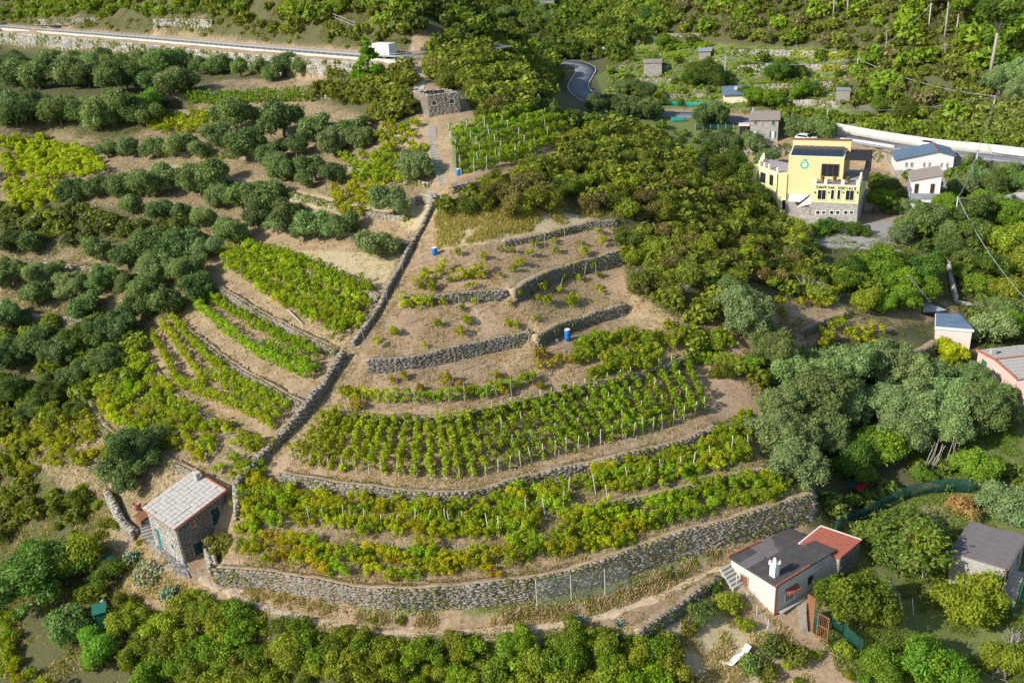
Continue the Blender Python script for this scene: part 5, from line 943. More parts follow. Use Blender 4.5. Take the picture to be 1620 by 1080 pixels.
def line_list(pts, n, r, j=.25):
    q_ = resample(np.array([(a, b, 0) for a, b in pts], float), 1.); i = (np.arange(n)+.5)/n*(len(q_)-1); return [(q_[int(a), 0]+rng.normal()*r*j, q_[int(a), 1]+rng.normal()*r*j*.8, r*rng.uniform(.82, 1.2)) for a in i]
OL = [C_OL, C_OL2, C_OLD, C_OL]; G1 = 'olive trees on the upper left terraces'
trees('olive', 'olive_tree', 'olive tree', 'rounded olive tree', 'in the dense row right below the road wall', line_list([(0,106),(170,104),(345,105)], 16, 17), OL, G1)
trees('olive', 'olive_tree', 'olive tree', 'grey green olive tree', 'in the second dense row below the road wall', line_list([(10,125),(150,122),(300,142)], 14, 22), OL, G1)
trees('olive', 'olive_tree', 'olive tree', 'small olive tree', 'on the reddish strip by the road wall', [(352,108,15),(382,113,14),(415,112,16),(432,118,14),(455,108,18),(480,110,15)], OL, G1)
trees('olive', 'olive_tree', 'olive tree', 'silvery olive tree', 'in the dense row left of the yellow vine patch', line_list([(0,172),(110,180),(245,190)], 13, 22), OL, G1)
trees('olive', 'olive_tree', 'olive tree', 'bright green dense tree', 'above the yellow vine patch', [(215,178,20),(238,170,18)], [C_GR], 'bright trees above the yellow vine patch')
trees('olive', 'olive_tree', 'olive tree', 'small olive with visible trunk', 'in the spaced row on the tan strip', [(172,240,16),(205,237,17),(245,238,16),(287,234,20),(318,242,14)], OL, G1)
trees('olive', 'olive_tree', 'olive tree', 'large olive tree', 'in the big cluster in the middle of the upper left slope', [(375,190,32),(352,222,22),(395,235,30),(450,200,30),(495,212,22),(530,232,22),(556,212,22),(425,252,18),(470,238,18),(440,265,17),(575,225,16)], OL, G1)
trees('olive', 'olive_tree', 'olive tree', 'small pale olive tree', 'below the big cluster beside the brambles', [(450,275,20),(500,272,20),(530,280,17),(485,290,14)], OL, G1)
trees('olive', 'olive_tree', 'olive tree', 'olive tree', 'in the long row above the straw terrace', [(117,307,19),(155,300,18),(200,298,22),(235,298,24),(270,288,24),(310,290,24),(340,292,26),(348,318,18),(385,320,24),(428,318,26),(458,342,22)], OL, G1)
trees('olive', 'olive_tree', 'olive tree', 'olive tree', 'in the lower row shading the straw terrace', [(210,330,16),(255,335,18),(290,342,16),(325,350,16),(370,372,24),(410,350,20),(440,360,17)], OL, G1)
trees('olive', 'olive_tree', 'olive tree', 'pale olive tree', 'along the top of the straw terrace', [(483,368,19),(508,362,24),(540,365,22)], OL, G1)
trees('olive', 'olive_tree', 'olive tree', 'wide pale olive tree standing alone', 'on the straw terrace before the crest wall', [(598,385,33)], [C_OL2], G1, .8)
trees('olive', 'olive_tree', 'olive tree', 'low silvery olive tree', 'between the brambles and the rubble heap', [(625,325,23)], [C_OL2], G1)
trees('olive', 'olive_tree', 'olive tree', 'small round olive tree', 'beside the worn stairway below the roofless house', [(660,272,23)], [C_OL2], G1)
G2 = 'olive trees of the dark wood at the left edge'
trees('olive', 'olive_tree', 'olive tree', 'dark olive tree', 'in the upper rank of the wood at the left edge', [(15,390,18),(52,388,18),(160,402,20),(205,408,22),(240,388,22),(292,395,28),(325,400,20)], [C_OLD, C_OL, C_OL2], G2)
trees('bigolive', 'olive_tree', 'olive tree', 'large dark olive tree', 'in the middle rank of the wood at the left edge', [(18,440,26),(75,440,26),(118,455,24),(165,445,24),(208,455,22),(252,432,27),(302,432,30)], [C_OL, C_OL, C_OL2], G2)
trees('olive', 'olive_tree', 'olive tree', 'round olive tree', 'in the front rank of the wood just above the vine rows', [(60,472,22),(132,490,22),(215,498,22),(240,470,24),(268,487,26),(320,460,24)], [C_OLD, C_OL], G2)
trees('bigolive', 'olive_tree', 'olive tree', 'big overgrown olive tree', 'in the lower wood left of the narrow vine rows', [(20,505,26),(20,565,28),(62,548,28),(102,560,28),(145,535,28),(185,525,34),(178,575,28),(30,620,30),(90,622,30),(128,600,26),(60,650,24)], [C_OLD, C_MQ2, C_OL, C_MQ2], G2)
trees('bigolive', 'olive_tree', 'olive tree', 'broad dark olive tree standing alone', 'in the yellow vines above the slate roofed house', [(222,712,40)], [C_OLD], None); trees('olive', 'olive_tree', 'olive tree', 'smaller dark tree', 'touching the pale rubble wall left of the slate roofed house', [(205,752,26)], [C_OLD], None)
G3 = 'olive trees of the big grove right of the vineyard'
trees('bigolive', 'olive_tree', 'olive tree', 'big grey green olive tree', 'in the left half of the big grove', [(1182,498,44),(1160,468,28),(1222,560,34),(1200,530,26),(1262,598,42),(1228,640,36),(1295,640,56),(1245,690,50),(1262,735,44),(1325,585,46),(1335,640,42),(1300,690,42)], [C_OL, C_OL2, C_OL2], G3)
trees('bigolive', 'olive_tree', 'olive tree', 'big silvery olive tree', 'in the right half of the big grove', [(1385,575,40),(1425,590,44),(1462,605,40),(1395,640,40),(1440,650,50),(1430,690,42),(1500,635,50),(1490,680,44),(1545,650,46),(1580,640,36),(1525,600,34)], [C_OL2, C_OL2, C_OL], G3)
trees('citrus', 'citrus_tree', 'citrus tree', 'dark green citrus tree with pale spots', 'below the big olive grove', [(1385,708,36),(1415,700,26)], [C_GR], 'citrus trees below the grove'); trees('broadleaf', 'fig_tree', 'fig tree', 'dark leafy fig tree', 'above the green tarpaulin below the grove', [(1345,735,32),(1362,755,20)], [C_DG], 'fig trees below the grove')
trees('citrus', 'fruit_tree', 'tree', 'wide glossy dark green tree', 'between the tiled annex and the beige house', [(1435,852,62)], [(.09, .15, .03)], None, .85); trees('citrus', 'round_bush', 'bush', 'bright yellow green dome shaped bush', 'before the wall of the beige house', [(1530,950,43)], [(.19, .25, .02)], None, .95)
trees('citrus', 'conical_bush', 'bush', 'dense dark green bush', 'in front of the red lean-to', [(1362,968,44)], [(.12, .17, .02)], None, 1.15); trees('citrus', 'leafy_bush', 'bush', 'light green big leaved bush', 'growing against the white house wall by the rusty door', [(1310,930,27)], [C_GR], None, 1.1)
trees('bigolive', 'olive_tree', 'olive tree', 'big silvery olive', 'behind the beige house at the right edge', [(1595,800,46)], [C_OL2], None); trees('shrub', 'hydrangea', 'bush', 'round bush covered in orange brown flower heads', 'by the green fence', [(1516,796,24)], [(.42, .27, .12)], None)
trees('broadleaf', 'garden_tree', 'tree', 'mid green garden tree', 'at the bottom right edge of the meadow', [(1480,1050,42),(1590,1055,36),(1400,1060,30)], [C_GR, C_YG], 'trees at the bottom right'); trees('broadleaf', 'garden_tree', 'tree', 'leafy tree', 'below the olive grove near the bare stems', [(1548,745,30),(1462,752,14)], [C_GR], 'trees under the grove near the bare stems')
trees('shrub', 'shrub', 'shrub', 'round green shrub', 'beside the steps of the white house', [(1147,950,23),(1108,968,22),(1128,925,14)], [C_DG, C_OL, C_YG], 'shrubs beside the white house steps'); trees('lowshrub', 'shrub', 'shrub', 'small shrub', 'in the dry meadow around the deck chair', [(1178,985,14),(1222,1020,20),(1190,1050,18),(1215,1060,16),(1060,1015,18),(1090,990,12),(1255,1030,22)], [C_YG, C_OL, C_MQ], 'small shrubs around the deck chair')
trees('bigolive', 'fig_tree', 'fig tree', 'big spreading deep green fig tree', 'in the bottom left corner', [(62,905,72)], [(.09, .18, .022)], None, .8); trees('broadleaf', 'almond_tree', 'tree', 'yellowish green open tree', 'right of the big fig in the bottom left', [(128,885,40)], [C_YG], None); trees('citrus', 'bay_tree', 'tree', 'dark small tree', 'beside the narrow dark green shed', [(172,905,26)], [(.1, .15, .02)], None)
trees('broadleaf', 'shrub_tree', 'shrub', 'feathery bright green young tree', 'at the bottom left of the photo below the green shed', [(162,1035,30),(150,1010,22)], [(.13, .27, .03)], 'feathery green trees'); trees('olive', 'olive_tree', 'olive tree', 'grey olive tree', 'left of the narrow dark green shed', [(115,990,28)], [C_OL], None)
trees('citrus', 'dense_bush', 'bush', 'tall dense yellow green bush', 'right of the short plastered wall', [(210,985,28),(215,1030,28),(200,955,18)], [C_YG, C_MQ], 'tall bushes right of the plastered wall')
trees('shrub', 'broom_bush', 'bush', 'soft rounded broom bush', 'at the right corner of the slate roofed house', [(352,858,24),(398,790,16)], [(.18, .21, .05)], 'broom bushes by the slate house')
trees('broadleaf', 'alder_tree', 'tree', 'green tree with a dark trunk', 'in the forecourt right of the winery', [(1394,322,21)], [C_GR], None); trees('pine', 'pine_tree', 'pine', 'bright green young pine', 'in front of the white van by the road', [(586,112,28)], [(.15, .26, .02)], None, .7, .9)
trees('pine', 'pine_tree', 'pine', 'bright yellow green young pine', 'on the right shoulder of the spur', [(1090,255,17),(1186,408,24),(1130,275,12)], [(.2, .3, .02)], 'young pines on the spur', .7, .9)
trees('olive', 'olive_tree', 'olive tree', 'grey olive tree', 'between the two storey stone house and the winery', [(1255,205,19),(1275,208,17),(1300,207,20),(1192,228,14),(1212,252,15),(1200,238,14)], [C_OL, C_OL2], 'olives near the winery'); trees('olive', 'olive_tree', 'olive tree', 'dark grey olive tree', 'by the green shade net in the valley', [(1115,190,18),(1135,186,18),(1145,224,14),(1125,226,13),(1160,232,13)], [C_OLD], 'olives by the shade net')
trees('broadleaf', 'deciduous_tree', 'tree', 'dark green tree', 'left of the winery', [(1140,275,28),(1170,290,26),(1160,262,20),(1190,315,24),(1120,245,16),(1215,330,18)], [C_DG, C_MQ2], 'dark trees left of the winery'); trees('shrub', 'oleander_bush', 'bush', 'dark bush', 'along the foot of the stone winery wall', [(1300,362,16),(1322,358,16),(1345,362,15),(1362,366,13)], [C_DG], 'bushes at the winery foot')
trees('olive', 'olive_tree', 'olive tree', 'pale olive tree', 'below the white houses on the right', [(1432,330,14),(1450,358,22),(1470,350,20),(1492,372,18),(1425,375,16),(1410,300,14),(1535,262,14),(1545,285,18),(1520,300,18),(1595,270,13)], [C_OL, C_OL2], 'olives below the white houses')
trees('broadleaf', 'deciduous_tree', 'tree', 'dense green tree', 'in the gully at the right edge', [(1500,330,22),(1530,340,26),(1560,330,24),(1540,380,28),(1575,395,30),(1610,430,32),(1600,350,26),(1612,385,28),(1565,430,28),(1590,470,30),(1548,455,22),(1500,395,20),(1610,290,18),(1525,410,18),(1600,520,24),(1570,300,20)], [C_DG, C_GR, C_OLD, C_YG], 'trees in the gully at the right edge')
trees('olive', 'olive_tree', 'olive tree', 'round grey olive tree', 'behind the small pink house', [(1562,525,28),(1595,500,24),(1560,490,18)], [C_OL2, C_OL], 'olives behind the pink hut'); trees('broadleaf', 'carob_tree', 'tree', 'broad dark green tree', 'above the tin roofed shed', [(1390,425,34),(1420,450,24),(1455,435,28),(1465,465,22),(1345,425,22)], [C_GR, C_DG], 'dark trees above the tin roofed shed')
trees('broadleaf', 'ash_tree', 'tree', 'light green round tree', 'left of the tin roofed shed', [(1432,478,24),(1370,480,22),(1395,485,20)], [C_YG, C_GR], 'light trees left of the shed'); trees('shrub', 'climbing_vine', 'vine', 'yellow green climbing vine', 'covering the front of the small pink house', [(1508,552,24),(1500,570,16)], [C_VY], 'climbing vine on the pink hut')
trees('tallpine', 'pine_tree', 'pine', 'tall pine with a bare pale trunk', 'on the upper right hillside', [(1318,8,14),(1340,6,13),(1495,30,18),(1512,38,14),(1470,20,10),(1565,85,26)], [C_GR, C_MQ2], 'tall pines on the upper right hillside', 1., 1.6)
trees('bigolive', 'olive_tree', 'olive tree', 'big grey green tree', 'at the right edge above the reeds', [(1580,135,24),(1600,125,26),(1610,150,22)], [C_OL2], 'grey trees above the reeds')
trees('olive', 'olive_tree', 'olive tree', 'olive tree', 'in the dark hedge right of the valley road', line_list([(945,168),(1000,172),(1045,176)], 8, 15)+line_list([(975,145),(1040,142)], 4, 12), [C_OLD, C_OL], 'olives right of the valley road')
trees('olive', 'olive_tree', 'olive tree', 'olive tree', 'on the shaded terraces at the top centre', line_list([(790,28),(840,25),(880,20)], 6, 10)+line_list([(830,45),(900,32)], 5, 10), [C_OL], 'olives at the top centre')
trees('broadleaf', 'deciduous_tree', 'tree', 'bright green tree', 'in the valley plots', [(1110,118,18),(1130,125,20),(1090,130,14),(1225,120,18),(1240,115,16),(1260,150,14),(1200,158,18),(1220,165,16),(1185,150,12),(1010,60,16),(1050,70,14),(1035,35,18),(960,45,14),(1280,145,14),(1430,180,20),(1390,170,14)], [C_GR, C_DG, C_MQ2], 'trees in the valley plots')
print('trees', time.time()-T0)
# ---------------------------------------------------------------- scatters
SCAT = {}
def scatter(kind, name, label, cat, poly, spacing, rr, cols, group, dens=1., edge=.0, huej=0, single=True, sz=1., zcut=None):
    poly = [(float(a), float(b)) for a, b in poly]; pa = np.array(poly); xs_ = np.linspace(pa[:, 0].min(), pa[:, 0].max(), 14); ys_ = np.linspace(pa[:, 1].min(), pa[:, 1].max(), 14); gx_, gy_ = np.meshgrid(xs_, ys_)
    g_ = ground(gx_.ravel(), gy_.ravel()); x0, x1, y0, y1 = g_[:, 0].min()-5, g_[:, 0].max()+5, g_[:, 1].min()-5, g_[:, 1].max()+5
    gx_, gy_ = np.meshgrid(np.arange(x0, x1, spacing), np.arange(y0, y1, spacing)); p = np.stack([gx_.ravel(), gy_.ravel()], 1)+rng.uniform(-.45, .45, (gx_.size, 2))*spacing; p = np.c_[p, H(p[:, 0], p[:, 1])]
    px, py = proj(p+[0, 0, .4]); k = inpoly(px, py, poly) & (rng.random(len(p)) < dens); p = p[k]; p = p[visible(p+[0, 0, 1.])]
    for a in p: SCAT.setdefault((kind, name, cat), []).append((a, rng.uniform(*rr)*(1.18 if kind == 'shrub' else .86), var(cols[rng.integers(len(cols))], .2), label, group, sz))
MQ = [C_MQ, C_MQ2, C_YG, C_MQ, C_BR, C_YG, C_MQ]
sc_ = lambda lab, poly, sp, rr, cols, grp, **k: scatter('shrub', 'shrub', lab, 'shrub', poly, sp, rr, cols, grp, **k)
sc_("scrub bush|the spur's upper right flank", [(700,325),(740,300),(800,285),(860,255),(925,212),(1000,205),(1080,255),(1110,290),(1060,330),(985,335),(900,325),(820,328),(715,345)], 2.3, (1.2, 1.9), MQ, 'scrub bushes on the upper right flank of the spur')
sc_("dark scrub bush|the slope before the winery", [(985,335),(1060,330),(1110,290),(1150,290),(1230,345),(1290,395),(1300,440),(1240,460),(1180,440),(1140,470),(1120,520),(1060,490),(1000,460),(985,400)], 2.3, (1.1, 1.9), MQ, 'scrub bushes on the lower right flank of the spur')
sc_("scrub bush|the scrub left of the stone stairway", [(500,150),(555,105),(640,110),(652,150),(650,190),(600,205),(560,165)], 2.3, (1.0, 1.8), MQ, 'scrub bushes left of the stone stairway')
sc_("scrub bush|the crest scrub behind the roofless house", [(672,90),(760,78),(840,130),(850,172),(760,192),(735,150),(688,130)], 2.3, (1.2, 2.0), MQ, 'scrub bushes behind the roofless house')
sc_("dense leafy bush|the thicket below the footpath", [(235,1085),(240,1010),(300,945),(400,972),(500,1000),(560,1015),(580,1085)], 1.6, (1.1, 1.7), [C_YG, C_YG, C_MQ, C_GR], 'bushes of the thicket below the footpath')
sc_("bright bramble|the bottom middle thicket", [(570,1015),(620,1025),(960,1003),(1040,1000),(1100,1090),(580,1090)], 1.6, (1.0, 1.6), [C_GR, C_YG, C_YG, C_VN], 'brambles at the bottom middle')
sc_("scrub bush|the strip above the olive wood", [(0,330),(120,335),(270,350),(340,380),(60,385),(0,375)], 2.4, (.9, 1.6), [C_MQ, C_BR, C_MQ2, C_OLD], 'scrub at the left between the olives')
sc_("undergrowth bush|the wood at the left edge", [(0,510),(230,520),(235,545),(200,640),(140,650),(60,690),(0,700)], 2.8, (.9, 1.5), [C_MQ, C_YG, C_MQ2], 'undergrowth bushes at the left edge')
sc_("green bush|the bushes above the orange vine plot", [(1240,460),(1300,430),(1420,400),(1470,440),(1440,500),(1340,470),(1260,500)], 2.4, (1.0, 1.7), [C_MQ, C_YG, C_MQ2, C_GR], 'bushes above the orange vine plot')
sc_("bush|the gap between vineyard and olive grove", [(1130,520),(1180,560),(1210,600),(1200,640),(1150,610),(1100,560),(1060,500)], 2.2, (.9, 1.4), [C_MQ, C_YG, C_GR], 'bushes between vineyard and grove')
sc_("garden bush|the bank by the green fence", [(1290,780),(1340,770),(1480,730),(1620,740),(1620,780),(1450,775),(1330,835),(1290,830)], 2.4, (.6, 1.2), [C_MQ2, C_MQ, C_OLD], 'bushes on the bank by the green fence')
scatter('lowshrub', 'shrub', "weed bush|the bank below the long wall", 'shrub', [(380,925),(540,965),(860,960),(1000,925),(1130,870),(1130,890),(1000,950),(860,975),(560,985),(400,950)], 1.8, (.25, .6), [C_YG, C_MQ, C_OL], 'weed bushes below the long wall', dens=.6)
scatter('lowshrub', 'shrub', "small bush|the slope left of the slate house", 'shrub', [(10,760),(170,760),(230,870),(200,900),(60,830)], 2.2, (.5, 1.1), [C_YG, C_MQ, C_MQ2], 'bushes left of the slate house', dens=.8)
scatter('lowshrub', 'shrub', "low bush|the bottom right meadow corner", 'shrub', [(1240,1010),(1340,1030),(1440,1010),(1500,1085),(1200,1085)], 1.8, (.5, 1.0), [C_YG, C_GR, C_OL], 'low bushes at the bottom right')
sc_('brownish bush|the slope at the left edge below the vines', [(0,640),(60,700),(40,770),(170,770),(150,810),(90,840),(0,850)], 2.1, (.8, 1.4), [C_MQ, C_YG, C_MQ2], 'bushes at the left edge below the vines')
sc_('leafy bush|the bottom left slope', [(60,940),(150,935),(230,960),(300,940),(240,1010),(235,1085),(60,1085)], 2.3, (.7, 1.2), [C_YG, C_GR, C_MQ], 'bushes of the bottom left slope', dens=.7)
# vines
def vn(lab, poly, sp, rr, cols, grp, dens=1., **k): scatter('vine', 'grapevine', lab, 'grapevine', poly, sp, rr, cols, grp, dens, **k)
vn("green grapevine|the lowest terrace's right half", [(820,850),(900,812),(1060,785),(1160,755),(1215,740),(1262,760),(1230,785),(1080,830),(900,880),(815,895)], 1.35, (.9, 1.35), [C_VN, C_VN, C_VY, C_GR], 'vines of the lowest terrace, right half', .95)
vn('green grapevine|the band under the fan terrace, right half', [(860,768),(1000,735),(1130,690),(1185,655),(1195,700),(1150,738),(1000,772),(890,792)], 1.35, (.9, 1.35), [C_VN, C_VN, C_VY, C_GR], 'vines of the band under the fan terrace', .92)
vn("yellowing grapevine|the lowest terrace's left half", [(370,838),(480,852),(700,866),(815,858),(812,900),(700,914),(560,908),(470,898),(385,880)], 1.45, (.85, 1.25), [C_VY, C_VN, C_VY, (.36,.28,.02)], 'vines of the lowest terrace, left half', .9)
vn('yellowing grapevine|the band under the fan terrace, left half', [(385,768),(440,770),(620,788),(740,795),(860,768),(885,795),(815,840),(700,848),(560,838),(400,828),(375,800)], 1.4, (.95, 1.35), [C_VY, C_VN, C_VY, C_VN], 'vines of the band under the fan terrace, left half', .95)
vn('dense grapevine|the green block above the double row', [(357,402),(395,392),(500,430),(592,462),(585,485),(545,532),(500,505),(430,472),(360,428)], 1.4, (.9, 1.3), [C_VN, C_VN, C_VY], 'vines of the dense green block', .9)
vn("grapevine|the plot right of the blue barrel", [(905,545),(980,520),(1070,510),(1130,550),(1120,575),(1050,575),(940,600)], 1.5, (1.0, 1.5), [C_VN, C_GR, C_YG], 'vines behind the blue barrel', .85)
vn("sparse grapevine|the bare terrace above the fan", [(545,600),(700,590),(850,560),(920,560),(920,595),(860,612),(740,640),(545,645)], 1.7, (.6, 1.1), [C_VY, C_VN, (.4,.22,.03)], 'vines of the bare terrace above the vertical rows', .6)
vn("sparse grapevine|the middle bare terrace", [(590,550),(640,480),(800,470),(960,410),(980,450),(900,485),(830,515),(700,545)], 1.8, (.5, 1.0), [C_VY, C_VN, C_GR], 'vines of the middle bare terrace', .62)
vn("thin grapevine|the highest bare terrace", [(650,440),(680,405),(790,390),(960,365),(975,388),(850,425),(800,450),(660,462)], 1.8, (.5, 1.0), [C_VY, C_VN, C_GR], 'vines of the highest bare terrace', .68)
vn("yellow grapevine|the big upper left patch", [(0,222),(60,218),(155,248),(165,278),(60,285),(0,272)], 1.5, (1.0, 1.5), [C_VY, C_VY, C_VN], 'vines of the yellow patch at the upper left edge', .95)
vn("yellow grapevine|the lower left edge patch", [(0,285),(95,292),(98,325),(0,338)], 1.6, (1.0, 1.4), [C_VY, C_VY, C_VN], 'vines of the lower yellow patch at the left edge', .9)
vn("yellow grapevine|the patch among upper olives", [(235,182),(345,185),(350,215),(240,210)], 1.6, (1.0, 1.4), [C_VY, C_VN], 'vines among the upper olives', .9)
vn("grapevine|the plot beside the worn stairway", [(600,198),(672,200),(672,245),(600,240)], 1.6, (1., 1.4), [C_VY, C_VN], 'vines beside the worn stairway', .8)
vn("bramble like vine|the plot above the rubble heap", [(540,248),(640,248),(650,290),(560,290)], 1.6, (1., 1.4), [C_YG, C_VN], 'vines above the rubble heap', .9); vn("yellow green vine|the plot left of the low silvery olive", [(525,300),(600,292),(605,330),(545,345)], 1.6, (1., 1.4), [C_YG, C_VY], 'vines left of the silvery olive', .9)
vn("yellow grapevine|the field above the slate house", [(150,585),(225,555),(262,612),(330,665),(425,705),(400,768),(360,760),(290,715),(200,685),(160,650)], 1.5, (.9, 1.4), [C_VY, C_YG, C_VN], 'vines above the slate roofed house', .9)
vn("yellow grapevine|the small field at the left edge", [(10,690),(80,668),(140,650),(190,705),(175,760),(100,725),(40,765)], 1.5, (.9, 1.3), [C_VY, C_YG], 'vines at the left edge', .85)
vn("grapevine|the hedge behind the slate house", [(300,735),(365,760),(372,775),(340,765),(285,730)], 1.2, (.8, 1.1), [C_VY, C_YG], 'vines behind the slate roofed house', 1.)
vn("grapevine|the triangular orange plot", [(1225,470),(1330,455),(1320,490),(1240,510)], 1.7, (.7, 1.2), [C_VY, (.42,.24,.03), C_VN], 'vines of the orange plot', .6); vn("grapevine|the small plot before the pink hut", [(1290,520),(1350,500),(1410,530),(1380,560),(1300,560)], 1.6, (.9, 1.3), [C_VY, C_VN, C_YG], 'vines before the pink hut', .8)
vn("climbing vine|the bottom left corner", [(0,970),(35,985),(60,1080),(0,1080)], 1.3, (.8, 1.2), [C_VY, C_VN], 'vines in the bottom left corner', .9)
LOW = {}
def low_proto(kind, n=4):
    out = []
    for i in range(n):
        if kind == 'vine': LC = np.c_[rng.uniform(-.75, .75, 6), rng.uniform(-.45, .45, 6), rng.uniform(.5, 1.3, 6)]; out.append((1., lobes_to_leaves(LC, rng.uniform(.28, .45, 6), 22, .19, 1., .4, .6, huem=.3, hues=.2)))
        elif kind == 'tiny': LC, LR = crown_lobes(1., 5, .5, .7, .4); out.append((1., lobes_to_leaves(LC, LR, 12, .24, 1.1, .4, .7, huem=.16, hues=.18)))
        else: R = 1.5; LC, LR = crown_lobes(R, 12, .42, .7, .75); out.append((R, lobes_to_leaves(LC, LR, 6.3, .34, 1.1, .3, .7, huem=.14, hues=.14)))
    return out
def joined(name, label, kind, items, mat, cat='shrubs'):
    if not items: return
    if kind not in LOW: LOW[kind] = low_proto(kind)
    Vs, Ts, Hs = [], [], []; base = np.mean([np.array(c[:3]) for _, _, c in items], 0)
    for p, r, c in items:
        R, (V_, t, h) = LOW[kind][rng.integers(len(LOW[kind]))]; a = rng.uniform(0, 6.28); s = r/R; cs, sn = math.cos(a), math.sin(a)
        Vs.append(np.c_[(V_[:, 0]*cs-V_[:, 1]*sn)*s, (V_[:, 0]*sn+V_[:, 1]*cs)*s, V_[:, 2]*s]+p); k = sum(c[:3])/base.sum(); Ts.append(np.clip(t+(k-1)*.5, 0, 1)); Hs.append(np.clip(h+(c[0]/c[1]-base[0]/base[1])*.5, 0, .92))
    V_ = np.concatenate(Vs); c0 = V_.mean(0); me = mesh_np(name, V_-c0, np.arange(len(V_)).reshape(-1, 4), M[mat], False, {'tint': np.concatenate(Ts), 'hue': np.concatenate(Hs)})
    o = link(name, me); o.location = c0; o['label'] = label; o['category'] = cat; o['kind'] = 'stuff'; o.color = (*base, 1); return o
for (kind, name, cat), L in SCAT.items():
    L.sort(key=lambda a: -a[1]/((a[0]-CP)@fw)); n0 = {'shrub': 240, 'vine': 290, 'lowshrub': 60}[kind]
    near = {}
    for it in L[:n0]: near.setdefault(it[3], []).append(it)
    for lab, its in near.items():
        nb = max(1, math.ceil(len(its)/26)); its.sort(key=lambda a: proj(a[0])[1]); per = math.ceil(len(its)/nb)
        for b in range(nb):
            band = sorted(its[b*per:(b+1)*per], key=lambda a: proj(a[0])[0]); bn = '' if nb == 1 else (['upper', 'lower'][b] if nb == 2 else ['upper', 'middle', 'lower'][b] if nb == 3 else ['top', 'second', 'third', 'fourth', 'fifth', 'sixth'][b])
            noun, place = lab.split('|')
            for i, (p, r, c, _, grp, sz) in enumerate(band): plant(kind, name, f'{noun}, {ORD[i]} from left {("in the "+bn+" band of") if bn else "in"} {place}', cat, p, r, c, grp, sz)
    rest = {}
    for p, r, c, lab, grp, sz in L[n0:]: rest.setdefault(lab, []).append((p, r, c))
    for lab, it in rest.items(): joined('undergrowth' if kind != 'vine' else 'vine_leaves', 'smaller '+lab.replace('|', ' plants in '), 'vine' if kind == 'vine' else 'tiny' if kind == 'lowshrub' else 'shrub', it, 'leaf2' if kind == 'vine' else 'leaf', 'undergrowth')
    print(kind, len(L))
def mass(name, label, poly, sp, rr, cols, dens=1., cat='woodland'):
    pa = np.array(poly, float); xs_ = np.linspace(pa[:, 0].min(), pa[:, 0].max(), 16); ys_ = np.linspace(max(pa[:, 1].min(), -25), pa[:, 1].max(), 16); gx_, gy_ = np.meshgrid(xs_, ys_); g_ = ground(gx_.ravel(), gy_.ravel()); x0, x1, y0, y1 = g_[:, 0].min()-4, g_[:, 0].max()+4, g_[:, 1].min()-4, g_[:, 1].max()+6
    gx_, gy_ = np.meshgrid(np.arange(x0, x1, sp), np.arange(y0, y1, sp)); p = np.stack([gx_.ravel(), gy_.ravel()], 1)+rng.uniform(-.45, .45, (gx_.size, 2))*sp; p = np.c_[p, H(p[:, 0], p[:, 1])]; px, py = proj(p+[0, 0, .5])
    k = inpoly(px, py, [tuple(a) for a in poly]) & (rng.random(len(p)) < dens); p = p[k]; p = p[visible(p+[0, 0, 2.5])] if name != 'outlying_scrub' else p; items = [(a, rng.uniform(*rr), var(cols[rng.integers(len(cols))], .25)) for a in p]; print(name, label[:30], len(items)); joined(name, label, 'tiny' if rr[1] < 1.01 else 'shrub', items, 'leaf', cat)
UR = [(990,-10),(1640,-10),(1640,130),(1570,150),(1540,200),(1480,195),(1350,165),(1350,100),(1330,75),(1200,68),(1100,55),(1040,60),(1000,30)]
mass('hillside_scrub', 'low olive green scrub covering the upper right hillside', UR, 2.65, (.8, 1.9), [C_MQ, C_MQ2, C_BR, C_OLD, C_YG], .85); mass('hillside_scrub', 'taller bright green bushes standing out of the upper right hillside scrub', UR, 5.5, (1.6, 3.2), [C_YG, C_GR, C_MQ, C_GR], .6); mass('hillside_scrub', 'brown and grey bushes dotted over the upper right hillside', UR, 7, (1.2, 2.2), [(.17,.14,.09), (.14,.1,.05)], .55)
mass('hillside_scrub', 'dense bright green woodland in the upper right corner', [(1520,-10),(1640,-10),(1640,120),(1560,110)], 3.2, (1.9, 3.0), [C_GR, C_DG, C_GR]); mass('hedge', 'long dense hedge along the white wall of the valley road', [(1240,172),(1330,178),(1480,190),(1640,205),(1640,238),(1480,222),(1400,210),(1330,195),(1240,184)], 1.7, (.8, 1.5), [C_YG, C_MQ2, C_GR])
mass('reeds', 'pale green reeds and cane at the right edge above the road wall', [(1520,165),(1640,165),(1640,225),(1520,215)], 1.6, (1.0, 1.8), [(.30,.34,.13), C_YG, C_OL2])
VW = [(640,-10),(1010,-10),(1010,40),(985,95),(895,92),(885,125),(870,165),(850,150),(800,110),(740,80),(680,75),(640,60)]
mass('valley_woodland', 'dark shaded bushes on the slope behind the crest', VW, 3.4, (1.2, 2.5), [C_MQ2, C_DG, C_MQ, C_OLD], .8); mass('valley_woodland', 'taller trees in the shaded valley behind the crest', VW, 6.5, (2.2, 3.6), [C_DG, C_GR, C_MQ2], .5); mass('valley_woodland', 'bright green trees at the head of the valley', [(900,-10),(1060,-10),(1060,70),(960,90),(900,60)], 4.5, (1.6, 3.0), [C_GR, C_YG, C_OL2], .75)
mass('valley_woodland', 'green thicket between the crest and the valley road bend', [(850,160),(890,182),(950,192),(1010,200),(1000,235),(940,205),(870,195)], 2.4, (1.1, 1.9), [C_DG, C_OLD, C_MQ2]); BK = [(330,-10),(640,-10),(652,72),(560,66),(430,50),(335,38)]
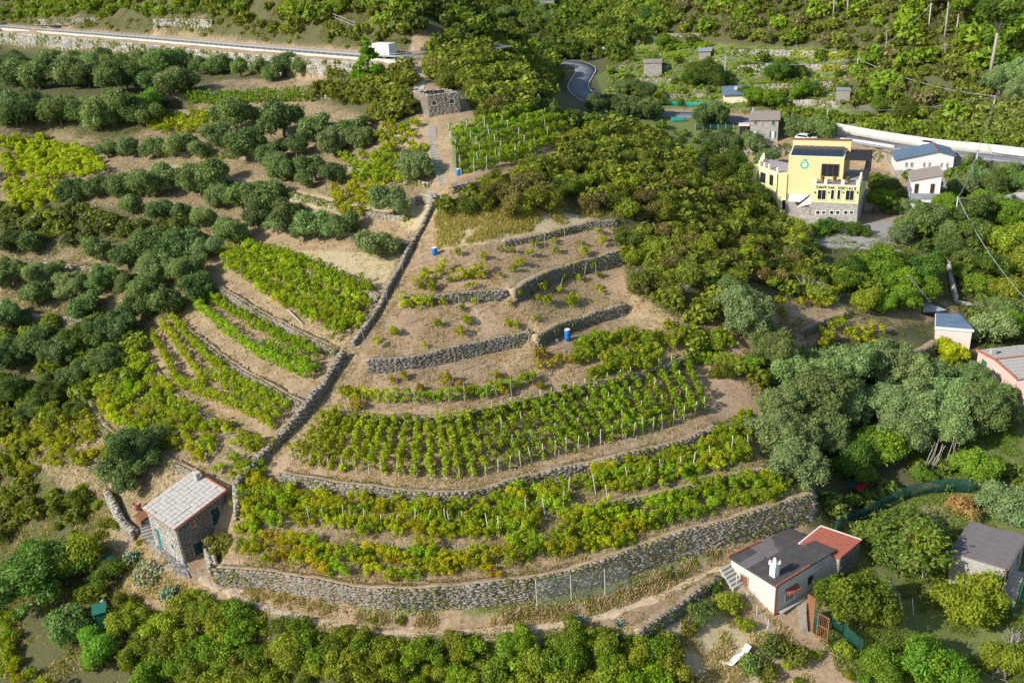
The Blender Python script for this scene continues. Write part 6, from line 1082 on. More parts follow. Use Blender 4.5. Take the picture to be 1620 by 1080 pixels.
mass('hillside_scrub', 'scrub on the steep bank above the upper road', BK, 2.7, (.9, 1.9), [C_MQ, C_MQ2, C_BR, C_YG], .8); mass('hillside_scrub', 'larger green bushes on the steep bank above the upper road', BK, 5, (1.6, 2.8), [C_GR, C_YG, C_MQ2], .6)
mass('hillside_scrub', 'bushes above the road at the top left', [(0,-10),(335,-10),(335,20),(200,28),(100,22),(0,30)], 2.6, (.9, 2.0), [C_MQ, C_YG, C_VN, C_MQ2], .8); mass('hillside_scrub', 'scattered bushes on the road bank at the top left', [(0,20),(335,25),(600,62),(600,82),(335,57),(0,34)], 2.3, (.5, .99), [C_MQ, C_YG, C_BR], .6)
VP_ = [(960,90),(1010,60),(1150,70),(1340,85),(1340,165),(1240,160),(1150,170),(1050,165),(960,160)]
mass('garden_growth', 'bright rows of crops in the valley plots', VP_, 1.6, (.35, .7), [C_VN, C_VY, C_GR, C_YG], .75); mass('garden_growth', 'larger bushes in the valley plots', VP_, 5.2, (.9, 2.0), [C_GR, C_OLD, C_YG, C_DG], .55)
mass('garden_growth', 'dark crops and bushes below the valley road bend', [(1000,188),(1060,195),(1190,205),(1190,250),(1100,250),(1010,235)], 2.5, (.5, 1.2), [C_DG, C_GR, C_OLD], .75); mass('garden_growth', 'shaded bushes around the winery forecourt and the gully', [(1370,290),(1420,270),(1500,300),(1520,270),(1640,270),(1640,520),(1590,560),(1540,500),(1480,400),(1420,370)], 3.2, (1.1, 2.1), [C_DG, C_GR, C_OLD, C_MQ2], .8)
mass('outlying_scrub', 'scrub on the slopes beyond the right side of the view', [(1640,-10),(2300,-10),(2300,1400),(1640,1400)], 6.0, (1.5, 3.0), [C_DG, C_GR, C_MQ2, C_OL], .8); mass('outlying_scrub', 'scrub on the slopes beyond the left side of the view', [(-650,-10),(-20,-10),(-20,1400),(-650,1400)], 7.0, (1.5, 3.0), [C_OLD, C_MQ, C_MQ2, C_OL], .8)
mass('outlying_scrub', 'scrub on the slope below the lower edge of the view', [(-20,1095),(1640,1095),(1640,1500),(-20,1500)], 3.6, (1.0, 1.9), [C_YG, C_MQ, C_MQ2], .85)
print('mass', time.time()-T0)
# ---------------------------------------------------------------- vine rows
def vine_row(pts, label, group, w=.34, h0=.35, h1=1.55, hue=.25, col=C_VN, gap=.1, dens=34, size=.138, name='vine_row'):
    q_ = on_ground(pts, .30, 1); n = len(q_); c0 = q_[n//2].copy(); nr = left_normals(q_); ph = rng.uniform(0, 9); m = (np.sin(np.arange(n)*.9+ph)*.5+rng.random(n)) > gap*1.6-.45; idx = np.where(m)[0]
    if len(idx) < 3: return
    LC = []; LR = []
    for k in idx:
        for j in range(3): LC.append(q_[k]+np.r_[nr[k]*rng.normal(0, w*.55), rng.uniform(h0, h1+.15)]-c0); LR.append(rng.uniform(.1, .32))
    root = thing(name, label, 'vine row', c0, group=group); o = bpy.data.objects.new('foliage', lm('foliage', M['leaf2'], lobes_to_leaves(np.array(LC), np.array(LR), dens, size, 1., .4, .6, huem=hue, hues=.16))); COL.objects.link(o); o.parent = root; o.color = var(col, .1)
    mb = MB(); 
    for k in range(1, n, 3): mb.tube([q_[k]-[0, 0, .2], q_[k]+[rng.uniform(-.1, .1), rng.uniform(-.1, .1), .5], q_[k]+[0, 0, 1.1]], .028, 4)
    s = mb.build('stem', 'bark', root); s['kind'] = 'stuff'
PM = {}
for k, (r_, mt) in {'white': (.042, 'postwhite'), 'wood': (.04, 'postwood')}.items():
    mm = MB().tube([(0, 0, -.3), (0, 0, 1.)], r_, 5); me = bpy.data.meshes.new('vine_post'); me.from_pydata(mm.v, [], mm.f); me.materials.append(M[mt]); PM[k] = me
def post(p, h, kind, label, group, lean=.06):
    o = thing('vine_post', label, 'post', p, rng.uniform(0, 6), group, PM[kind]); o.scale = (1, 1, h); o.rotation_euler = (rng.normal()*lean, rng.normal()*lean, 0); return o
def interp_pts(L, u): a = np.array(L, float); d = np.linspace(0, 1, len(a)); return (float(np.interp(u, d, a[:, 0])), float(np.interp(u, d, a[:, 1])))
bot = [(462,730),(520,744),(600,752),(700,760),(780,750),(850,730),(920,712),(990,694),(1050,678),(1115,652)]; topp = [(524,664),(565,670),(625,674),(690,676),(745,668),(800,656),(860,640),(930,622),(1000,604),(1085,578)]
NR = 36
for i in range(NR):
    u = i/(NR-1); a_, b_ = interp_pts(bot, u), interp_pts(topp, u); mid_ = ((a_[0]+b_[0])/2, (a_[1]+b_[1])/2); sp_ = .12 if u < .45 or u > .62 else .55
    vine_row([a_, mid_, b_], f'upright vine row of the fan, {ORD[i] if i < 18 else ORD[NR-1-i]} from its {"left" if i < 18 else "right"} end', 'fan of upright vine rows', .3, .25, 1.5, .34 if u < .45 else .2, (.22,.29,.016) if u < .45 else (.17,.27,.016), sp_)
    wh = u > .5
    for f in ((0, .33, .66, 1) if i % 2 == 0 and wh else (0, 1)):
        pp_ = ground([a_[0]+(b_[0]-a_[0])*f], [a_[1]+(b_[1]-a_[1])*f])[0]; post(pp_, 1.9 if wh else 1.6, 'white' if (wh or f == 0) else 'wood', f'{"pale" if wh else "thin"} post {"at the lower end" if f == 0 else "at the upper end" if f == 1 else "lower middle" if f < .5 else "upper middle"} of the {ORD[i] if i < 18 else ORD[NR-1-i]} fan row from its {"left" if i < 18 else "right"} end', 'posts in the right half of the fan' if wh else 'posts in the left half of the fan')
GB = 'narrow vine rows left of the crest'
for j, pts in enumerate([[(243,535),(262,570),(283,608)], [(258,517),(290,562),(325,612)], [(274,510),(312,555),(353,595),(400,625),(458,650)], [(287,612),(330,632),(367,645),(432,680)], [(335,600),(390,640),(445,668)]]):
    vine_row(pts, ['leftmost short narrow vine row on the sandy terrace', 'second narrow yellow green vine row from the left', 'long curving vine row below the dry wall left of the crest', 'lowest vine row along the sandy strip left of the crest', 'vine row between the long curving row and the lowest row'][j], GB, .3, .3, 1.4, .35, (.23,.3,.016), .0)
for j, pts in enumerate([[(305,477),(340,515),(400,560),(450,585),(490,603)], [(328,472),(365,500),(420,530),(505,570)], [(420,552),(470,575),(500,590)]]):
    vine_row(pts, ['front row of the double green vine row left of the crest', 'back row of the double green vine row left of the crest', 'short infill row at the right end of the double vine row'][j], 'double green vine row', .45, .3, 1.5, .22, C_VN, .0)
for j, pts in enumerate([[(360,418),(400,445),(450,475),(520,520),(540,535)], [(365,402),(420,425),(480,455),(560,505)], [(390,395),(450,415),(520,440),(575,480)], [(470,425),(540,450),(590,468)], [(400,398),(440,405),(480,425)], [(380,412),(440,440),(500,475),(552,520)]]):
    vine_row(pts, f'{ORD[j]} vine row of the dense green block above the double row', 'dense green vine block', .7, .3, 1.5, .22, C_VN, .0)
for j, pts in enumerate([[(712,218),(780,204),(850,175)], [(715,230),(790,218),(862,192)], [(722,244),(800,232),(905,196)], [(726,256),(810,244),(905,208)], [(728,268),(800,256),(880,228)], [(730,277),(780,268),(840,250)]]):
    vine_row(pts, f'{ORD[j]} row from the back in the fenced green vineyard below the roofless house', 'rows of the fenced green vineyard', .6, .3, 1.6, .15, C_VN, .0)
    for f in np.linspace(0, 1, 6): pp_ = ground([interp_pts(pts, f)[0]], [interp_pts(pts, f)[1]])[0]; post(pp_, 2.1, 'white', f'pale post at {["left end", "second place", "third place", "fourth place", "fifth place", "right end"][int(round(f*5))]} of {ORD[j]} row of the fenced green vineyard', 'posts of the fenced green vineyard')
for j, pts in enumerate([[(298,163),(350,166),(405,163)], [(300,158),(350,156),(405,155)], [(410,162),(450,162),(500,160)], [(410,154),(450,152),(495,150)]]):
    vine_row(pts, f'{["front left", "back left", "front right", "back right"][j]} row of the staked vines below the reddish strip', 'staked rows below the reddish strip', .3, .3, 1.4, .15, C_GR, .1)
    for f in np.linspace(0, 1, 7): pp_ = ground([interp_pts(pts, f)[0]], [interp_pts(pts, f)[1]])[0]; post(pp_, 1.7, 'wood', f'grey stake, {ORD[int(round(f*6))]} from left in {["front left", "back left", "front right", "back right"][j]} row below the reddish strip', 'stakes below the reddish strip')
for j, (pts, hu, cl) in enumerate([([(540,632),(600,636),(625,637)], .4, C_VY), ([(632,637),(700,638),(760,630),(830,612),(850,600)], .25, C_VN), ([(635,488),(660,490),(682,485)], .35, C_VY), ([(655,455),(690,442),(705,428)], .4, C_VY), ([(715,448),(750,440),(768,432)], .4, C_VY), ([(60,10),(130,15),(205,12)], .2, C_VN), ([(270,22),(310,22),(345,20)], .1, C_OL), ([(1000,85),(1060,80),(1125,76)], .2, C_VN), ([(1160,90),(1200,88),(1230,88)], .2, C_VN), ([(1250,92),(1290,90),(1345,92)], .2, C_VY), ([(1160,112),(1200,110),(1260,110)], .2, C_VN), ([(1300,115),(1345,113)], .2, C_VY), ([(1055,95),(1085,90)], .2, C_VN), ([(1180,142),(1240,138),(1255,137)], .2, C_VN)]):
    vine_row(pts, ['yellow vine row at the left end of the terrace above the fan', 'dense green vine row on the terrace edge above the fan', 'short yellow vine row near the crest on the middle bare terrace', 'short yellow vine row by the crest on the highest bare terrace', 'small vine row in the middle of the highest bare terrace', 'green vine row above the road at the top left', 'staked row above the road near the pale rubble wall', 'bright row in the valley plots beside the small tin shed', 'bright vine row left on the top valley terrace', 'yellow vine row right on the top valley terrace', 'vine row on the second valley terrace', 'short yellow row near the pole in the valley plots', 'short bright row below the small tin shed', 'vine row on the third valley terrace'][j], 'single vine rows', .4, .3, 1.4, hu, cl, .05)
for (a_, b_, n_, knd, lab) in [((583,590),(845,540),13,'wood','weathered stake before the wall between the two bare terraces'), ((540,650),(860,632),12,'wood','grey stake along the wall above the fan of vine rows'), ((560,560),(640,425),9,'wood','dark stake along the crest path'), ((640,520),(950,440),14,'wood','stake among the sparse vines of the middle bare terrace'), ((660,440),(960,380),14,'wood','stake among the sparse vines of the highest bare terrace'), ((600,610),(900,575),12,'wood','stake among the sparse vines of the terrace above the fan'), ((480,820),(800,850),14,'white','pale post in the yellow left half of the lowest terrace'), ((820,830),(1200,720),14,'white','pale post in the green right half of the lowest terrace'), ((560,790),(760,800),8,'wood','stake near the top edge of the lowest terrace'), ((870,745),(1150,680),9,'wood','stake below the fan terrace wall, right half'), ((250,540),(420,670),9,'wood','stake between the narrow vine rows left of the crest'), ((370,430),(560,510),9,'wood','stake in the dense green block left of the crest'), ((160,650),(380,740),9,'wood','stake in the yellow field above the slate roofed house'), ((1170,60),(1345,100),7,'wood','thin stake on the upper valley terraces')]:
    for i in range(n_): f = (i+rng.uniform(.2, .8))/n_; pp_ = ground([a_[0]+(b_[0]-a_[0])*f+rng.normal()*4], [a_[1]+(b_[1]-a_[1])*f+rng.normal()*(7 if 'among' in lab or 'terrace' in lab and 'lowest' in lab else 2)])[0]; post(pp_, rng.uniform(1.7, 2.5), knd, f'{lab}, {ORD[i]} from the left', 'posts: '+lab[:50], .09)
print('vines', time.time()-T0)
# ---------------------------------------------------------------- ground cover (grass, weeds, loose stones)
def cover(name, label, poly, n, size, h, cols, kind='blade', mat='straw', keep=None):
    pa = np.array(poly, float); px = rng.uniform(pa[:, 0].min(), pa[:, 0].max(), n*3); py = rng.uniform(pa[:, 1].min(), pa[:, 1].max(), n*3); k = inpoly(px, py, [tuple(a) for a in poly]); n = int(n*(.5 if kind == 'leaf' else .85)); px, py = px[k][:n], py[k][:n]; p = ground(px, py)
    m = vnoise(p[:, 0], p[:, 1], 2.3, 11)+vnoise(p[:, 0], p[:, 1], .9, 12)*.6 > -.12; p = p[m]; g = np.repeat(p, 5 if kind == 'blade' else 7, 0); g[:, :2] += rng.normal(0, size*.9, (len(g), 2)); g[:, 2] = H(g[:, 0], g[:, 1])
    c0 = g.mean(0); m_ = len(g)
    if kind == 'blade':
        a = rng.uniform(0, 6.28, m_); w = size*.22; dx = np.c_[np.cos(a), np.sin(a), np.zeros(m_)]*w; tip = np.c_[rng.normal(0, h*.45, (m_, 2)), h*rng.uniform(.5, 1.2, m_)]
        V_ = np.stack([g-dx*1.5-[0, 0, .04], g+dx*1.5-[0, 0, .04], g+tip], 1).reshape(-1, 3); t = np.repeat(rng.uniform(.1, .9, m_), 3); hu = np.repeat(np.clip(rng.normal(.2, .2, m_), 0, .9), 3)
    else:
        N = rng.normal(size=(m_, 3)); N[:, 2] = np.abs(N[:, 2])+.6; g[:, 2] += rng.uniform(.02, h, m_); V_, t, hu = leaves(g, N, size*.38, 1.1, rng.uniform(.1, .9, m_), np.clip(rng.normal(.2, .2, m_), 0, .92))
    o = link(name, mesh_np(name, V_-c0, np.arange(len(V_)).reshape(-1, 3 if kind == 'blade' else 4), M[mat], False, {'tint': t, 'hue': hu})); o.location = c0; o['label'] = label; o['category'] = 'ground cover'; o['kind'] = 'stuff'; o.color = (*cols, 1); return o
ST = (.50, .38, .2); GW = (.16, .22, .03)
cover('dry_grass', 'dry straw coloured grass on the bare terraces of the spur', [(560,600),(690,300),(690,290),(900,330),(980,380),(1000,470),(1120,560),(1130,680),(860,770),(450,760),(450,730)], 15000, .15, .2, ST)
cover('weeds', 'low green weeds on the bare terraces of the spur', [(560,600),(650,400),(980,380),(1000,470),(1120,560),(1130,680),(860,770),(450,760)], 2600, .2, .16, GW, 'leaf', 'leaf')
cover('dry_grass', 'dry grass between the vines of the lowest terrace and along the footpath', [(330,860),(450,750),(860,770),(1130,680),(1280,770),(1150,900),(1100,930),(980,990),(600,1010),(330,930)], 8000, .15, .24, ST)
cover('weeds', 'green weeds and creepers in the lowest terrace and on the long wall', [(330,880),(450,750),(860,770),(1130,680),(1290,770),(1150,900),(980,975),(600,1000),(330,925)], 7000, .2, .25, GW, 'leaf', 'leaf')
cover('dry_grass', 'straw coloured tufts on the terraces left of the crest wall', [(0,220),(690,230),(640,400),(540,570),(420,720),(230,800),(100,780),(0,600)], 8000, .2, .22, ST)
cover('weeds', 'green weeds on the terraces left of the crest wall', [(0,150),(690,230),(640,400),(540,570),(420,720),(230,850),(60,780),(0,600)], 6500, .24, .2, GW, 'leaf', 'leaf')
cover('dry_grass', 'pale dry grass around the deck chair below the footpath', [(1000,1000),(1110,930),(1180,945),(1260,1010),(1300,1080),(1040,1080)], 4500, .14, .4, (.58,.48,.26)); cover('weeds', 'green weeds in the dry meadow around the deck chair', [(960,1000),(1110,920),(1180,945),(1260,1010),(1340,1080),(1040,1080)], 1800, .2, .3, GW, 'leaf', 'leaf')
cover('meadow_grass', 'uneven green grass of the meadow in the lower right', [(1290,840),(1340,830),(1460,775),(1620,760),(1620,1080),(1340,1080),(1290,1000)], 12000, .15, .22, (.17,.24,.05), 'blade', 'leaf'); cover('meadow_grass', 'green grass below the olive grove at the right edge', [(1430,700),(1620,670),(1620,770),(1440,760)], 3000, .16, .25, (.15,.27,.04), 'blade', 'leaf')
cover('weeds', 'leafy weeds scattered over the lower right meadow', [(1290,840),(1340,830),(1460,775),(1620,760),(1620,1080),(1340,1080),(1290,1000)], 3500, .22, .3, (.14,.2,.03), 'leaf', 'leaf')
cover('undergrowth', 'tangled low undergrowth in the bottom left corner', [(0,700),(60,760),(180,800),(240,900),(320,940),(600,1010),(600,1080),(0,1080)], 9000, .24, .4, (.17,.19,.035), 'leaf', 'leaf'); cover('dry_grass', 'dry grass in the bottom left corner', [(0,700),(60,760),(180,780),(240,850),(320,940),(560,1010),(300,1080),(0,1080)], 5000, .16, .35, ST)
cover('undergrowth', 'tangled low undergrowth below the footpath in the middle', [(560,1012),(620,1012),(960,995),(1100,1080),(560,1080)], 6000, .24, .5, (.15,.22,.03), 'leaf', 'leaf')
cover('undergrowth', 'low brown green undergrowth on the right flank of the spur', [(700,330),(740,290),(930,205),(1080,250),(1300,390),(1300,470),(1200,640),(1130,560),(1000,470),(960,350)], 8000, .3, .4, (.17,.16,.04), 'leaf', 'leaf')
cover('undergrowth', 'shaded undergrowth below the olive grove and along the bank', [(1200,640),(1240,480),(1480,400),(1480,560),(1300,840),(1270,800)], 4000, .25, .4, (.12,.15,.035), 'leaf', 'leaf'); cover('undergrowth', 'undergrowth on the wooded slope at the left edge', [(0,60),(500,110),(500,150),(200,230),(0,230)], 4500, .35, .4, (.14,.16,.04), 'leaf', 'leaf')
cover('undergrowth', 'undergrowth between the dark olives at the left edge', [(0,330),(330,360),(340,480),(240,540),(230,620),(60,700),(0,700)], 7000, .3, .35, (.14,.15,.04), 'leaf', 'leaf'); cover('undergrowth', 'low growth on the bank above the upper road', [(0,0),(650,0),(650,75),(430,60),(150,45),(0,35)], 4500, .4, .5, (.2,.2,.05), 'leaf', 'leaf')
cover('weeds', 'low green growth over the valley plots', [(960,60),(1340,80),(1340,200),(960,160)], 5000, .4, .4, (.16,.23,.04), 'leaf', 'leaf'); cover('undergrowth', 'low growth below the winery and around the right hand gully', [(1200,370),(1480,370),(1520,260),(1620,260),(1620,560),(1480,540),(1480,400),(1300,410)], 5000, .35, .4, (.13,.17,.04), 'leaf', 'leaf')
cover('dry_grass', 'tall yellow grass strip above the highest stone wall', [(690,330),(900,322),(975,340),(900,352),(790,375),(690,395)], 3500, .2, .45, (.48,.42,.13)); cover('weeds', 'yellow green weeds in the grass strip above the highest stone wall', [(690,330),(900,322),(975,340),(790,375),(690,395)], 1600, .25, .4, (.2,.25,.03), 'leaf', 'leaf')
# plants growing in and over the walls
for k, q in wl.items():
    nr = left_normals(q); n_ = int(len(q)*.25*(9 if k == 'W1' else 5.5)); i = rng.integers(0, len(q), n_); keep = vnoise(q[i, 0], q[i, 1], 2.5, 21) > -.08; i = i[keep]; f = rng.random(len(i))**1.3; g = np.c_[q[i, :2]-nr[i]*(.82+.2*f)[:, None], q[i, 2]+.05-q[i, 3]*f]; g = np.repeat(g, 9, 0)+rng.normal(0, .16, (len(g)*9, 3)); N = rng.normal(size=(len(g), 3)); N[:, :2] -= np.repeat(nr[i], 9, 0)*.8; V_, t, hu = leaves(g, N, .11 if q[:, 1].mean() < 140 else .2, 1.3, rng.uniform(.1, .9, len(g)), np.clip(rng.normal(.25, .3, len(g)), 0, .95)); c0 = g.mean(0)
    o = link('wall_plants', mesh_np('wall_plants', V_-c0, np.arange(len(V_)).reshape(-1, 4), M['leaf'], False, {'tint': t, 'hue': hu})); o.location = c0; o['kind'] = 'stuff'; o['label'] = clip16('tufts of weeds growing on the '+WL.get(k, ('white road retaining wall',))[0]); o['category'] = 'weeds'; o.color = (.17, .2, .04, 1)
cover('undergrowth', 'low olive green growth under the scrub of the upper right hillside', [(990,0),(1620,0),(1620,130),(1540,200),(1350,165),(1330,75),(1100,55),(1000,30)], 7000, .6, .7, (.13,.15,.035), 'leaf', 'leaf')
cover('dry_grass', 'rank dry grass on the bank at the foot of the long stone wall', [(350,920),(470,948),(560,972),(700,978),(860,965),(960,948),(1060,905),(1130,870),(1140,885),(1060,930),(960,966),(860,985),(700,993),(560,985),(400,948)], 3400, .2, .4, (.52,.44,.22)); cover('weeds', 'green weeds along the crest wall and its stairway', [(550,575),(600,490),(640,430),(672,355),(695,200),(706,200),(700,300),(660,420),(615,500),(545,620),(400,765),(385,760)], 1900, .2, .2, (.2,.22,.05), 'leaf', 'leaf')
# loose stones
def loose(name, label, poly, n, s, mat): 
    pa = np.array(poly, float); px = rng.uniform(pa[:, 0].min(), pa[:, 0].max(), n*3); py = rng.uniform(pa[:, 1].min(), pa[:, 1].max(), n*3); k = inpoly(px, py, [tuple(a) for a in poly]); p = ground(px[k][:n], py[k][:n]); c0 = p.mean(0); m_ = len(p); a = rng.uniform(0, 6.28, m_); T = np.c_[np.cos(a), np.sin(a)]; N = np.c_[-np.sin(a), np.cos(a)]
    o = link(name, stones_mesh(name, p-c0, T, N, s*rng.uniform(.5, 1.6, m_), s*rng.uniform(.4, 1.1, m_), s*rng.uniform(.3, .7, m_), M[mat], .2)); o.location = c0; o['kind'] = 'stuff'; o['label'] = label; o['category'] = 'stones'
loose('loose_stones', 'loose stones on the terraces of the spur', [(450,760),(560,600),(690,300),(980,380),(1130,560),(1280,770),(860,900),(600,1000),(330,900)], 3000, .16, 'stone'); loose('loose_stones', 'loose stones left of the crest wall', [(0,220),(690,230),(420,720),(230,880),(100,780),(0,600)], 1500, .25, 'stone_light'); loose('loose_stones', 'pale stones on the road bank and valley plots', [(960,70),(1340,90),(1340,160),(960,160)], 500, .5, 'stone_light')
# ---------------------------------------------------------------- barrels
def barrel(px, py, lab, hh=1.0):
    p = ground(px, py)[0]; b = thing('barrel', lab, 'barrel', p); lathe(MB(), p, [(.30, 0), (.34, .08), (.35, hh*.3), (.37, hh*.33), (.35, hh*.37), (.35, hh*.63), (.37, hh*.67), (.35, hh*.7), (.33, hh*.93), (.30, hh)], 16).build('body', 'barrel', b, True)
    lathe(MB(), p+[0, 0, hh-.03], [(.31, 0), (.33, .02), (.33, .06), (.28, .07), (.27, .045)], 16).build('lid_ring', 'white', b)
barrel(898, 538, 'tall blue plastic barrel with white rim before the dark stepped wall', 1.35); barrel(688, 403, 'blue plastic barrel in the vines at the top of the highest bare terrace', .95); barrel(726, 277, 'blue barrel at the lower corner of the fenced green vineyard', .9)
for (x, y, lab) in ((881,541,'small white bucket left of the tall blue barrel'), (352,578,'white bucket below the dry wall left of the crest')):
    p = ground(x, y)[0]; b = lathe(MB(), p, [(.14, 0), (.18, .35), (.2, .36), (.15, .34)], 10).build('bucket', 'white'); tag(b, lab, 'bucket'); shift_origin(b, p)
# ---------------------------------------------------------------- van, cars
def wheel(mb_parent, c, t, r=.33, wd=.22):
    n_ = np.array([-t[1], t[0], 0]); m = MB(); k = 16; b_ = 0; ring = []
    for s, rr in ((-wd/2, r*.86), (-wd/2*.8, r), (wd/2*.8, r), (wd/2, r*.86)): ring.append([c+n_*s+(np.r_[t, 0]*math.cos(j*2*math.pi/k)+np.array([0, 0, 1])*math.sin(j*2*math.pi/k))*rr for j in range(k)])
    V_ = sum(ring, []); F_ = [(i*k+j, i*k+(j+1) % k, (i+1)*k+(j+1) % k, (i+1)*k+j) for i in range(3) for j in range(k)]+[tuple(range(k))[::-1], tuple(range(3*k, 4*k))]; m.add(V_, F_); w = m.build('wheel', 'rubber', mb_parent)
    m = MB(); 
    for s in (-wd/2-.01, wd/2-.01): m.add([c+n_*(s+d)+(np.r_[t, 0]*math.cos(j*math.pi/5)+np.array([0, 0, 1])*math.sin(j*math.pi/5))*r*.55 for d in (0, .02) for j in range(10)], [tuple(range(10))[::-1], tuple(range(10, 20))]+[(j, (j+1) % 10, 10+(j+1) % 10, 10+j) for j in range(10)])
    m.build('rim', 'steel', w)
def profile_body(m, o, t, prof, w, taper=1.):
    n_ = np.array([-t[1], t[0], 0]); n = len(prof); V_ = []
    for s in (-1, 1):
        for x, z in prof: k = w/2*(1 if z < .95 else taper); V_.append(o+np.r_[t, 0]*x+n_*s*k+[0, 0, z])
    m.add(V_, [tuple(range(n))[::-1], tuple(range(n, 2*n))]+[(i, (i+1) % n, n+(i+1) % n, n+i) for i in range(n)])
def car(p, t, name, lab, cat, mat, L=4.1, W_=1.7):
    t = unit(t); r = thing(name, lab, cat, p); m = MB(); profile_body(m, p, t, [(-L/2, .28), (L/2, .28), (L/2+.02, .6), (L/2-.15, .82), (L*.24, .95), (L*.06, 1.42), (-L*.34, 1.46), (-L/2+.05, 1.0), (-L/2, .7)], W_, .84); m.build('body', mat, r)
    n_ = np.array([-t[1], t[0], 0]); 
    for s in (-1, 1):
        m = MB(); V_ = [p+np.r_[t, 0]*x+n_*s*(W_/2*.845+d)+[0, 0, z] for d in (0, .015) for x, z in ((L*.2, .98), (L*.05, 1.36), (-L*.32, 1.39), (-L*.42, 1.02))]; m.add(V_, [(0, 1, 2, 3), (7, 6, 5, 4), (0, 4, 5, 1), (1, 5, 6, 2), (2, 6, 7, 3), (3, 7, 4, 0)]); m.build('side_window', 'glass_and_void', r)
        for x in (L*.31, -L*.3): wheel(r, p+np.r_[t, 0]*x+n_*s*(W_/2-.1)+[0, 0, .31], t, .31, .2)
        m = MB().box(p+[0, 0, 0], t, n_[:2], L/2-.02, L/2+.05, s*W_*.36-.16, s*W_*.36+.16, .6, .74); m.build('headlight', 'steel', r)
    m = MB().slab([p+np.r_[t, 0]*(L*.235)+n_*.68+[0, 0, .99], p+np.r_[t, 0]*(L*.235)-n_*.68+[0, 0, .99], p+np.r_[t, 0]*(L*.075)-n_*.62+[0, 0, 1.42], p+np.r_[t, 0]*(L*.075)+n_*.62+[0, 0, 1.42]], .02); m.build('windscreen', 'glass_and_void', r); return r
vp = P(603, 91.5, 33.06); vt = -unit((P(640, 95, 33)-P(560, 91.5, 33))[:2]); vn_ = np.array([-vt[1], vt[0], 0]); r = thing('box_van', 'white box van parked on the upper road beside the young pine', 'van', vp)
MB().box(vp, vt, vn_[:2], -3.0, 1.0, -1., 1., .55, 2.6).build('cargo_box', 'white', r); m = MB(); profile_body(m, vp, vt, [(1.04, .4), (2.55, .4), (2.6, 1.0), (2.2, 1.25), (1.75, 2.05), (1.04, 2.1)], 1.9, .92); m.build('cab', 'white', r); MB().box(vp, vt, vn_[:2], -2.6, 2.4, -.45, .45, .35, .54).build('chassis', 'lattice', r)
for s in (-1, 1):
    m = MB(); V_ = [vp+np.r_[vt, 0]*x+vn_*s*(.885+d)+[0, 0, z] for d in (0, .02) for x, z in ((2.1, 1.28), (1.72, 1.95), (1.2, 1.95), (1.2, 1.28))]; m.add(V_, [(0, 1, 2, 3), (7, 6, 5, 4), (0, 4, 5, 1), (1, 5, 6, 2), (2, 6, 7, 3), (3, 7, 4, 0)]); m.build('side_window', 'glass_and_void', r)
    for x in (1.9, -1.5): wheel(r, vp+np.r_[vt, 0]*x+vn_*s*.85+[0, 0, .35], vt, .35, .22)
car(P(1275, 224, 11.15), (P(1300, 226, 11)-P(1250, 221, 11))[:2], 'parked_car', 'white car with dark windows parked behind the winery roof', 'car', 'white'); car(P(1473, 233, 11.2), (P(1500, 237, 11)-P(1440, 230, 11))[:2], 'car', 'white car on the valley road above the dark blue roof', 'car', 'white'); car(P(1413, 316, 8.1), yaw(165), 'parked_car', 'red car parked beside the narrow white house', 'car', 'redsheet', 3.6, 1.6)
car(P(1429, 320, 8.1), yaw(168), 'parked_car', 'pale car between the red car and the narrow white house', 'car', 'white', 3.6, 1.6)
# ---------------------------------------------------------------- person by the van
def person(p, face, lab, shirt, trousers):
    r = thing('person', lab, 'person', p); nodes = {'pel': (0, 0, .92, .15), 'ch': (0, .02, 1.3, .17), 'neck': (0, .02, 1.5, .06), 'hd': (0, .03, 1.63, .1), 'top': (0, .03, 1.74, .08)}
    E_ = [('pel', 'ch'), ('ch', 'neck'), ('neck', 'hd'), ('hd', 'top')]
    for s, n in ((-1, 'l'), (1, 'r')):
        nodes.update({n+'hip': (s*.1, 0, .86, .1), n+'kn': (s*.11, .03, .48, .07), n+'an': (s*.11, -.01, .09, .05), n+'toe': (s*.12, .16, .04, .04), n+'sh': (s*.2, .02, 1.42, .065), n+'el': (s*.25, 0, 1.14, .045), n+'wr': (s*.26, .08, .9, .035), n+'ha': (s*.26, .11, .8, .035)})
        E_ += [('pel', n+'hip'), (n+'hip', n+'kn'), (n+'kn', n+'an'), (n+'an', n+'toe'), ('ch', n+'sh'), (n+'sh', n+'el'), (n+'el', n+'wr'), (n+'wr', n+'ha')]
    ks = list(nodes); me = bpy.data.meshes.new('body'); me.from_pydata([nodes[k][:3] for k in ks], [(ks.index(a), ks.index(b)) for a, b in E_], []); o = link('body', me, r); me.update()
    sk = o.modifiers.new('s', 'SKIN'); ly = me.skin_vertices[0] if me.skin_vertices else None
    if ly is None: bpy.context.view_layer.objects.active = o; ly = me.attributes and me.skin_vertices and me.skin_vertices[0]
    if ly:
        for i, k in enumerate(ks): ly.data[i].radius = (nodes[k][3],)*2
        ly.data[0].use_root = True
    o.modifiers.new('u', 'SUBSURF').levels = 1; o.modifiers['u'].render_levels = 1; me.materials.append(M[shirt]); r.rotation_euler = (0, 0, face); return r
M['dark_clothes'] = m_plain('dark_clothes', (.03, .035, .05), .9)
person(P(632, 93, 33.06), 2.5, 'person in dark clothes standing on the road beside the white van', 'dark_clothes', 'dark_clothes')
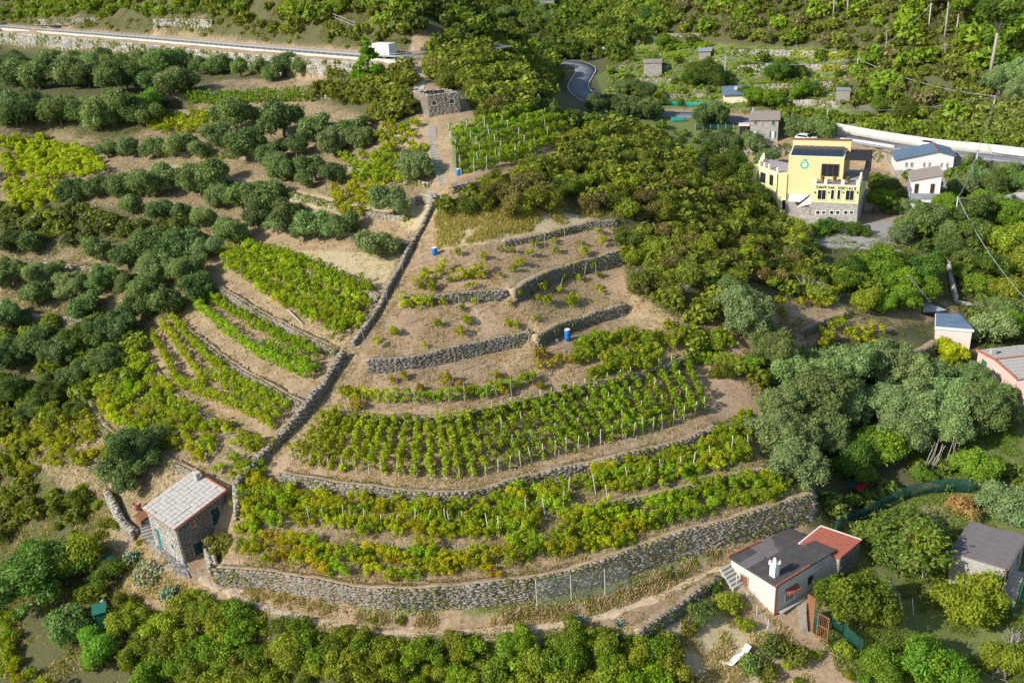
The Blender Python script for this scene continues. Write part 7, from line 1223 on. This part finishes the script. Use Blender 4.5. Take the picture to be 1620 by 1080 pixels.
# ---------------------------------------------------------------- poles and wires
def pole(x, y0, y1, lab, rad=.11, z=None, mat='postwhite', arm=True):
    p = ground(x, y1)[0] if z is None else P(x, y1, z); h = next((hh for hh in np.arange(1, 16, .1) if proj(p+[0, 0, hh])[1] <= y0), 15); r = thing('power_pole', lab, 'pole', p, group='power line poles'); MB().tube([p-[0, 0, .4], p+[0, 0, h]], rad*1.2, 8, rad*.7).build('post', mat, r)
    if arm: MB().box(p+[0, 0, 0], (1, 0), (0, 1), -.5, .5, -.04, .04, h-.35, h-.27).build('crossarm', 'steel', r)
    return p+[0, 0, h-.1]
a1 = pole(1146, 88, 137, 'tall pale power pole left in the valley plots'); a2 = pole(1355, 93, 121, 'power pole at the right end of the valley terraces', .1); a3 = pole(1571, 152, 175, 'power pole at the right edge carrying the long sagging cable', .1); a4 = pole(1468, 6, 52, 'tall white pole on the scrub hillside', .1); a5 = pole(1308, 172, 195, 'short pole beside the valley road hedge', .09); a6 = pole(1542, 236, 275, 'pole right of the white house with the blue roof', .12); a7 = pole(1510, 312, 352, 'pole below the white houses at the top of the blue net', .12); a8 = np.array([60., 70., 16.]); 
def cable(a, b, sag, lab, r=.035):
    a, b = np.array(a), np.array(b); pts = [a*(1-u)+b*u-[0, 0, sag*4*u*(1-u)] for u in np.linspace(0, 1, 17)]; c = (a+b)/2; o = MB().tube(pts, r, 4).build('cable', 'steel'); tag(o, lab, 'cable', 'overhead cables'); shift_origin(o, c)
cable(a1, a2, 1.6, 'cable from the tall valley pole to the pole right of the terraces'); cable(a2, a3, 1.3, 'long sagging cable across the scrub hillside', .05); cable(a2, a4, 1.5, 'cable rising to the tall white hillside pole'); cable(a5, a3, 1.2, 'thin cable over the valley road hedge', .025); cable(a3, a6, 1.5, 'cable from the right edge pole down to the road'); cable(a6, a7, 1.2, 'cable beside the blue net below the white houses', .05); cable(a7, P(1620, 470, 9), 1., 'long cable running down to the right edge', .05); cable(a7, P(1620, 300, 12), .8, 'cable from the lower pole to the right edge', .03)
# dead trunks on the hillside
for x, y0, y1, lab in ((1399,40,86,'bare grey dead tree left on the hillside'), (1317,3,25,'first bare pale trunk at the top of the terraces'), (1323,0,22,'second bare pale trunk at the top of the terraces'), (1338,2,25,'third bare pale trunk at the top of the terraces'), (1493,70,87,'short bare trunk on the hillside'), (1494,26,53,'bare trunk right of the tall white pole'), (1513,38,52,'small bare trunk furthest right on the hillside')):
    p = ground(x, y1)[0]; h = next((hh for hh in np.arange(1, 14, .1) if proj(p+[0, 0, hh])[1] <= y0), 8); r = thing('dead_tree', lab, 'tree', p); m = MB().tube([p-[0, 0, .3], p+[.2, 0, h*.5], p+[0, 0, h]], .16, 6, .05); m.build('trunk', 'deadwood', r); m = MB()
    for i in range(9): z = h*rng.uniform(.45, .95); an = rng.uniform(0, 6.28); l = rng.uniform(.5, 1.5); m.tube([p+[0, 0, z], p+[math.cos(an)*l, math.sin(an)*l, z+l*.4]], .05, 4, .02)
    bo = m.build('branch', 'deadwood', r); bo['kind'] = 'stuff'
for i, (x, y) in enumerate(((1462,742), (1472,745), (1494,742))):
    p = ground(x, y)[0]; r = thing('bare_sapling', f'bare brown sapling below the olive grove, {ORD[i]} from the left', 'tree', p, group='bare saplings'); m = MB()
    for k in range(4): m.tube([p-[0, 0, .2], p+[.3+.2*k, rng.uniform(-.3, .3), 1.5], p+[.6+rng.uniform(-.2, .8), .2, 3.4+rng.uniform(-.5, .5)]], .07, 5, .02)
    m.build('stem', 'palebark', r)
for x, y, rp, lab in ((1275,455,26,'grey bare thorn bush on the right flank'), (1205,560,14,'grey twiggy bush by the vineyard edge'), (1120,410,18,'bare grey bush amid the scrub'), (560,130,24,'grey bare bush left of the young pine'), (1085,450,16,'bare bush near the dark shaded wall'), (108,380,16,'pale dead bush above the olive wood')):
    p, r_ = foot(x, y, rp, .5); pk = PR['dead'][rng.integers(2)]; e = thing('dead_bush', lab, 'bush', p, rng.uniform(0, 6)); e.scale = (r_/1.5,)*3; c = link('twig', pk[1], e)
# ---------------------------------------------------------------- fences
def net_fence(pts, h, mat, name, label, pm='green', step=2.2, netname='net', cat='fence', sagz=0):
    q_ = on_ground(pts, .8); c = q_[len(q_)//2]; r = thing(name, label, cat, c); V_, F_ = box_strip(q_, left_normals(q_), -.012, .012, 0, h); me = mesh_np(netname, V_-c, F_, M[mat]); link(netname, me, r); k = max(1, int(step/.8))
    for i in range(0, len(q_), k): MB().tube([q_[i]-[0, 0, .3], q_[i]+[0, 0, h+.1]], .035, 5).build('post', pm, r)
net_fence([(1322,845),(1345,835),(1380,815),(1420,795),(1460,783),(1500,778),(1545,780)], 1.7, 'net', 'net_fence', 'long green net fence curving up behind the tiled annex'); net_fence([(1316,992),(1330,1005),(1345,1020),(1362,1035)], 1.7, 'net', 'net_fence', 'dark green shade net fence below the dark bush'); net_fence([(720,225),(722,250),(723,278)], 1.7, 'tealnet', 'net_fence', 'teal green net at the left end of the fenced vineyard', 'postwood', 1.6)
net_fence([(1042,166),(1080,168),(1120,169)], 1.0, 'tealnet', 'net_fence', 'bright teal net along the plot above the valley road', 'postwood', 3); net_fence([(1062,193),(1085,193)], 1.0, 'tealnet', 'net_fence', 'small bright teal net in the plot below the valley road', 'postwood'); net_fence([(850,960),(870,957),(900,950),(945,945),(995,930)], 2.9, 'wire', 'wire_fence', 'tall wire fence with white posts before the long stone wall', 'postwhite', 3.2, 'wire_net')
net_fence([(1165,925),(1185,955),(1205,985),(1225,1005)], 1.1, 'wire', 'wire_fence', 'low wire fence below the sunlit wall of the white house', 'postwhite', 1.7, 'wire_net'); net_fence([(1050,1050),(1150,980),(1170,975)], .01, 'wire', 'wire_line', 'thin wire through the dry meadow', 'postwood', 3) if False else None
net_fence([(310,905),(345,935),(385,953),(425,968),(470,985)], .75, 'wire', 'wire_fence', 'low wire fence with dark posts along the path left of the long wall', 'postwood', 2.4, 'wire_net'); net_fence([(1360,175),(1440,180),(1500,188)], 1.1, 'wire', 'wire_fence', 'thin wire fence above the hedge of the valley road', 'postwood', 3, 'wire_net'); net_fence([(1100,206),(1130,206),(1160,206)], 1.2, 'net', 'net_fence', 'green wire fence along the plot before the stone house', 'postwhite', 2.4)
net_fence([(1535,285),(1545,300),(1520,315),(1505,335),(1498,360),(1492,385)], .8, 'wire', 'net_fence', 'blue grey safety net snaking down beside the white houses', 'steel', 3, 'net'); net_fence([(1058,218),(1090,222)], .8, 'wire', 'wire_fence', 'short wire fence between the valley plots', 'postwood', 3, 'wire_net')
for k, (pts, lab) in enumerate([([(380,893),(470,908),(560,925),(650,928)], 'rail fence on top of the long wall, left part'), ([(650,928),(750,918),(850,908),(905,893)], 'rail fence on top of the long wall, middle part')]):
    q_ = on_ground(pts, .8); c = q_[len(q_)//2]; r = thing('wire_fence', lab+', rusty posts and wires', 'fence', c); 
    for z in (.35, .8): MB().tube([a+[0, 0, z+rng.uniform(-.03, .03)] for a in q_], .018, 4).build('rail', 'rust', r)
    for i in range(0, len(q_), 3): MB().tube([q_[i]-[0, 0, .4], q_[i]+[rng.uniform(-.06, .06), 0, 1.05]], .03, 5).build('post', 'rust', r)
for i, (x, y, hh) in enumerate(((1407,958,3.), (1412,945,2.6), (1427,967,2.2), (1445,973,2.), (1460,915,1.8), (1443,905,1.4), (1357,848,1.8), (1425,838,2.2), (1466,838,2.0), (1473,836,2.2))):
    p = ground(x, y)[0]; o = post(p, hh, 'white', f'slim pale garden stake in the lower right meadow, {ORD[i]} of the scattered stakes', 'garden stakes in the meadow', .1)
# branch hedge in the bottom right
p0, p1 = ground(1570, 1075)[0], ground(1605, 1010)[0]; r = thing('brush_fence', 'grey fence of dry branches in the bottom right corner', 'fence', p0); m = MB()
for i in range(150): u = rng.random(); a = p0*(1-u)+p1*u+rng.normal(0, .12, 3); m.tube([a, a+[rng.normal()*.5+.2, rng.normal()*.5+.3, rng.uniform(.3, 1.3)]], .03, 3, .012)
bb = m.build('branch', 'deadwood', r); bb['kind'] = 'stuff'
# ---------------------------------------------------------------- deck chair, board, narrow shed, cactus, agaves, planks
p = ground(1172, 1040)[0]; t = unit([.85, .55]); n_ = np.array([-t[1], t[0]]); r = thing('deck_chair', 'white reclining deck chair in the dry meadow', 'deck chair', p)
def S(u, v, z): return np.r_[p[:2]+t*u+n_*v, p[2]+z]
MB().slab([S(-.7, -.3, .35), S(.35, -.3, .35), S(.35, .3, .35), S(-.7, .3, .35)], .05).build('seat', 'white', r); MB().slab([S(.36, -.3, .36), S(.95, -.3, .95), S(.95, .3, .95), S(.36, .3, .36)], .05).build('backrest', 'white', r); MB().slab([S(-1.25, -.28, .12), S(-.71, -.28, .34), S(-.71, .28, .34), S(-1.25, .28, .12)], .05).build('footrest', 'white', r)
for u, v in ((-.6, -.28), (-.6, .28), (.3, -.28), (.3, .28)): MB().tube([S(u, v, -.05), S(u+.05, v, .33)], .025, 5).build('leg', 'white', r)
for v in (-.33, .33): MB().slab([S(-.3, v-.03, .55), S(.5, v-.03, .6), S(.5, v+.03, .6), S(-.3, v+.03, .55)], .04).build('armrest', 'white', r)
p = ground(1147, 1048)[0]; bd = MB().slab([p+[-.65, .2, .12], p+[-.55, .0, .1], p+[.5, -.45, .1], p+[.62, -.28, .12], p+[.5, -.1, .14], p+[-.5, .35, .15]], .07).build('board', 'white'); tag(bd, 'small white board lying in the dry meadow left of the deck chair', 'board'); shift_origin(bd, p)
p = P(160, 1000, -4.2); p = ground(166, 993)[0]; r = thing('narrow_shed', 'narrow dark green metal shed with lighter green sloping roof', 'shed', p); a_, b_ = yaw(20), yaw(110); MB().box(p, a_, b_, -.55, .55, -.55, .55, -.3, 2.3).build('body', 'darkgreen', r); MB().slab([z3(p[:2]+a_*u+b_*v, p[2]+2.45+.15*v) for u, v in ((-.65, -.7), (.65, -.7), (.65, .7), (-.65, .7))], .07).build('roof', 'net' if False else 'green', r); MB().box(p, a_, b_, -.35, .35, -.58, -.551, 0, 1.9).build('door', 'green', r)
M['cactus'] = m_plain('cactus_green', (.22, .30, .17), .6, 0, .25, 3); M['agave'] = m_plain('agave_blue_green', (.12, .22, .19), .6, 0, .2, 3)
def cactus(x, y, rp, lab):
    p, r_ = foot(x, y, rp, .6); r = thing('prickly_pear', lab, 'cactus', p); N_ = 110
    for i in range(N_):
        d = rng.normal(size=3); d[2] = abs(d[2])*.9; d /= np.linalg.norm(d); c = p+d*r_*rng.uniform(.35, 1.)*np.array([1, 1, .95])+[0, 0, .3]; nrm_ = unit(rng.normal(size=3)*[1, 1, .4]); a = unit(np.cross(nrm_, (0, 0, 1.))); b = np.cross(nrm_, a); m = MB(); k = 8; s = rng.uniform(.14, .22)
        m.add([c+(a*math.cos(j*math.pi/4)*s*.72+b*math.sin(j*math.pi/4)*s)*(1-.0)+nrm_*o_ for o_ in (-.025, .025) for j in range(k)]+[c-nrm_*.05, c+nrm_*.05], [(16, (j+1) % k, j) for j in range(k)]+[(17, k+j, k+(j+1) % k) for j in range(k)]+[(j, (j+1) % k, k+(j+1) % k, k+j) for j in range(k)]); m.build('pad', 'cactus', r, True)
cactus(238, 900, 30, 'big prickly pear cactus beside the patio of the slate roofed house'); cactus(210, 878, 16, 'smaller prickly pear at the upper end of the cactus bed'); cactus(272, 935, 21, 'prickly pear cactus beside the descending dark steps')
def agave(x, y, s, lab, grp=None):
    p = ground(x, y)[0]; r = thing('agave', lab, 'agave', p, group=grp)
    for i in range(15): an = i*2.4; el = .25+.9*(i/15); d = np.array([math.cos(an)*math.cos(el), math.sin(an)*math.cos(el), math.sin(el)]); sd = np.array([-math.sin(an), math.cos(an), 0])*.09*s; m = MB(); b0 = p+[0, 0, .05]; m.add([b0-sd, b0+sd, b0+d*s*.55+sd*1.3, b0+d*s, b0+d*s*.55-sd*1.3, b0+d*s*.5-[0, 0, .06]], [(0, 1, 2, 4), (4, 2, 3), (0, 5, 1), (1, 5, 2), (2, 5, 3), (3, 5, 4), (4, 5, 0)]); m.build('blade', 'agave', r)
for i, (x, y, s) in enumerate(((552,946,.95), (560,950,.7), (612,948,.9), (622,953,.9), (634,952,1.0), (646,956,.9), (657,952,.8), (668,957,.7))): agave(x, y, s, f'blue green agave at the foot of the long wall, {ORD[i]} from the left', 'agaves below the long wall')
agave(918, 984, .8, 'lone agave on the outer edge of the footpath'); agave(980, 990, .7, 'agave on top of the dark wall below the footpath')
for i, (x0, y0, x1, y1, w, lab) in enumerate(((456,492,480,515,.22,'grey plank lying above the double green vine row'), (834,692,852,712,.2,'plank lying between the vine rows of the fan'), (592,233,640,247,.12,'bare white branch lying across the vines beside the worn stairway'), (555,276,605,288,.1,'pale branch lying in the brambles above the rubble heap'), (228,158,252,163,.14,'fallen pale log among the upper olives'), (1322,478,1334,466,.12,'pale poles leaning above the small orange plot'), (1325,480,1330,466,.1,'second pale pole leaning above the orange plot'))):
    a = ground(x0, y0)[0]+[0, 0, .15]; b = ground(x1, y1)[0]+[0, 0, .15]; o = MB().tube([a, (a+b)/2+[0, 0, .05], b], w/2+.03, 5, w/3).build('log' if 'branch' in lab or 'log' in lab else 'plank', 'deadwood'); tag(o, lab, 'wood'); shift_origin(o, a)
# wooden rail on the bank above the road
a = ground(521, 28)[0]; b = ground(563, 46)[0]; r = thing('wooden_railing', 'pale wooden railing on the scrub bank above the road', 'railing', a); 
for z in (.5, 1.1): MB().tube([a+[0, 0, z], b+[0, 0, z]], .06, 5).build('rail', 'deadwood', r)
for u in np.linspace(0, 1, 5): c = a*(1-u)+b*u; MB().tube([c-[0, 0, .3], c+[0, 0, 1.2]], .06, 5).build('post', 'deadwood', r)
# road signs
for x, lab, mt, w, h in ((671, 'blue road sign by the top of the stone stairway', 'bluesheet', 1.0, .7), (655, 'small white marker by the top of the stone stairway', 'white', .35, .5)):
    p = ground(x, 92)[0]; r = thing('road_sign', lab, 'sign', p); MB().tube([p-[0, 0, .2], p+[0, 0, 1.9]], .04, 5).build('post', 'steel', r); MB().box(p, unit([1, .1]), unit([-.1, 1]), -w/2, w/2, -.06, -.03, 1.9-h, 1.9).build('panel', mt, r)
# retaining pieces, tarpaulins, tables
for pts, z, mat, lab, cat in (([(1337,762),(1352,752),(1362,760),(1347,772)], .9, 'net', 'green tarpaulin on a low frame below the fig trees', 'tarpaulin'), ([(1349,768),(1362,756),(1375,764),(1360,778)], .75, 'redsheet', 'dark red sheet beside the green tarpaulin', 'tarpaulin'), ([(148,880),(168,874),(186,882),(165,892)], -.4, 'net', 'teal netting heap below the slate roofed house', 'netting'), ([(1213,386),(1228,385),(1232,391),(1216,393)], 11.5, 'tealnet', 'turquoise tarpaulin patch on the scrub flank', 'tarpaulin')):
    c_ = [P(x, y, z) for x, y in pts]; o = MB().slab(c_, .08); o = o.build('tarpaulin', mat); tag(o, lab, cat); shift_origin(o, c_[0])
for i, (u, v) in enumerate(((1.4, 1.2), (3.2, 1.3), (5.2, 1.4))):
    p = z3(C2(u, v), zt-.7); r = thing('planter', f'terracotta planter on the winery terrace, {ORD[i]} from the left', 'planter', p, group='planters on the winery terrace'); lathe(MB(), p, [(.16, 0), (.24, .4), (.2, .38)], 8).build('pot', 'terracotta', r)
    o = bpy.data.objects.new('plant', PR['lowshrub'][0][1]); COL.objects.link(o); o.parent = r; o.location = (0, 0, .35); o.scale = (.4, .4, .5); o.color = (.15, .2, .04, 1)
print('end', time.time()-T0, 'tris', sum(len(m.polygons)*2 for m in bpy.data.meshes))
